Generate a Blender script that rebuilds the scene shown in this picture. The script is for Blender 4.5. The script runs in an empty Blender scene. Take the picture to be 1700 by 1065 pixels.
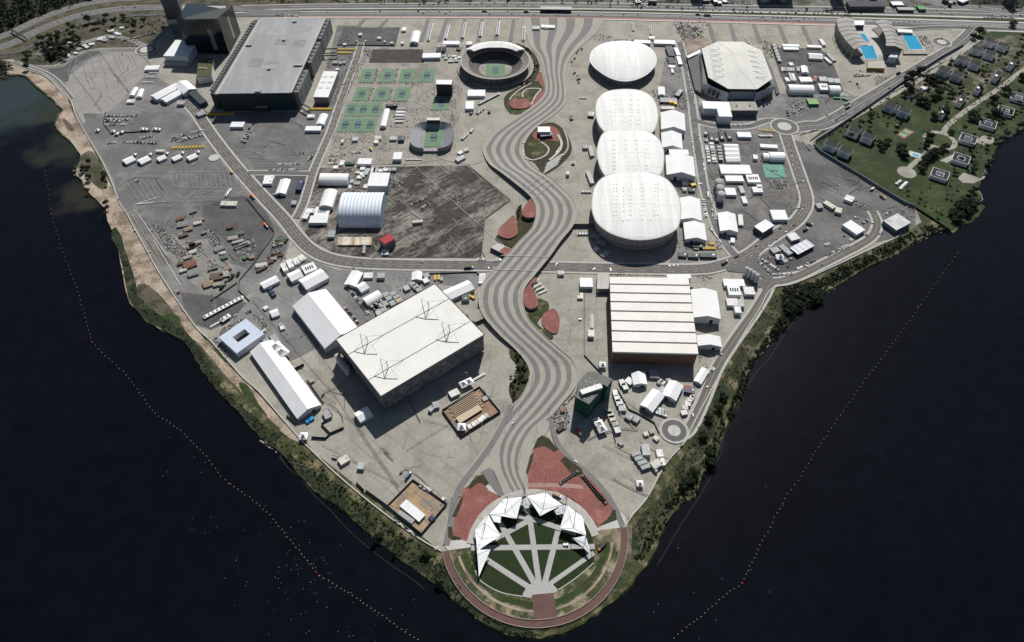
import bpy, math, random
from mathutils import Vector, Matrix
R=random.Random(7)
SC=bpy.context.scene
COL=SC.collection
# ------------------------------------------------------------------ camera, sky, sun, exposure
F=1133.0; TH=math.atan(1362/1133); HC=700.0; CX=850.0; CY=532.5      # focal length (px), tilt below horizon, altitude
cam=bpy.data.cameras.new('camera'); cam.sensor_width=36; cam.lens=36*F/1700; cam.clip_start=1; cam.clip_end=60000
co=bpy.data.objects.new('camera',cam); COL.objects.link(co); co.location=(0,0,HC); co.rotation_euler=(math.pi/2-TH,0,0); SC.camera=co
SUN_EL=math.radians(43); SH_AZ=math.radians(-169.5)                   # elevation; compass direction the shadows fall
w=bpy.data.worlds.new("World"); SC.world=w; w.use_nodes=True; nt=w.node_tree
sky=nt.nodes.new('ShaderNodeTexSky'); sky.sky_type='NISHITA'; sky.sun_disc=False
sky.sun_elevation=SUN_EL; sky.sun_rotation=SH_AZ+math.pi; sky.altitude=10
bg=nt.nodes['Background']; bg.inputs[1].default_value=0.05; nt.links.new(sky.outputs[0],bg.inputs[0])
sd=bpy.data.lights.new('sun','SUN'); sd.energy=5.0; sd.angle=math.radians(.5); sd.color=(1,.975,.935)
so=bpy.data.objects.new('sun',sd); COL.objects.link(so)
ld=Vector((math.cos(SUN_EL)*math.sin(SH_AZ),math.cos(SUN_EL)*math.cos(SH_AZ),-math.sin(SUN_EL)))
so.rotation_euler=ld.to_track_quat('-Z','Y').to_euler(); so.location=(0,0,1500)
SC.view_settings.view_transform='Standard'; SC.view_settings.look='None'; SC.view_settings.exposure=0.05; SC.view_settings.gamma=1

# ------------------------------------------------------------------ survey: photo pixel + height above ground -> metres
CT,ST=math.cos(TH),math.sin(TH)
def G(px,py,h=0.0):
    u=(px-CX)/F; v=(CY-py)/F
    dy=CT+v*ST; dz=-ST+v*CT; t=(h-HC)/dz
    return Vector((u*t,dy*t,h))
def PX(p):
    q=(p[0],p[1],p[2]-HC); d=q[1]*CT-q[2]*ST
    return (CX+F*q[0]/d, CY-F*(q[1]*ST+q[2]*CT)/d)
def tl(x0,y0,s=5.0): return lambda X,Y:(x0+X/s,y0+Y/s)

# ------------------------------------------------------------------ materials
MATS={}
def mat(name,col,rough=.8,var=.18,scale=.08,stripe=None,scale2=None,col2=None,mix=.5,coord='pos',metal=0,stretch=None,rand=None,bump=0,spec=.3,fine=.12):
    if name in MATS: return MATS[name]
    m=bpy.data.materials.new(name); m.use_nodes=True; n=m.node_tree.nodes; l=m.node_tree.links
    b=n['Principled BSDF']; b.inputs['Roughness'].default_value=rough; b.inputs['Metallic'].default_value=metal
    b.inputs['Specular IOR Level'].default_value=spec
    if coord=='pos': g=n.new('ShaderNodeNewGeometry').outputs['Position']
    else: g=n.new('ShaderNodeTexCoord').outputs['Object']
    src=g
    if stretch:
        mp=n.new('ShaderNodeMapping'); mp.inputs['Rotation'].default_value=(0,0,math.radians(stretch[0])); m2=n.new('ShaderNodeMapping'); m2.inputs['Scale'].default_value=(stretch[1],stretch[2],1)
        l.new(g,mp.inputs[0]); l.new(mp.outputs[0],m2.inputs[0]); src=m2.outputs[0]
    def noise(sc,det=5,s=src,r=.6):
        t=n.new('ShaderNodeTexNoise'); t.inputs['Scale'].default_value=sc; t.inputs['Detail'].default_value=det; t.inputs['Roughness'].default_value=r
        l.new(s,t.inputs['Vector']); return t.outputs['Fac']
    def mr(v,a,bb,c,d):
        t=n.new('ShaderNodeMapRange'); t.inputs[1].default_value=a; t.inputs[2].default_value=bb; t.inputs[3].default_value=c; t.inputs[4].default_value=d
        l.new(v,t.inputs[0]); return t.outputs[0]
    def mth(op,a,b2):
        t=n.new('ShaderNodeMath'); t.operation=op
        for i,x in enumerate((a,b2)):
            if isinstance(x,(int,float)): t.inputs[i].default_value=x
            else: l.new(x,t.inputs[i])
        return t.outputs[0]
    f=mr(noise(scale),.3,.7,1-var,1+var)
    f2=mr(noise(scale*11,4),.3,.7,1-fine,1+fine)
    f=mth('MULTIPLY',f,f2)
    if stripe:                       # (axis, period, width share, factor)  panel seams / ribs
        for ax,per,wd,fac in stripe:
            sx=n.new('ShaderNodeSeparateXYZ'); tc=n.new('ShaderNodeTexCoord'); l.new(tc.outputs['Object'],sx.inputs[0])
            q=mth('FRACT',mth('DIVIDE',mth('ADD',sx.outputs[ax],5000.0),per),0)
            q=mth('LESS_THAN',q,wd); q=mr(q,0,1,1,fac); f=mth('MULTIPLY',f,q)
    base=n.new('ShaderNodeRGB'); base.outputs[0].default_value=(*col,1); cs=base.outputs[0]
    if rand:
        oi=n.new('ShaderNodeObjectInfo'); cr=n.new('ShaderNodeValToRGB'); cr.color_ramp.interpolation='CONSTANT'
        e=cr.color_ramp.elements
        for i,(p,c) in enumerate(rand):
            el=e[i] if i<2 else e.new(p)
            el.position=p; el.color=(*c,1)
        l.new(oi.outputs['Random'],cr.inputs[0]); cs=cr.outputs[0]
    if col2:
        mx=n.new('ShaderNodeMix'); mx.data_type='RGBA'; l.new(cs,mx.inputs[6]); mx.inputs[7].default_value=(*col2,1)
        l.new(mr(noise(scale2 or scale,6,r=.65),mix-.07,mix+.07,0,1),mx.inputs[0]); cs=mx.outputs[2]
    vm=n.new('ShaderNodeVectorMath'); vm.operation='SCALE'; l.new(cs,vm.inputs[0]); l.new(f,vm.inputs['Scale'])
    l.new(vm.outputs[0],b.inputs['Base Color'])
    if bump:
        bp=n.new('ShaderNodeBump'); bp.inputs['Distance'].default_value=bump; bp.inputs['Strength'].default_value=.6
        l.new(noise(scale*5,6),bp.inputs['Height']); l.new(bp.outputs[0],b.inputs['Normal'])
    MATS[name]=m; return m
concrete=mat('concrete',(.31,.293,.247),.9,.13,.02,col2=(.25,.236,.203),scale2=.035,mix=.55,fine=.13)
concrete_l=mat('pale_concrete',(.46,.45,.42),.9,.08,.03)
prom_l=mat('promenade_sand_paving',(.315,.298,.255),.85,.07,.05,fine=.08)
prom_d=mat('promenade_grey_paving',(.165,.16,.155),.85,.08,.05,fine=.08)
asphalt=mat('asphalt',(.125,.124,.121),.9,.2,.02,col2=(.18,.177,.168),scale2=.03,mix=.56,stretch=(20,1,1))
asphalt_d=mat('dark_asphalt',(.075,.074,.075),.9,.16,.03,col2=(.10,.098,.095),scale2=.04,mix=.5)
roadm=mat('road_asphalt',(.115,.112,.108),.85,.12,.03,fine=.08)
gravel=mat('streaked_gravel',(.052,.046,.042),.95,.35,.016,col2=(.19,.172,.15),scale2=.022,mix=.52,stretch=(-38,.6,1.5),fine=.5)
lotgrey=mat('worn_lot',(.21,.205,.195),.9,.14,.015,col2=(.155,.15,.145),scale2=.02,mix=.52,stretch=(35,.6,1.3))
dirt=mat('dirt',(.30,.25,.195),.95,.2,.03,col2=(.20,.165,.125),scale2=.04,mix=.55,fine=.2)
soil=mat('dark_soil',(.062,.05,.042),.95,.3,.06,fine=.25)
sand=mat('sand',(.36,.29,.225),.95,.2,.03,col2=(.17,.13,.09),scale2=.028,mix=.53,fine=.35)
terr=mat('terrace_scrub',(.05,.058,.024),.95,.35,.06,col2=(.26,.215,.15),scale2=.05,mix=.53,fine=.45)
redpave=mat('red_paving',(.225,.088,.073),.9,.14,.03,col2=(.27,.125,.105),scale2=.06,mix=.6,fine=.14)
grass=mat('grass',(.026,.042,.012),.95,.3,.02,col2=(.046,.060,.022),scale2=.03,mix=.56,fine=.35)
lawn=mat('lawn',(.016,.029,.008),.95,.12,.05,fine=.12)
scrub=mat('scrub',(.040,.050,.018),.95,.3,.05,col2=(.17,.145,.085),scale2=.06,mix=.56,fine=.4)
marsh=mat('marsh_grass',(.020,.028,.012),.95,.35,.05,col2=(.05,.048,.025),scale2=.05,mix=.57,fine=.5)
rough=mat('rough_bank_scrub',(.026,.034,.014),.95,.4,.05,col2=(.12,.10,.062),scale2=.045,mix=.56,fine=.55)
mulch=mat('planting_bed',(.05,.038,.022),.95,.35,.2,col2=(.03,.04,.014),scale2=.25,mix=.5,fine=.35)
white_line=mat('white_paint',(.62,.62,.6),.8,.2,.1,fine=.3)
faint_line=mat('worn_white_paint',(.30,.295,.285),.8,.2,.1,fine=.3)
yellow_line=mat('yellow_paint',(.42,.28,.09),.8,.2,.1,fine=.3)
joint=mat('pavement_joint',(.11,.105,.10),.9,.1)
kerbm=mat('kerb',(.40,.385,.35),.9,.1)
white=mat('white_membrane',(.76,.76,.755),.55,.06,.05,fine=.04,stripe=[(0,5.0,.09,.80)])
whiteb=mat('white_panel',(.71,.715,.715),.6,.07,.08,fine=.05,stripe=[(0,5,.09,.8),(1,6.5,.05,.88)])
wall_w=mat('white_wall',(.62,.63,.64),.7,.06,.1,fine=.05,stripe=[(0,5.0,.05,.7)])
greybox=mat('grey_panel',(.33,.34,.34),.7,.08,.1,coord='obj',stripe=[(0,1.2,.14,.8)])
cabin=mat('cabin_panel',(.6,.6,.58),.7,.1,.1,rand=[(0,(.66,.65,.62)),(.3,(.42,.43,.42)),(.5,(.55,.52,.45)),(.62,(.30,.31,.31)),(.8,(.72,.72,.7))],stripe=[(0,2.4,.07,.78)])
darkbox=mat('dark_container',(.06,.068,.072),.7,.15,.2,stripe=[(0,1.2,.2,.7)])
bluebox=mat('navy_container',(.03,.045,.10),.7,.15,.2,stripe=[(0,1.2,.2,.7)])
rustbox=mat('rusty_container',(.5,.42,.33),.8,.2,.2,rand=[(0,(.6,.55,.45)),(.3,(.42,.26,.15)),(.45,(.62,.59,.52)),(.8,(.50,.38,.27))],stripe=[(0,1.2,.2,.8)])
shackm=mat('shack_roof',(.3,.28,.25),.85,.25,.3,rand=[(0,(.33,.30,.26)),(.25,(.17,.10,.075)),(.4,(.4,.4,.39)),(.58,(.26,.17,.12)),(.7,(.10,.19,.13)),(.78,(.24,.24,.24)),(.92,(.5,.49,.46))],stripe=[(0,1.1,.3,.7)])
yellowm=mat('yellow_paint_metal',(.62,.40,.035),.6,.1,.3)
orangem=mat('orange_paint_metal',(.60,.17,.03),.6,.1,.3)
greenm=mat('green_paint_metal',(.05,.25,.07),.6,.1,.3)
redroof=mat('crimson_roof',(.33,.02,.035),.7,.1,.1)
glass=mat('dark_glass',(.012,.016,.022),.12,.2,.1,spec=.5)
metal=mat('galvanised_metal',(.30,.31,.31),.5,.06,.3,metal=.3)
dkmetal=mat('dark_metal',(.035,.037,.04),.6,.1,.3)
tyre=mat('tyre',(.015,.015,.015),.9,.1)
carpaint=mat('car_paint',(.5,.5,.5),.3,.02,.1,rand=[(0,(.75,.75,.75)),(.42,(.32,.33,.34)),(.6,(.02,.02,.022)),(.8,(.13,.135,.14)),(.9,(.62,.62,.60)),(.95,(.22,.02,.02))],spec=.5,fine=.01)
bluestrip=mat('bluish_panel',(.5,.56,.66),.6,.05,.1,stripe=[(0,3,.1,.8)])
leaf=[mat('foliage_%s'%a,c,.9,.35,.25,fine=.3) for a,c in (('dark',(.012,.021,.008)),('mid',(.028,.042,.013)),('olive',(.055,.064,.026)))]
bark=mat('bark',(.09,.07,.05),.95,.2,1)
clay=mat('court_green',(.12,.21,.12),.8,.05,.1,fine=.04)
courtin=mat('court_blue_green',(.075,.12,.125),.8,.05,.1,fine=.04)
teal=mat('court_teal',(.12,.30,.25),.8,.08,.1)

# ------------------------------------------------------------------ mesh builder
class MB:
    def __init__(s): s.v=[]; s.f=[]; s.m=[]; s.mats=[]
    def mi(s,m):
        if m not in s.mats: s.mats.append(m)
        return s.mats.index(m)
    def add(s,vs,fs,m):
        k=len(s.v); s.v+=[tuple(p) for p in vs]; i=s.mi(m)
        for f in fs: s.f.append([k+j for j in f]); s.m.append(i)
    def box(s,cx,cy,z0,z1,lx,ly,m,ang=0,top=None,sx=1,sy=1):
        c,n=math.cos(ang),math.sin(ang); vs=[]
        for z,kx,ky in ((z0,1,1),(z1,sx,sy)):
            for a,b in ((-1,-1),(1,-1),(1,1),(-1,1)):
                x,y=a*lx/2*kx,b*ly/2*ky; vs.append((cx+x*c-y*n,cy+x*n+y*c,z))
        s.add(vs,[(0,1,5,4),(1,2,6,5),(2,3,7,6),(3,0,4,7),(3,2,1,0)],m); s.add(vs[4:],[(0,1,2,3)],top or m)
    def prism(s,pts,z0,z1,m,top=None,cap=True):
        n=len(pts); z0f=(lambda i:z0) if not callable(z0) else z0; z1f=(lambda i:z1) if not callable(z1) else z1
        a=[(p[0],p[1],z0f(i)) for i,p in enumerate(pts)]+[(p[0],p[1],z1f(i)) for i,p in enumerate(pts)]
        s.add(a,[(i,(i+1)%n,n+(i+1)%n,n+i) for i in range(n)],m)
        if cap: s.add(a[n:],[tuple(range(n))],top or m)
    def tube(s,p,q,r,m,n=5,r2=None):
        p=Vector(p);q=Vector(q); d=(q-p)
        if d.length<1e-6: return
        d.normalize(); a=d.orthogonal().normalized(); b=d.cross(a); r2=r if r2 is None else r2
        vs=[p+(a*math.cos(6.2832*i/n)+b*math.sin(6.2832*i/n))*r for i in range(n)]+[q+(a*math.cos(6.2832*i/n)+b*math.sin(6.2832*i/n))*r2 for i in range(n)]
        s.add(vs,[(i,(i+1)%n,n+(i+1)%n,n+i) for i in range(n)]+[tuple(range(n,2*n)),tuple(range(n-1,-1,-1))],m)
    def lathe(s,prof,m,n=20,cx=0,cy=0):
        vs=[(cx+r*math.cos(6.2832*i/n),cy+r*math.sin(6.2832*i/n),z) for r,z in prof for i in range(n)]
        fs=[(k*n+i,k*n+(i+1)%n,(k+1)*n+(i+1)%n,(k+1)*n+i) for k in range(len(prof)-1) for i in range(n)]
        s.add(vs,fs,m)
    def build(s,name,parent=None,smooth=False):
        me=bpy.data.meshes.new(name); me.from_pydata(s.v,[],s.f); me.validate(); me.update()
        for m in s.mats: me.materials.append(m)
        if len(s.mats)>1 and len(me.polygons)==len(s.m):
            me.polygons.foreach_set('material_index',s.m)
        if smooth: me.polygons.foreach_set('use_smooth',[True]*len(me.polygons))
        o=bpy.data.objects.new(name,me); COL.objects.link(o)
        if parent: o.parent=parent
        return o
def empty(name,loc,ang=0,scale=1):
    o=bpy.data.objects.new(name,None); COL.objects.link(o); o.location=loc; o.rotation_euler=(0,0,ang); o.empty_display_size=1
    if scale!=1: o.scale=(scale,)*3 if not isinstance(scale,tuple) else scale
    return o
def copy_tree(o,parent=None):
    c=o.copy(); COL.objects.link(c); c.parent=parent
    for ch in list(o.children): copy_tree(ch,c)
    return c
# ------------------------------------------------------------------ labels
LM=[(822,105,'the round tennis stadium'),(718,228,'the small open tennis stand'),(640,165,'the green tennis courts'),(450,100,'the huge grey-roofed hall'),
(360,60,'the black glass tower'),(1034,105,'the egg-shaped white velodrome'),(1041,185,'the northernmost of three joined arenas'),(1048,250,'the middle of three joined arenas'),
(1070,350,'the largest round-roofed arena'),(1225,110,'the octagonal arena'),(1450,70,'the curved-roof pool complex'),(605,345,'the ribbed white hangar'),
(680,580,'the arena with masts on its roof'),(1085,525,'the arena with eight roof strips'),(985,650,'the unfinished green building'),(888,900,'the star-shaped white canopy'),
(1119,713,'the small roundabout'),(1285,283,'the teal sports court'),(1250,455,'the four slender silos'),(903,225,'the hilltop pavilion'),(530,540,'the great white gabled tent'),
(465,640,'the longest white tent'),(400,560,'the square courtyard building'),(330,400,'the western scrap yard'),(285,180,'the western car park'),(450,240,'the striped car park'),
(640,400,'the red-roofed cube'),(1495,370,'the patchy-roofed depot'),(1330,410,'the curved dark car park'),(1340,100,'the dark eastern yard'),(1340,175,'the oval coach yard'),
(690,840,'the fenced sand yard'),(782,690,'the fenced timber yard'),(1080,770,'the southeastern plaza'),(570,770,'the southwestern plaza'),(270,75,'the northern roundabout'),
(1580,100,'the condominium avenue'),(1500,220,'the red tennis court'),(500,450,'the bend of the main road'),(740,60,'the northern gate plaza'),(1100,50,'the northeastern plaza'),
(1190,320,'the three round tanks'),(620,255,'the sandy yard below the courts'),(1400,330,'the eastern open lot'),(220,270,'the five western marquees'),(745,360,'the streaked gravel lot')]
REG=[]      # (object, base label, category, group, photo pixel)
def near(px,py): return min(LM,key=lambda l:(l[0]-px)**2+1.6*(l[1]-py)**2)[2]
def reg(o,label,cat,px,py,group=None,auto=True):
    if auto: label=label+' near '+near(px,py)
    o['category']=cat; REG.append((o,label,cat,group,px,py))
def tag(o,label,cat,group=None):
    o['label']=label; o['category']=cat
    if group: o['group']=group
    return o
ORD=['first','second','third','fourth','fifth','sixth','seventh','eighth']
def finish_labels():
    d={}
    for r in REG: d.setdefault(r[1],[]).append(r)
    for lab,rs in d.items():
        g=(rs[0][3] if len({r[3] for r in rs})==1 else None) or (rs[0][2]+'s near '+lab.split(' near ')[-1] if len(rs)>1 else None)
        xs=[r[4] for r in rs]; ys=[r[5] for r in rs]; hz=max(xs)-min(xs)>=max(ys)-min(ys)
        rs.sort(key=lambda r:r[4] if hz else r[5]); n=len(rs)
        for i,r in enumerate(rs):
            o=r[0]; L=lab
            if n==2: L+=(', the left one',', the right one')[i] if hz else (', the upper one',', the lower one')[i]
            elif 2<n<=8: L+=', %s from the %s'%(ORD[i],'left' if hz else 'top')
            if len(L.split())>16:
                for a_,b_ in ((', the ',', '),(' one',''),(' from the left',''),(' from the top',''),(' shipping',''),(' flat',''),(' round',''),(' main','')):
                    if len(L.split())>16: L=L[:len(lab)].replace(a_,b_) +L[len(lab):].replace(a_,b_)
            o['label']=' '.join(L.split()[:16])
            gg=(r[3] or g) if n<=8 else g
            if gg: o['group']=gg
# ------------------------------------------------------------------ the ground
ZL=[.02]
def nz(): ZL[0]+=.012; return ZL[0]
def structure(o): o['kind']='structure'; return o
def sheet(name,pts,m,z=None,world=False):
    z=nz() if z is None else z
    b=MB(); b.add([(p[0],p[1],z) if world else tuple(G(p[0],p[1],z)) for p in pts],[tuple(range(len(pts)))],m)
    return structure(b.build(name))
def crom(P,n=6,closed=False):
    out=[]; N=len(P); rng=range(N if closed else N-1)
    for i in rng:
        g=(lambda k:P[k%N]) if closed else (lambda k:P[max(0,min(N-1,k))])
        p0,p1,p2,p3=g(i-1),g(i),g(i+1),g(i+2)
        for j in range(n):
            t=j/n
            out.append(tuple(.5*((2*b)+(c-a)*t+(2*a-5*b+4*c-d)*t*t+(-a+3*b-3*c+d)*t**3) for a,b,c,d in zip(p0,p1,p2,p3)))
    if not closed: out.append(tuple(P[-1]))
    return out
def smooth(name,pts,m,n=4,z=None): return sheet(name,crom(pts,n,True),m,z)
def ribbon(b,pts,w,m,z,off=0,dash=None):
    """strip of width w metres along world points"""
    P=[Vector((p[0],p[1],0)) for p in pts]; N=len(P); nrm=[]
    for i in range(N):
        d=(P[min(N-1,i+1)]-P[max(0,i-1)]); d.z=0; d.normalize() if d.length else None; nrm.append(Vector((-d.y,d.x,0)))
    vs=[];fs=[]
    for i in range(N):
        for s_ in (-1,1):
            q=P[i]+nrm[i]*(off+s_*w/2); vs.append((q.x,q.y,z))
    for i in range(N-1):
        if dash and i%dash>=dash/2: continue
        fs.append((2*i,2*i+2,2*i+3,2*i+1))
    b.add(vs,fs,m)
def wl(pts,n=6,h=0): return [G(p[0],p[1],h) for p in (crom(pts,n) if n>1 else pts)]
# lagoon
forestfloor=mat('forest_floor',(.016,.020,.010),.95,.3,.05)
brush=mat('dry_brush',(.10,.085,.06),.95,.3,.03,col2=(.04,.045,.022),scale2=.035,mix=.5,fine=.35)
wm=mat('lagoon_water',(.0030,.0037,.0064),.22,.12,.004,bump=.5,spec=.10,fine=.25)
n_=wm.node_tree.nodes; l_=wm.node_tree.links; bs=n_['Principled BSDF']; cl=bs.inputs['Base Color'].links[0].from_socket
def patch(cs,px,py,r,colr):        # silty shallows: a coloured patch in the water, fixed in the world
    c=G(px,py); g=n_.new('ShaderNodeNewGeometry'); nz_=n_.new('ShaderNodeTexNoise'); nz_.inputs['Scale'].default_value=.018; l_.new(g.outputs['Position'],nz_.inputs['Vector'])
    sv=n_.new('ShaderNodeVectorMath'); sv.operation='MULTIPLY_ADD'; l_.new(nz_.outputs['Color'],sv.inputs[0]); sv.inputs[1].default_value=(120,160,0); l_.new(g.outputs['Position'],sv.inputs[2])
    ds=n_.new('ShaderNodeVectorMath'); ds.operation='DISTANCE'; l_.new(sv.outputs[0],ds.inputs[0]); ds.inputs[1].default_value=(c.x+60,c.y+80,-2)
    m=n_.new('ShaderNodeMapRange'); m.interpolation_type='SMOOTHSTEP'; m.inputs[1].default_value=r*.25; m.inputs[2].default_value=r; m.inputs[3].default_value=1; m.inputs[4].default_value=0; l_.new(ds.outputs['Value'],m.inputs[0])
    mx=n_.new('ShaderNodeMix'); mx.data_type='RGBA'; l_.new(m.outputs[0],mx.inputs[0]); l_.new(cs,mx.inputs[6]); mx.inputs[7].default_value=(*colr,1); return mx.outputs[2]
cl=patch(cl,15,160,170,(.030,.044,.044)); cl=patch(cl,110,240,70,(.022,.026,.018)); cl=patch(cl,135,320,60,(.025,.024,.018))
cl=patch(cl,95,185,60,(.03,.035,.025)); 
l_.new(cl,bs.inputs['Base Color'])
b=MB(); b.add([(-4000,-800,-2),(4000,-800,-2),(4000,9000,-2),(-4000,9000,-2)],[(0,1,2,3)],wm); o=structure(b.build('lagoon_water'))
shoreL=[(-60,128),(0,127),(8,131),(15,125),(24,124),(40,125),(48,131),(58,143),(68,150),(78,158),(88,167),(96,176),(104,180),(98,188),(92,200),(91,209),(97,218),(108,227),(120,238),(128,251),(136,259),(130,272),(122,281),(122,290),(130,293),(136,299),(140,311),(150,323),(162,332),(173,339),(178,350),(178,361),(184,373),(187,382),(186,393),(192,404),(197,416),(200,430),(204,445),(208,470),(213,495),(222,510),(235,522),(244,533),(258,541),(272,549),(289,556),(305,566),(317,580),(326,596),(334,612),(345,628),(358,643),(374,660),(390,677),(408,697),(425,717),(438,730),(452,741),(466,751),(481,766),(497,786),(512,803),(528,818),(548,830),(562,840),(582,857),(602,874),(620,892),(642,909),(663,926),(692,946),(716,962),(738,980),(756,997),(776,1013),(798,1032),(830,1048),(866,1057),(898,1058),(930,1050),(968,1034),(1000,1011),(1030,986),(1058,955),(1078,930),(1092,900),(1103,873),(1118,851),(1132,834),(1150,826),(1158,817),(1159,800),(1166,787),(1174,774),(1190,756),(1196,736),(1202,714),(1214,690),(1226,664),(1236,640),(1243,612),(1253,595),(1268,576),(1284,563),(1296,551),(1304,538),(1312,527),(1328,513),(1346,505),(1364,489),(1382,478),(1400,468),(1420,454),(1436,445),(1452,437),(1474,428),(1490,420),(1504,409),(1520,400),(1536,393),(1555,385),(1568,381),(1582,385),(1596,374),(1614,366),(1628,354),(1634,342),(1622,335),(1630,328),(1624,314),(1627,302),(1632,288),(1634,280),(1642,265),(1650,253),(1662,236),(1680,225),(1700,213),(1760,185),(1900,130)]
S=[G(*p) for p in crom(shoreL,3)]
# organic jitter along the shore
SJ=[]
for i,p in enumerate(S):
    SJ.append((p.x+R.uniform(-1.2,1.2),p.y+R.uniform(-1.2,1.2)))
land=SJ+[(4500,1900),(4500,6500),(-4500,6500),(-4500,SJ[0][1])]
b=MB(); b.add([(x,y,0) for x,y in land],[tuple(range(len(land)))],scrub)
n=len(SJ); vs=[(x,y,0) for x,y in SJ]+[(x+R.uniform(-.8,.8),y-2.5,-2.4) for x,y in SJ]
b.add(vs,[(i,n+i,n+i+1,i+1) for i in range(n-1)],scrub)
structure(b.build('ground'))
# ---- broad surfaces
sheet('plaza',[(34,106),(48,113),(62,118),(76,124),(91,137),(104,151),(114,162),(120,172),(126,191),(135,208),(143,222),(152,237),(160,251),(172,272),(187,305),(198,335),(211,355),(224,380),(242,412),(256,438),(271,463),(291,494),(307,517),(322,538),(334,552),(350,566),(380,600),(405,628),(430,650),(465,690),(500,730),(520,750),(560,788),(620,838),(690,890),(733,915),(760,960),(880,1000),(1000,940),(1037,885),(1050,855),(1075,825),(1105,770),(1136,735),(1150,706),(1178,652),(1205,603),(1238,548),(1262,510),(1276,484),(1290,476),(1320,470),(1380,444),(1440,416),(1486,395),(1500,386),(1530,368),(1519,345),(1352,244),(1352,236),(1598,76),(1700,55),(1900,55),(1900,24),(1500,12),(1190,9),(850,4),(600,4),(300,0),(200,0),(60,38),(-60,80),(-60,96),(0,98)],concrete)
farm=mat('distant_city_ground',(.16,.155,.145),.95,.35,.01,col2=(.05,.055,.03),scale2=.012,mix=.5,fine=.4)
sheet('distant_ground',[(-400,20),(-200,-60),(0,-120),(600,-220),(1200,-220),(2000,-120),(2300,20),(1700,30),(1500,14),(1190,9),(850,4),(600,6),(430,6),(300,0),(200,0),(60,38),(-60,90),(-400,160)],farm)
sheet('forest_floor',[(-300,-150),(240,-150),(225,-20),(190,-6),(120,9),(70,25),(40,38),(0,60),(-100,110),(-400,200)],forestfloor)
sheet('settlement_ground',[(20,96),(60,76),(110,54),(160,38),(200,32),(283,28),(284,42),(262,62),(240,78),(168,79),(138,83),(118,92),(100,104),(88,108),(60,108),(40,104),(30,106)],brush)
sheet('road_verge',[(-80,128),(-80,60),(0,56),(60,30),(120,8),(190,-8),(350,-12),(560,-6),(560,10),(470,24),(350,30),(283,28),(200,32),(110,54),(60,76),(20,98),(-60,100)],brush)
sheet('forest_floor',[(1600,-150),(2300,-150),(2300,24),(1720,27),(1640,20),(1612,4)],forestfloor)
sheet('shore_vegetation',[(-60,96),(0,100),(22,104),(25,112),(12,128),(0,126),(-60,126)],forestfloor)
sheet('beach_sand',[(8,103),(24,104),(50,118),(72,126),(95,145),(106,160),(114,168),(122,190),(136,212),(148,234),(160,258),(175,290),(192,322),(205,348),(222,382),(246,424),(272,470),(296,505),(318,534),(345,570),(372,600),(400,625),(430,655),(470,700),(500,725),(520,745),(500,760),(470,738),(430,705),(395,668),(360,632),(335,598),(312,570),(296,558),(262,544),(236,522),(216,504),(208,480),(203,452),(199,432),(196,408),(186,394),(186,382),(178,365),(176,348),(160,331),(148,320),(141,311),(136,298),(128,292),(124,284),(134,270),(134,257),(125,244),(116,232),(104,222),(94,212),(93,202),(100,190),(105,182),(98,174),(84,160),(70,149),(58,139),(46,126),(30,122),(12,122)],sand)
for q in ([(132,262),(150,250),(165,268),(178,300),(170,315),(150,300),(138,285)],[(226,478),(240,470),(268,492),(290,520),(306,545),(292,552),(262,536),(240,518),(228,500)],[(318,566),(330,570),(372,620),(410,660),(432,684),(424,688),(380,648),(340,606)],[(440,696),(462,712),(500,745),(492,752),(460,728)],[(104,196),(116,204),(122,216),(112,214)]):
    smooth('dry_scrub_patch',q,brush,3)
for q in ([(272,520),(292,522),(300,532),(294,545),(280,546),(270,536)],[(396,636),(412,640),(428,668),(444,690),(430,684),(410,664)]): smooth('shore_grass',q,grass,3)
sheet('shore_grass',[(185,395),(186,380),(192,376),(202,392),(206,410),(214,432),(222,455),(226,470),(228,490),(242,503),(262,520),(280,532),(305,545),(330,575),(350,600),(362,622),(385,645),(410,668),(440,695),(470,720),(505,742),(540,775),(580,810),(630,855),(690,895),(745,930),(770,990),(820,1030),(880,1046),(900,1056),(866,1056),(830,1047),(798,1031),(776,1012),(756,996),(738,979),(716,961),(692,945),(663,925),(642,908),(620,891),(602,873),(562,839),(528,817),(497,785),(466,750),(438,729),(408,696),(374,659),(345,627),(326,595),(305,565),(272,548),(244,532),(222,509),(213,494),(208,469),(204,444),(200,429),(197,415)],marsh)
sheet('shore_scrub',[(455,735),(470,722),(505,738),(540,765),(600,812),(660,858),(700,888),(742,925),(738,945),(700,925),(650,890),(600,850),(540,800),(490,760)],scrub)
sheet('shore_scrub',[(350,612),(362,616),(395,648),(430,680),(466,712),(462,720),(430,700),(395,668),(365,640)],scrub)
sheet('shore_scrub',[(1045,940),(1042,860),(1060,850),(1100,810),(1135,745),(1162,698),(1190,640),(1230,570),(1262,512),(1282,490),(1300,478),(1340,465),(1400,445),(1460,415),(1494,400),(1530,372),(1545,368),(1578,383),(1568,380),(1536,392),(1504,408),(1474,427),(1436,444),(1400,467),(1364,488),(1328,512),(1312,526),(1296,550),(1268,575),(1243,611),(1226,663),(1202,713),(1190,755),(1166,786),(1158,816),(1132,833),(1103,872),(1078,929),(1030,985),(968,1033),(930,1049),(900,1057),(950,1030),(1000,995)],scrub)
sheet('shore_grass',[(1262,512),(1282,490),(1300,478),(1340,465),(1400,445),(1460,416),(1494,403),(1510,402),(1470,425),(1420,450),(1370,474),(1330,500),(1300,525),(1275,545),(1245,590),(1225,630),(1200,680),(1180,730),(1150,790),(1120,830),(1092,868),(1070,905),(1048,930),(1050,865),(1100,822),(1140,745),(1190,648),(1230,578)],rough)
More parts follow.
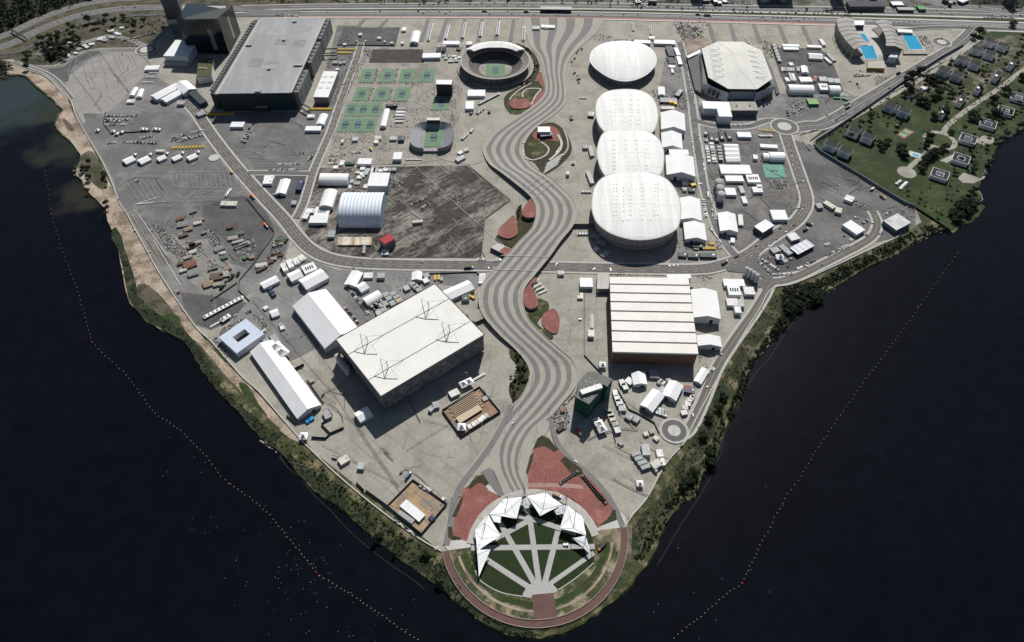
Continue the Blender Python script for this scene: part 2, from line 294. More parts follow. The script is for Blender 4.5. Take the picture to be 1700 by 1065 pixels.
# left lots
sheet('western_lot',[(30,106),(44,106),(72,110),(92,109),(108,102),(122,92),(140,84),(168,80),(232,80),(252,108),(262,128),(300,152),(318,168),(348,205),(362,238),(398,290),(440,345),(482,396),(476,420),(445,470),(400,495),(372,538),(350,548),(322,538),(306,516),(290,494),(270,463),(255,438),(240,411),(222,378),(210,354),(197,334),(185,304),(170,271),(158,248),(143,221),(133,207),(124,190),(118,170),(110,156),(92,136),(76,123),(60,117),(45,113)],lotgrey)
sheet('pale_lot',[(109,140),(112,128),(124,118),(150,98),(182,87),(228,85),(248,106),(243,122),(225,140),(196,172),(172,190),(148,200),(138,205),(118,168),(110,150)],mat('pale_lot',(.30,.285,.26),.9,.12,.02,col2=(.235,.225,.21),scale2=.02,mix=.5,stretch=(-50,.5,1.5)))
sheet('asphalt_lot',[(138,188),(172,188),(300,186),(330,205),(350,240),(372,275),(400,310),(440,352),(480,396),(470,425),(430,455),(395,440),(330,430),(270,440),(250,412),(222,372),(198,330),(190,300),(170,262),(150,225)],asphalt)
smooth('dark_lot',[(338,345),(362,330),(408,326),(440,350),(455,385),(440,405),(425,430),(395,418),(370,395),(340,372)],asphalt_d)
smooth('road_surface',[(106,110),(125,95),(150,85),(168,86),(150,95),(120,112),(112,135),(98,128),(80,115)],asphalt_d)
sheet('scrap_yard_floor',[(255,385),(285,388),(310,400),(350,395),(370,420),(398,455),(372,480),(345,495),(330,480),(300,450),(275,420)],mat('yard_floor',(.22,.21,.19),.95,.25,.04,fine=.35))
sheet('dark_lot',[(300,485),(350,490),(400,500),(422,505),(400,520),(365,540),(350,546),(325,538),(306,510)],asphalt_d)
sheet('car_park',[(353,212),(360,204),(378,200),(484,202),(500,196),(512,184),(552,186),(548,205),(528,262),(514,283),(412,285),(398,268),(372,234)],asphalt)
sheet('island_lot',[(420,294),(434,289),(510,290),(516,297),(507,325),(500,345),(482,358),(474,357),(448,332)],asphalt_d)
sheet('southwest_yard',[(378,540),(440,465),(490,432),(512,428),(560,448),(810,450),(790,480),(730,470),(600,540),(560,560),(480,600),(440,560)],lotgrey)
# IBC forecourt and lots
sheet('forecourt',[(300,150),(345,186),(500,186),(520,178),(545,100),(560,42),(600,42),(586,105),(560,185),(545,215),(515,200),(480,204),(380,202),(352,207),(318,168)],asphalt)
sheet('black_lot',[(570,45),(664,45),(656,75),(560,74)],asphalt_d)
sheet('tennis_dirt',[(598,78),(760,78),(762,120),(768,150),(762,200),(756,240),(745,262),(690,272),(540,273),(552,235),(566,190),(584,120)],mat('site_dirt',(.29,.27,.235),.95,.12,.02,col2=(.20,.185,.16),scale2=.03,mix=.55,fine=.22))
sheet('dark_soil_plot',[(618,81.5),(702,81.5),(704,104),(612,104)],soil)
sheet('gravel_lot',[(532,278),(777,274),(847,332),(805,363),(802,398),(799,427),(604,427),(560,422),(520,400),(496,376),(504,340),(520,300)],gravel)
smooth('gravel_patch',[(735,262),(780,255),(800,262),(790,272),(760,270)],mat('pale_dirt',(.33,.30,.26),.95,.15,.03))
# right lots
sheet('eastern_yard',[(1168,208),(1295,206),(1306,235),(1320,275),(1334,320),(1332,345),(1318,366),(1282,388),(1238,420),(1222,422),(1200,385),(1186,350),(1175,300)],mat('yard_asphalt',(.115,.11,.105),.9,.2,.02,col2=(.18,.17,.16),scale2=.025,mix=.52,fine=.15))
sheet('eastern_open_lot',[(1318,232),(1346,240),(1362,256),(1420,290),(1500,340),(1520,348),(1520,372),(1490,392),(1440,405),(1380,430),(1335,448),(1290,455),(1262,450),(1255,435),(1275,412),(1330,375),(1350,350),(1350,320),(1335,280)],mat('open_lot',(.15,.145,.14),.9,.2,.015,col2=(.085,.083,.083),scale2=.014,mix=.52,fine=.14))
smooth('dark_lot',[(1262,430),(1290,412),(1330,400),(1362,415),(1352,430),(1320,445),(1290,453),(1268,448)],asphalt_d)
sheet('arena_yard',[(1110,70),(1170,75),(1160,170),(1170,205),(1150,440),(1110,440),(1128,380),(1110,300),(1098,200),(1095,140)],lotgrey)
sheet('dark_yard',[(1280,78),(1352,80),(1376,88),(1388,115),(1402,150),(1380,158),(1310,155),(1296,125)],asphalt_d)
sheet('northeast_yard',[(1130,60),(1180,62),(1178,72),(1140,88),(1128,80)],dirt)
sheet('arena_apron',[(1262,150),(1300,155),(1400,158),(1425,160),(1400,190),(1320,215),(1285,215),(1230,215),(1170,210),(1160,190),(1170,170)],lotgrey)
smooth('oval_yard',[(1304,190),(1312,172),(1335,163),(1380,162),(1404,168),(1404,180),(1380,195),(1340,203),(1312,203)],asphalt)
sheet('pool_apron',[(1376,85),(1388,90),(1500,92),(1570,60),(1585,45),(1600,50),(1560,92),(1520,115),(1440,158),(1418,160),(1400,150)],concrete)
sheet('far_lot',[(1480,20),(1560,5),(1700,10),(1700,32),(1560,30)],asphalt)
# condominium
sheet('condominium_lawn',[(1344,233),(1358,252),(1410,280),(1460,312),(1500,336),(1518,342),(1550,364),(1578,382),(1596,373),(1614,365),(1628,353),(1633,341),(1621,335),(1629,328),(1623,314),(1626,302),(1631,288),(1633,280),(1641,265),(1649,253),(1661,236),(1679,225),(1699,213),(1790,175),(1900,120),(1900,50),(1720,45),(1620,55),(1600,64),(1560,92),(1500,130),(1440,168),(1380,205)],grass)
sheet('condominium_yards',[(1520,120),(1600,80),(1700,50),(1760,60),(1700,112),(1650,140),(1600,175),(1560,200),(1550,190),(1590,160),(1560,150),(1530,160),(1500,150)],mat('estate_yards',(.035,.046,.016),.95,.3,.05,col2=(.17,.145,.115),scale2=.03,mix=.54,fine=.35))
b=MB()
for pts,wd in (([(1345,240),(1366,226),(1400,205),(1450,176),(1500,148),(1560,112),(1600,84),(1625,66)],8),([(1760,86),(1700,116),(1660,146),(1620,172),(1592,192),(1572,210),(1566,220)],9),([(1546,243),(1535,256),(1518,270),(1508,280)],8)):
    ribbon(b,wl(pts),wd,concrete,.62)
c=G(1560,233); r1=[(c.x+24*math.cos(a*.2618),c.y+24*math.sin(a*.2618)) for a in range(25)]
ribbon(b,r1,8,concrete,.64); c=G(1505,286); b.add([(c.x+15*math.cos(a*.2618),c.y+15*math.sin(a*.2618),.66) for a in range(24)],[tuple(range(24))],concrete)
structure(b.build('condominium_path'))
for q in ([(1628,296),(1640,284),(1634,296),(1616,304),(1598,303),(1590,295),(1600,286)],[(1618,235),(1632,224),(1656,230),(1640,243)],[(1590,252),(1580,264),(1572,270),(1560,266)]): sheet('condominium_court',q if q[0][0]<1620 or q[0][0]<1619 else q,concrete)
# ---- roads
ZR=ZL[0]+.05
kb=MB(); rb=MB(); mk=MB()
def road(pts,wd,center='y',kerb=3.5,lanes=True,zoff=0,m=roadm,edges=False):
    P=wl(pts,8); z=ZR+zoff
    if kerb: ribbon(kb,P,wd+2*kerb,kerbm if kerb<5 else concrete_l,z)
    ribbon(rb,P,wd,m,z+.15)
    if center=='y': ribbon(mk,P,.5,yellow_line,z+.2)
    if center=='w': ribbon(mk,P,.5,white_line,z+.2)
    if lanes: ribbon(mk,P,.3,white_line,z+.2,off=wd/4,dash=2); ribbon(mk,P,.3,white_line,z+.2,off=-wd/4,dash=2)
    if edges: ribbon(mk,P,.5,white_line,z+.2,off=wd/2-.6); ribbon(mk,P,.5,white_line,z+.2,off=-wd/2+.6)
road([(300,160),(325,185),(350,222),(390,274),(440,330),(470,362),(492,390),(515,413),(545,428),(590,436),(660,439),(740,440),(830,441),(960,444),(1060,446),(1150,447),(1190,442),(1240,424),(1280,394),(1318,370),(1336,346),(1338,325),(1328,293),(1314,253),(1305,225),(1300,208)],17)
road([(600,70),(592,96),(576,140),(560,185),(548,220),(534,252),(520,285),(512,312),(504,338),(492,362)],10,zoff=.02)
road([(412,287),(450,287),(516,288)],9,center=None,lanes=False,zoff=.03,kerb=2.5)
road([(1128,70),(1138,110),(1148,165),(1154,215),(1161,263),(1169,313),(1181,353),(1195,389),(1211,413),(1224,428)],11,center=None,zoff=.02,lanes=False,m=asphalt)
road([(1148,198),(1190,209),(1240,210),(1275,200),(1310,205)],11,center=None,lanes=False,zoff=.03)
road([(1448,350),(1456,370),(1448,392),(1425,408),(1400,421),(1360,441),(1325,458),(1300,466),(1280,470),(1268,492),(1248,524),(1222,560),(1190,610),(1165,670),(1145,710),(1130,722)],11,zoff=.04,lanes=False)
road([(1255,430),(1262,450),(1280,466)],12,center=None,lanes=False,zoff=.05,kerb=0)
road([(1308,214),(1340,209),(1372,204),(1440,165),(1520,117),(1580,81),(1606,60),(1618,46)],24,center='w',zoff=.06,kerb=3)
road([(24,104),(50,113),(80,124),(100,142),(118,164)],9,center='w',lanes=False,zoff=.04,kerb=2)
# roundabouts
def disc(b,px,py,r,m,z,n=32):
    c=G(px,py); b.add([(c.x+r*math.cos(6.2832*a/n),c.y+r*math.sin(6.2832*a/n),z) for a in range(n)],[tuple(range(n))],m)
for px,py,r1_,r2_ in ((1119,715,14.5,7.5),(1302,210,22,12),(243.5,82.5,19,12.5),(1563,70,17,9),(356,262,0,9)):
    if r1_: disc(kb,px,py,r1_+3,kerbm,ZR+.27); disc(rb,px,py,r1_,roadm,ZR+.29)
    disc(kb,px,py,r2_,concrete_l,ZR+.4)
# avenue along the north edge, drawn as curved bands
def Bx(x):
    K=[(-100,30),(300,30),(500,27.5),(680,27.8),(850,28.5),(1020,31),(1190,35.5),(1360,40),(1530,45),(1700,51),(1850,56)]
    for (a,p),(c2,q) in zip(K,K[1:]):
        if x<=c2: return p+(q-p)*(x-a)/(c2-a)
    return K[-1][1]
def band(b,x0,x1,o0,o1,m,z,n=24):
    vs=[];fs=[]
    for i in range(n+1):
        x=x0+(x1-x0)*i/n; k=1+(x-850)*.0004
        for o_ in (o0,o1): vs.append(tuple(G(x,Bx(x)-o_*k,z)))
    for i in range(n): fs.append((2*i,2*i+1,2*i+3,2*i+2))
    b.add(vs,fs,m)
pinkm=mat('pink_cycle_path',(.42,.2,.17),.9,.1,.05)
av=MB(); gr=MB()
band(kb,470,1800,-1.6,0,concrete_l,ZR); band(kb,470,1388,0,1.7,pinkm,ZR+.02)
band(rb,380,1800,1.7,9.6,roadm,ZR+.02); band(kb,380,1800,9.6,11.2,concrete_l,ZR+.04)
band(gr,380,1720,11.2,14.4,grass,ZR+.06); band(kb,380,1800,14.4,16.2,concrete_l,ZR+.04); band(rb,400,1900,16.2,24,roadm,ZR+.05)
band(kb,400,1900,24,25.2,kerbm,ZR+.06)
band(mk,480,1700,5.4,5.7,white_line,ZR+.1); band(mk,480,1700,7.2,7.5,white_line,ZR+.1); band(mk,480,1700,20,20.3,white_line,ZR+.1); band(gr,480,1470,8.9,9.5,grass,ZR+.11)
structure(gr.build('median_grass'))
# western highway
hw=[(-60,104),(-20,86),(20,72),(60,52),(100,36),(140,24),(190,16),(240,13),(300,12),(350,13),(400,16),(450,20),(500,20)]
road(hw,20,center='w',zoff=.03,kerb=1.5)
road([(p[0]-4,p[1]-16) for p in hw[:8]]+[(250,-6),(330,-12)],17,center='w',zoff=.04,kerb=1.5)
road([(-20,92),(30,86),(60,72),(100,52),(150,36),(200,27),(285,24)],10,center=None,zoff=.02,kerb=0,lanes=False,m=asphalt_d)
road([(60,92),(100,76),(140,70),(180,60),(215,66),(250,78),(262,64),(283,42)],8,center=None,lanes=False,zoff=.02,m=lotgrey,kerb=1.5)
road([(1480,52),(1540,46),(1600,46),(1720,50)],11,center=None,zoff=.08,kerb=2.5,lanes=False,m=asphalt_d)
road([(1800,30),(1660,18),(1560,6),(1500,-8)],16,center='w',zoff=.09,kerb=2)
kb.build('x_unused') if 0 else None
b=MB(); b.add([tuple(G(x,y,ZR+.17)) for x,y in [(1196,440),(1215,428),(1240,418),(1262,420),(1252,440),(1262,462),(1280,470),(1268,480),(1248,470),(1236,452),(1210,450)]],[tuple(range(11))],roadm); structure(b.build('junction'))
structure(kb.build('pavement')); structure(rb.build('road')); structure(mk.build('road_markings'))
# ---- lot markings
mb=MB(); ZM=ZR+.75
def line(x1,y1,x2,y2,w_=.5,m=faint_line,b_=None,z=None): ribbon(b_ or mb,[G(x1,y1),G(x2,y2)],w_,m,z or ZM)
def comb(p,q,n,dx,dy,w_=.45,m=faint_line):      # n parallel strokes between p and q, each of pixel length dx,dy
    for i in range(n):
        t=i/(n-1) if n>1 else 0; x=p[0]+(q[0]-p[0])*t; y=p[1]+(q[1]-p[1])*t; line(x,y,x+dx,y+dy,w_,m)
A=tl(0,0); 
for q in ([(600,490),(560,640)],[(640,480),(610,620)],[(690,500),(730,680)],[(750,450),(800,640)],[(700,580),(760,740)],[(820,440),(850,560),(900,660)],[(940,440),(990,560),(1050,680)],[(980,440),(1040,580)],[(1060,450),(1110,560)],[(1090,450),(1140,550)],[(760,640),(800,720),(790,860)],[(700,700),(720,810)],[(860,620),(900,740),(890,790)],[(800,880),(850,930)],[(900,790),(960,850)],[(560,600),(900,600)]):
    for a_,c_ in zip(q,q[1:]): line(*A(*a_),*A(*c_),.6)
for x1,y1,x2,y2 in ((590,590,850,920),(830,440,1070,760),(900,560,1100,800),(1140,430,1230,520),(1090,890,1220,940)): line(*A(x1,y1),*A(x2,y2),.5,joint)
comb(A(880,950),A(1430,950),2,0,0)
for yy in (956,976,1000,1022): line(*A(1080,yy),*A(1440,yy),.35)
B_=tl(340,213)
comb(B_(500,20),B_(660,20),8,-20,26,.5); comb(B_(255,175),B_(640,175),26,0,4,.4)
for yy in (170,190,200,222,235,270,288,318): line(*B_(260+yy*.5,yy),*B_(640+(yy>180)*220-(yy>280)*80,yy),.35)
comb(B_(310,200),B_(860,200),34,1,4,.4); comb(B_(370,240),B_(800,240),30,2,6,.4); comb(B_(400,290),B_(790,290),28,2,6,.4)
Cc=tl(0,213); comb(Cc(1420,368),Cc(2020,368),16,4,24,.6); line(*Cc(1410,365),*Cc(1900,362)); line(*Cc(1450,490),*Cc(2040,500)); line(*Cc(1410,365),*Cc(1400,410)); line(*Cc(1400,410),*Cc(1460,490))
comb(Cc(1040,430),Cc(1280,430),6,20,32,.5); comb(Cc(1120,392),Cc(1330,392),24,1,4,.35); comb(Cc(1290,575),Cc(1900,575),44,-1,8,.35); line(*Cc(1300,572),*Cc(2000,572)); line(*Cc(1140,630),*Cc(1305,575),.9,white_line); line(*Cc(1140,632),*Cc(1280,612),.9,white_line); line(*Cc(1250,640),*Cc(1760,640)); line(*Cc(1250,655),*Cc(1700,655))
line(*Cc(1080,700),*Cc(1310,1065),.7,yellow_line); line(*Cc(1140,700),*Cc(1390,1065),.6,white_line); line(*Cc(1110,690),*Cc(1140,690),.8,white_line); line(*Cc(1230,790),*Cc(1390,1010),.5); comb(Cc(1180,740),Cc(1270,800),6,6,-9,.5)
J=tl(200,400); line(*J(230,0),*J(370,220),.7,yellow_line); line(*J(280,0),*J(500,370),.6,white_line); line(*J(320,10),*J(520,340),.5)
Kk=tl(460,426); comb(Kk(130,570),Kk(470,1010),26,8,-3,.4); line(*Kk(170,560),*Kk(500,990),.4)
# pavement joints, drains and fence lines on the plazas
for q in ([(480,767),(535,780)],[(535,738),(665,806)],[(584,692),(662,808)],[(470,615),(584,700)],[(675,748),(745,704)],[(1000,738),(1074,775)],[(1005,640),(1085,700)]): line(*q[0],*q[1],.5,joint)
line(545,640,676,835,.5,joint); line(420,500,550,650,.5,joint)
for k in range(5): line(700+k*20,120+k*3,702+k*20,160,.3,joint)
for x1,y1,x2,y2 in ((688,275,760,342),(760,342,850,420),(728,275,744,290),(775,275,800,300),(600,300,690,290)): line(x1,y1,x2,y2,.6,kerbm)
for x1,y1,x2,y2 in ((777,274,847,332),(847,332,805,363),(805,363,802,398)): line(x1,y1,x2,y2,1.2,joint)
O=tl(1020,0); comb(O(1270,880),O(1270,980),2,0,0)
for x1,y1,x2,y2 in ((1270,980,1450,770),(1270,900,1380,790),(1330,920,1470,800),(1270,975,1550,800)): line(*O(x1,y1),*O(x2,y2),.6)
structure(mb.build('lot_markings'))
tmk=mat('tyre_mark',(.10,.098,.094),.9,.3,.2,fine=.4); tmk2=mat('dusty_track',(.24,.225,.20),.95,.3,.2,fine=.4); tb_=MB()
for (q4,n_) in ((((205,300),(330,300),(420,480),(310,500)),30),(((600,290),(770,290),(790,410),(560,410)),60),(((1350,262),(1400,290),(1480,360),(1370,400)),26),(((1190,230),(1300,230),(1320,350),(1220,400)),22),(((620,740),(760,660),(790,700),(680,800)),8),(((960,720),(1060,700),(1080,740),(1040,830)),8),(((150,110),(230,100),(200,160),(145,190)),8),(((430,560),(540,600),(580,690),(520,690)),10),(((380,210),(520,210),(500,275),(410,275)),14)):
    for k in range(n_):
        u_,v_=R.random(),R.random(); xa=q4[0][0]+(q4[1][0]-q4[0][0])*u_; ya=q4[0][1]+(q4[1][1]-q4[0][1])*u_; xb=q4[3][0]+(q4[2][0]-q4[3][0])*u_; yb=q4[3][1]+(q4[2][1]-q4[3][1])*u_
        p=G(xa+(xb-xa)*v_,ya+(yb-ya)*v_); a_=R.choice((-.75,2.2,.3))+R.uniform(-.5,.5) if q4[0][0]!=600 else -.85+R.uniform(-.2,.2); cv=R.uniform(-.05,.05); pts=[]; q=p.copy()
        for j in range(R.randint(6,16)): pts.append(q.copy()); q=q+Vector((math.cos(a_),math.sin(a_),0))*3; a_+=cv*R.uniform(.5,2)
        ribbon(tb_,pts,R.uniform(.3,1.2),tmk if R.random()<.6 else tmk2,ZR+.72+k*.0004)
structure(tb_.build('tyre_marks'))
jb=MB()
for k in range(46):                      # slab joints of the southern plazas
    pass
for (pa,pb,pc,nn) in (((560,740),(720,875),(640,690),5),((905,490),(1000,490),(930,590),5)):
    A_,B_,C_=G(*pa),G(*pb),G(*pc)
    for i in range(nn):
        t=i/(nn-1); d=(C_-A_)*t; ribbon(jb,[A_+d,B_+d],.22,joint,ZR+.74)
structure(jb.build('slab_joints'))
# dark bands across the northern plaza
nb=MB(); ZN=ZR+.03
for xa,xb in ((605,592),(643,630),(690,697),(711,700),(742,730),(772,766),(800,794),(828,823),(853,848),(1140,1147),(1176,1187),(1212,1222),(1251,1263),(1293,1306),(1332,1346)):
    if xa==690: continue
    nb.add([tuple(G(xa-3,31.5+max(0,xa-1000)*.028,ZN)),tuple(G(xa+3,31.5+max(0,xa-1000)*.028,ZN)),tuple(G(xb+3,(45 if xa<680 else 68)+max(0,xa-1000)*.01,ZN)),tuple(G(xb-4,(45 if xa<680 else 68)+max(0,xa-1000)*.01,ZN))],[(0,1,2,3)],prom_d)
structure(nb.build('paving_bands'))
# ---- promenade: raised sweeping deck with four dark waves
PAIR=[(868,29,1000,31,0),(872,50,992,52,0),(880,76,962,80,0),(896,96,944,102,0),(902,118,938,124,0),(906,140,940,150,0),(902,158,938,172,0),(884,176,918,192,0),(852,198,894,209,0),(822,218,878,226,0),(806,236,870,243,0),(801,249,872,259,.6),(812,271,888,279,3),(832,286,912,294,5),(858,306,936,315,6),(880,325,951,331,6.5),(889,341,957,345,6.5),(890,357,957,357,6.5),(882,379,950,376,6.5),(862,400,932,398,6.5),(840,425,912,426,6.5),(820,448,886,458,6.5),(800,472,872,476,6.5),(795,494,868,492,6.5),(797,512,870,510,6),(806,529,880,532,5.5),(830,556,905,558,4.5),(856,580,934,583,3),(874,602,952,600,1.5),(880,622,958,622,0),(876,640,953,645,0),(860,665,932,671,0),(840,688,914,692,0),(824,712,890,712,0),(813,735,874,738,0),(812,760,866,765,0),(820,785,868,790,0),(838,822,880,815,0)]
PP=crom(PAIR,6)
def pt(i,f,dz=0):
    a=PP[i]; h=a[4]; l=G(a[0],a[1],h); r=G(a[2],a[3],h); q=l.lerp(r,f); q.z=max(h,ZR+.3)+dz; return q
b=MB(); N=len(PP)
vs=[]; fs=[]
for i in range(N):
    l=pt(i,0); r=pt(i,1); vs+=[l,r,(l.x,l.y,-.5),(r.x,r.y,-.5)]
b.add(vs,[(4*i,4*i+1,4*i+5,4*i+4) for i in range(N-1)],prom_l)
wallm=mat('retaining_wall',(.12,.12,.115),.9,.15,.1)
b.add(vs,[(4*i,4*i+4,4*i+6,4*i+2) for i in range(N-1)]+[(4*i+1,4*i+3,4*i+7,4*i+5) for i in range(N-1)],wallm)
structure(b.build('promenade'))
b=MB(); b.add([tuple(G(x,y,ZR+.28)) for x,y in [(868,656),(840,692),(806,738),(776,780),(748,826),(768,822),(790,788),(838,823),(880,815),(878,800),(873,783),(884,745),(905,722),(916,700),(900,690)]],[tuple(range(15))],prom_l); structure(b.build('promenade_fan'))
b=MB()
for f0,f1 in ((.10,.21),(.325,.435),(.55,.66),(.775,.885)):
    vs=[]; NN=N if f0>.2 else int(N*.885)
    for i in range(NN): vs+=[pt(i,f0,.06),pt(i,f1,.06)]
    b.add(vs,[(2*i,2*i+1,2*i+3,2*i+2) for i in range(NN-1)],prom_d)
for q in ([(850,672),(838,700),(812,744),(784,782),(768,803),(754,832),(748,870),(741,905)],):
    ribbon(b,wl(q),7,prom_d,ZR+.37)
ribbon(b,wl([(914,695),(925,735),(950,765),(985,795),(1010,825),(1026,855),(1034,875)]),6,prom_d,ZR+.33)
structure(b.build('promenade_waves'))
b=MB()
for q in ([(796,784),(812,776),(819,780),(838,822),(830,826),(800,786)],): b.add([tuple(G(x,y,ZR+.3)) for x,y in q],[tuple(range(len(q)))],prom_d)
structure(b.build('paving_wedge'))
b=MB()
for (x1,y1,x2,y2,h) in ((870,315,902,290,6),(878,320,911,296,6.5),(886,330,918,302,6.5),(832,424,912,426,6.6),(822,447,886,449,6.6)):
    a_,c_=G(x1,y1,h),G(x2,y2,h); d=(c_-a_).normalized(); nn=Vector((-d.y,d.x,0))*.5
    b.add([(*(a_-nn)[:2],h+.75),(*(c_-nn)[:2],h+.75),(*(c_+nn)[:2],h+.75),(*(a_+nn)[:2],h+.75)],[(0,1,2,3)],kerbm)
structure(b.build('expansion_joints'))
# parapets
def wallthing(name,pts,h,t,m,label,cat,n=4,h0=0,reg_=True,group=None):
    P=[G(p[0],p[1],h0) for p in (crom(pts,n) if n>1 else pts)]
    b=MB(); N=len(P); L=[];
    for i in range(N):
        d=(P[min(N-1,i+1)]-P[max(0,i-1)]).normalized(); nn=Vector((-d.y,d.x,0))*t/2; L+=[(*(P[i]-nn)[:2],h0),(*(P[i]+nn)[:2],h0),(*(P[i]+nn)[:2],h0+h),(*(P[i]-nn)[:2],h0+h)]
    fs=[]
    for i in range(N-1):
        k=4*i; fs+=[(k+3,k+7,k+6,k+2),(k,k+4,k+7,k+3),(k+1,k+2,k+6,k+5)]
    fs+=[(0,3,2,1),(4*N-4,4*N-3,4*N-2,4*N-1)]
    b.add(L,fs,m); o=b.build(name); tag(o,label,cat,group); return o
for side,nm in ((0,'western'),(1,'eastern')):
    b=MB(); P=[pt(i,side,0) for i in range(64,int(N*.86))]
    for p,q in zip(P,P[1:]): b.tube(p+Vector((0,0,.5)),q+Vector((0,0,.5)),.45,kerbm,4)
    tag(b.build('parapet'),'low concrete parapet along the %s edge of the wavy promenade'%nm,'parapet')
exec_later=[]
# ------------------------------------------------------------------ planted islands along the promenade
def block(name,pts,h,m,side=None,n=3,struct=True):
    P=[G(p[0],p[1],h) for p in (crom(pts,n,True) if n>1 else pts)]
    b=MB(); b.prism(P,-.2,h,side or wallm,m); o=b.build(name)
    return structure(o) if struct else o
smooth('planting_bed',[(856,71),(872,77),(887,88),(896,108),(893,124),(884,138),(868,147),(858,170),(850,188),(842,182),(837,172),(838,160),(850,150),(872,138),(884,122),(886,104),(878,88),(866,79)],mulch,3)
smooth('garden',[(846,186),(860,189),(880,180),(900,162),(905,148),(900,132),(886,136),(862,146),(846,160),(842,174)],scrub,3)
smooth('garden',[(886,134),(902,135),(903,143),(890,147),(876,150),(872,146)],mulch,3)
smooth('red_terrace',[(898,118),(902,130),(905,145),(905,158),(898,167),(884,177),(878,174),(886,164),(895,152),(902,148),(894,134),(890,128)],redpave,3)
o=block('red_terrace',[(846,168),(860,164),(874,163),(880,170),(878,177),(866,180),(852,179),(846,174)],2.2,redpave)
b=MB(); ribbon(b,wl([(846,166),(852,158),(866,147),(882,138)]),2.6,kerbm,ZR+.5); ribbon(b,wl([(868,162),(868,154),(876,148),(890,147),(898,149),(890,158),(882,174)]),3,kerbm,ZR+.5)
ribbon(b,wl([(866,254),(874,262),(884,266),(896,263),(906,258),(911,250),(908,243),(898,236)]),3,kerbm,ZR+.62)
ribbon(b,wl([(912,266),(922,258),(930,248),(932,236),(926,224)]),4,concrete_l,ZR+.62); ribbon(b,wl([(914,272),(930,262),(942,248),(942,232),(936,216)]),2.5,kerbm,ZR+.62)
structure(b.build('garden_path'))
smooth('garden',[(870,240),(874,228),(886,214),(898,206),(918,203),(934,213),(946,232),(949,250),(938,266),(918,282),(902,288),(888,270),(874,260)],mulch,3)
smooth('garden',[(878,236),(890,228),(900,238),(908,244),(906,252),(896,258),(884,258),(878,248)],scrub,3)
smooth('red_terrace',[(884,224),(892,215),(905,209),(920,210),(930,220),(930,234),(915,232),(900,232),(892,232)],redpave,3)
b=MB()
for k in range(5):
    a_=G(903+k*1.2,287-k*3.2); c_=G(926+k*2,272-k*3.6); ribbon(b,[a_,c_],3.2,concrete_l,ZR+.7+k*.4)
structure(b.build('stone_steps'))
block('red_terrace',[(882,329),(889,341),(889,357),(877,361),(867,356),(868,347),(874,337)],6.4,redpave)
smooth('garden',[(824,391),(828,401),(840,407),(852,411),(872,393),(886,369),(889,357),(877,361),(868,358),(866,345),(862,341),(856,352),(858,371)],mulch,3,z=ZR+.3)
block('red_terrace',[(854,357),(859,377),(858,389),(844,395),(832,392),(827,387),(830,377),(840,367)],3.2,redpave,kerbm)
block('ramp_terrace',[(814,410),(828,403),(850,413),(840,423)],5.6,concrete_l,wallm,1)
block('ramp_terrace',[(829,416),(838,409),(850,413),(840,424)],5.8,redpave,wallm,1)
smooth('garden',[(868,494),(874,480),(888,492),(908,500),(911,512),(898,526),(893,538),(918,556),(912,562),(890,545),(878,526),(870,512)],scrub,3,z=ZR+.3)
block('red_terrace',[(886,459),(892,464),(881,472),(888,484),(894,502),(892,508),(880,512),(870,504),(869,486),(872,476),(878,468)],5.0,redpave,kerbm,2)
block('red_terrace',[(920,512),(928,524),(929,538),(924,552),(912,550),(901,538),(900,524),(908,516)],1.8,redpave,kerbm)
b=MB()
for k in range(4):
    a_=G(882+k*4,473+k*5); c_=G(895+k*4.4,466+k*5.2); ribbon(b,[a_,c_],3.6,concrete_l,4.2-k*.9)
structure(b.build('stone_steps'))
block('eastern_bridge_plaza',[(955,345),(984,345),(986,371),(951,371)],6.2,concrete,wallm,1)
block('southern_bridge_plaza',[(774,519),(797,512),(805,527),(790,534),(782,532)],5,concrete,wallm,1)
smooth('planting_bed',[(846,580),(858,584),(872,600),(879,612),(876,632),(868,650),(856,664),(848,658),(845,640),(856,624),(858,606),(848,592)],mulch,3,z=ZR+.32)
# ---- live site: lawn, boardwalk, terraces
def circ(a,b_,c):
    (x1,y1),(x2,y2),(x3,y3)=[(q.x,q.y) for q in (a,b_,c)]
    d=2*(x1*(y2-y3)+x2*(y3-y1)+x3*(y1-y2)); ux=((x1*x1+y1*y1)*(y2-y3)+(x2*x2+y2*y2)*(y3-y1)+(x3*x3+y3*y3)*(y1-y2))/d
    uy=((x1*x1+y1*y1)*(x3-x2)+(x2*x2+y2*y2)*(x1-x3)+(x3*x3+y3*y3)*(x2-x1))/d; return ux,uy,math.hypot(x1-ux,y1-uy)
def arc(cx,cy,r,p0,p1,n=40,ccw=True):
    a0=math.atan2(p0.y-cy,p0.x-cx); a1=math.atan2(p1.y-cy,p1.x-cx)
    if ccw:
        while a1<a0: a1+=2*math.pi
    return [(cx+r*math.cos(a0+(a1-a0)*i/n),cy+r*math.sin(a0+(a1-a0)*i/n)) for i in range(n+1)]
Q=tl(720,800); ZP=ZR+.4
smooth('forecourt',[(742,900),(770,888),(784,830),(820,798),(870,812),(900,800),(1000,860),(1032,850),(1036,880),(990,925),(880,1000),(790,970),(744,915)],concrete_l,3,z=ZR+.06)
board=mat('timber_deck',(.115,.062,.052),.8,.12,.1,fine=.15)
ox,oy,orr=circ(G(733.6,916.5),G(880,1043),G(1041,878))
b=MB(); P=arc(ox,oy,orr-4,G(733.6,916.5),G(1040,876),60)
scr=[(x*1,y) for x,y in arc(ox,oy,orr-8,G(733.6,916.5),G(1040,876),60)]
b.add([(x,y,ZP) for x,y in scr]+[],[tuple(range(len(scr)))],terr); structure(b.build('terrace_scrub'))
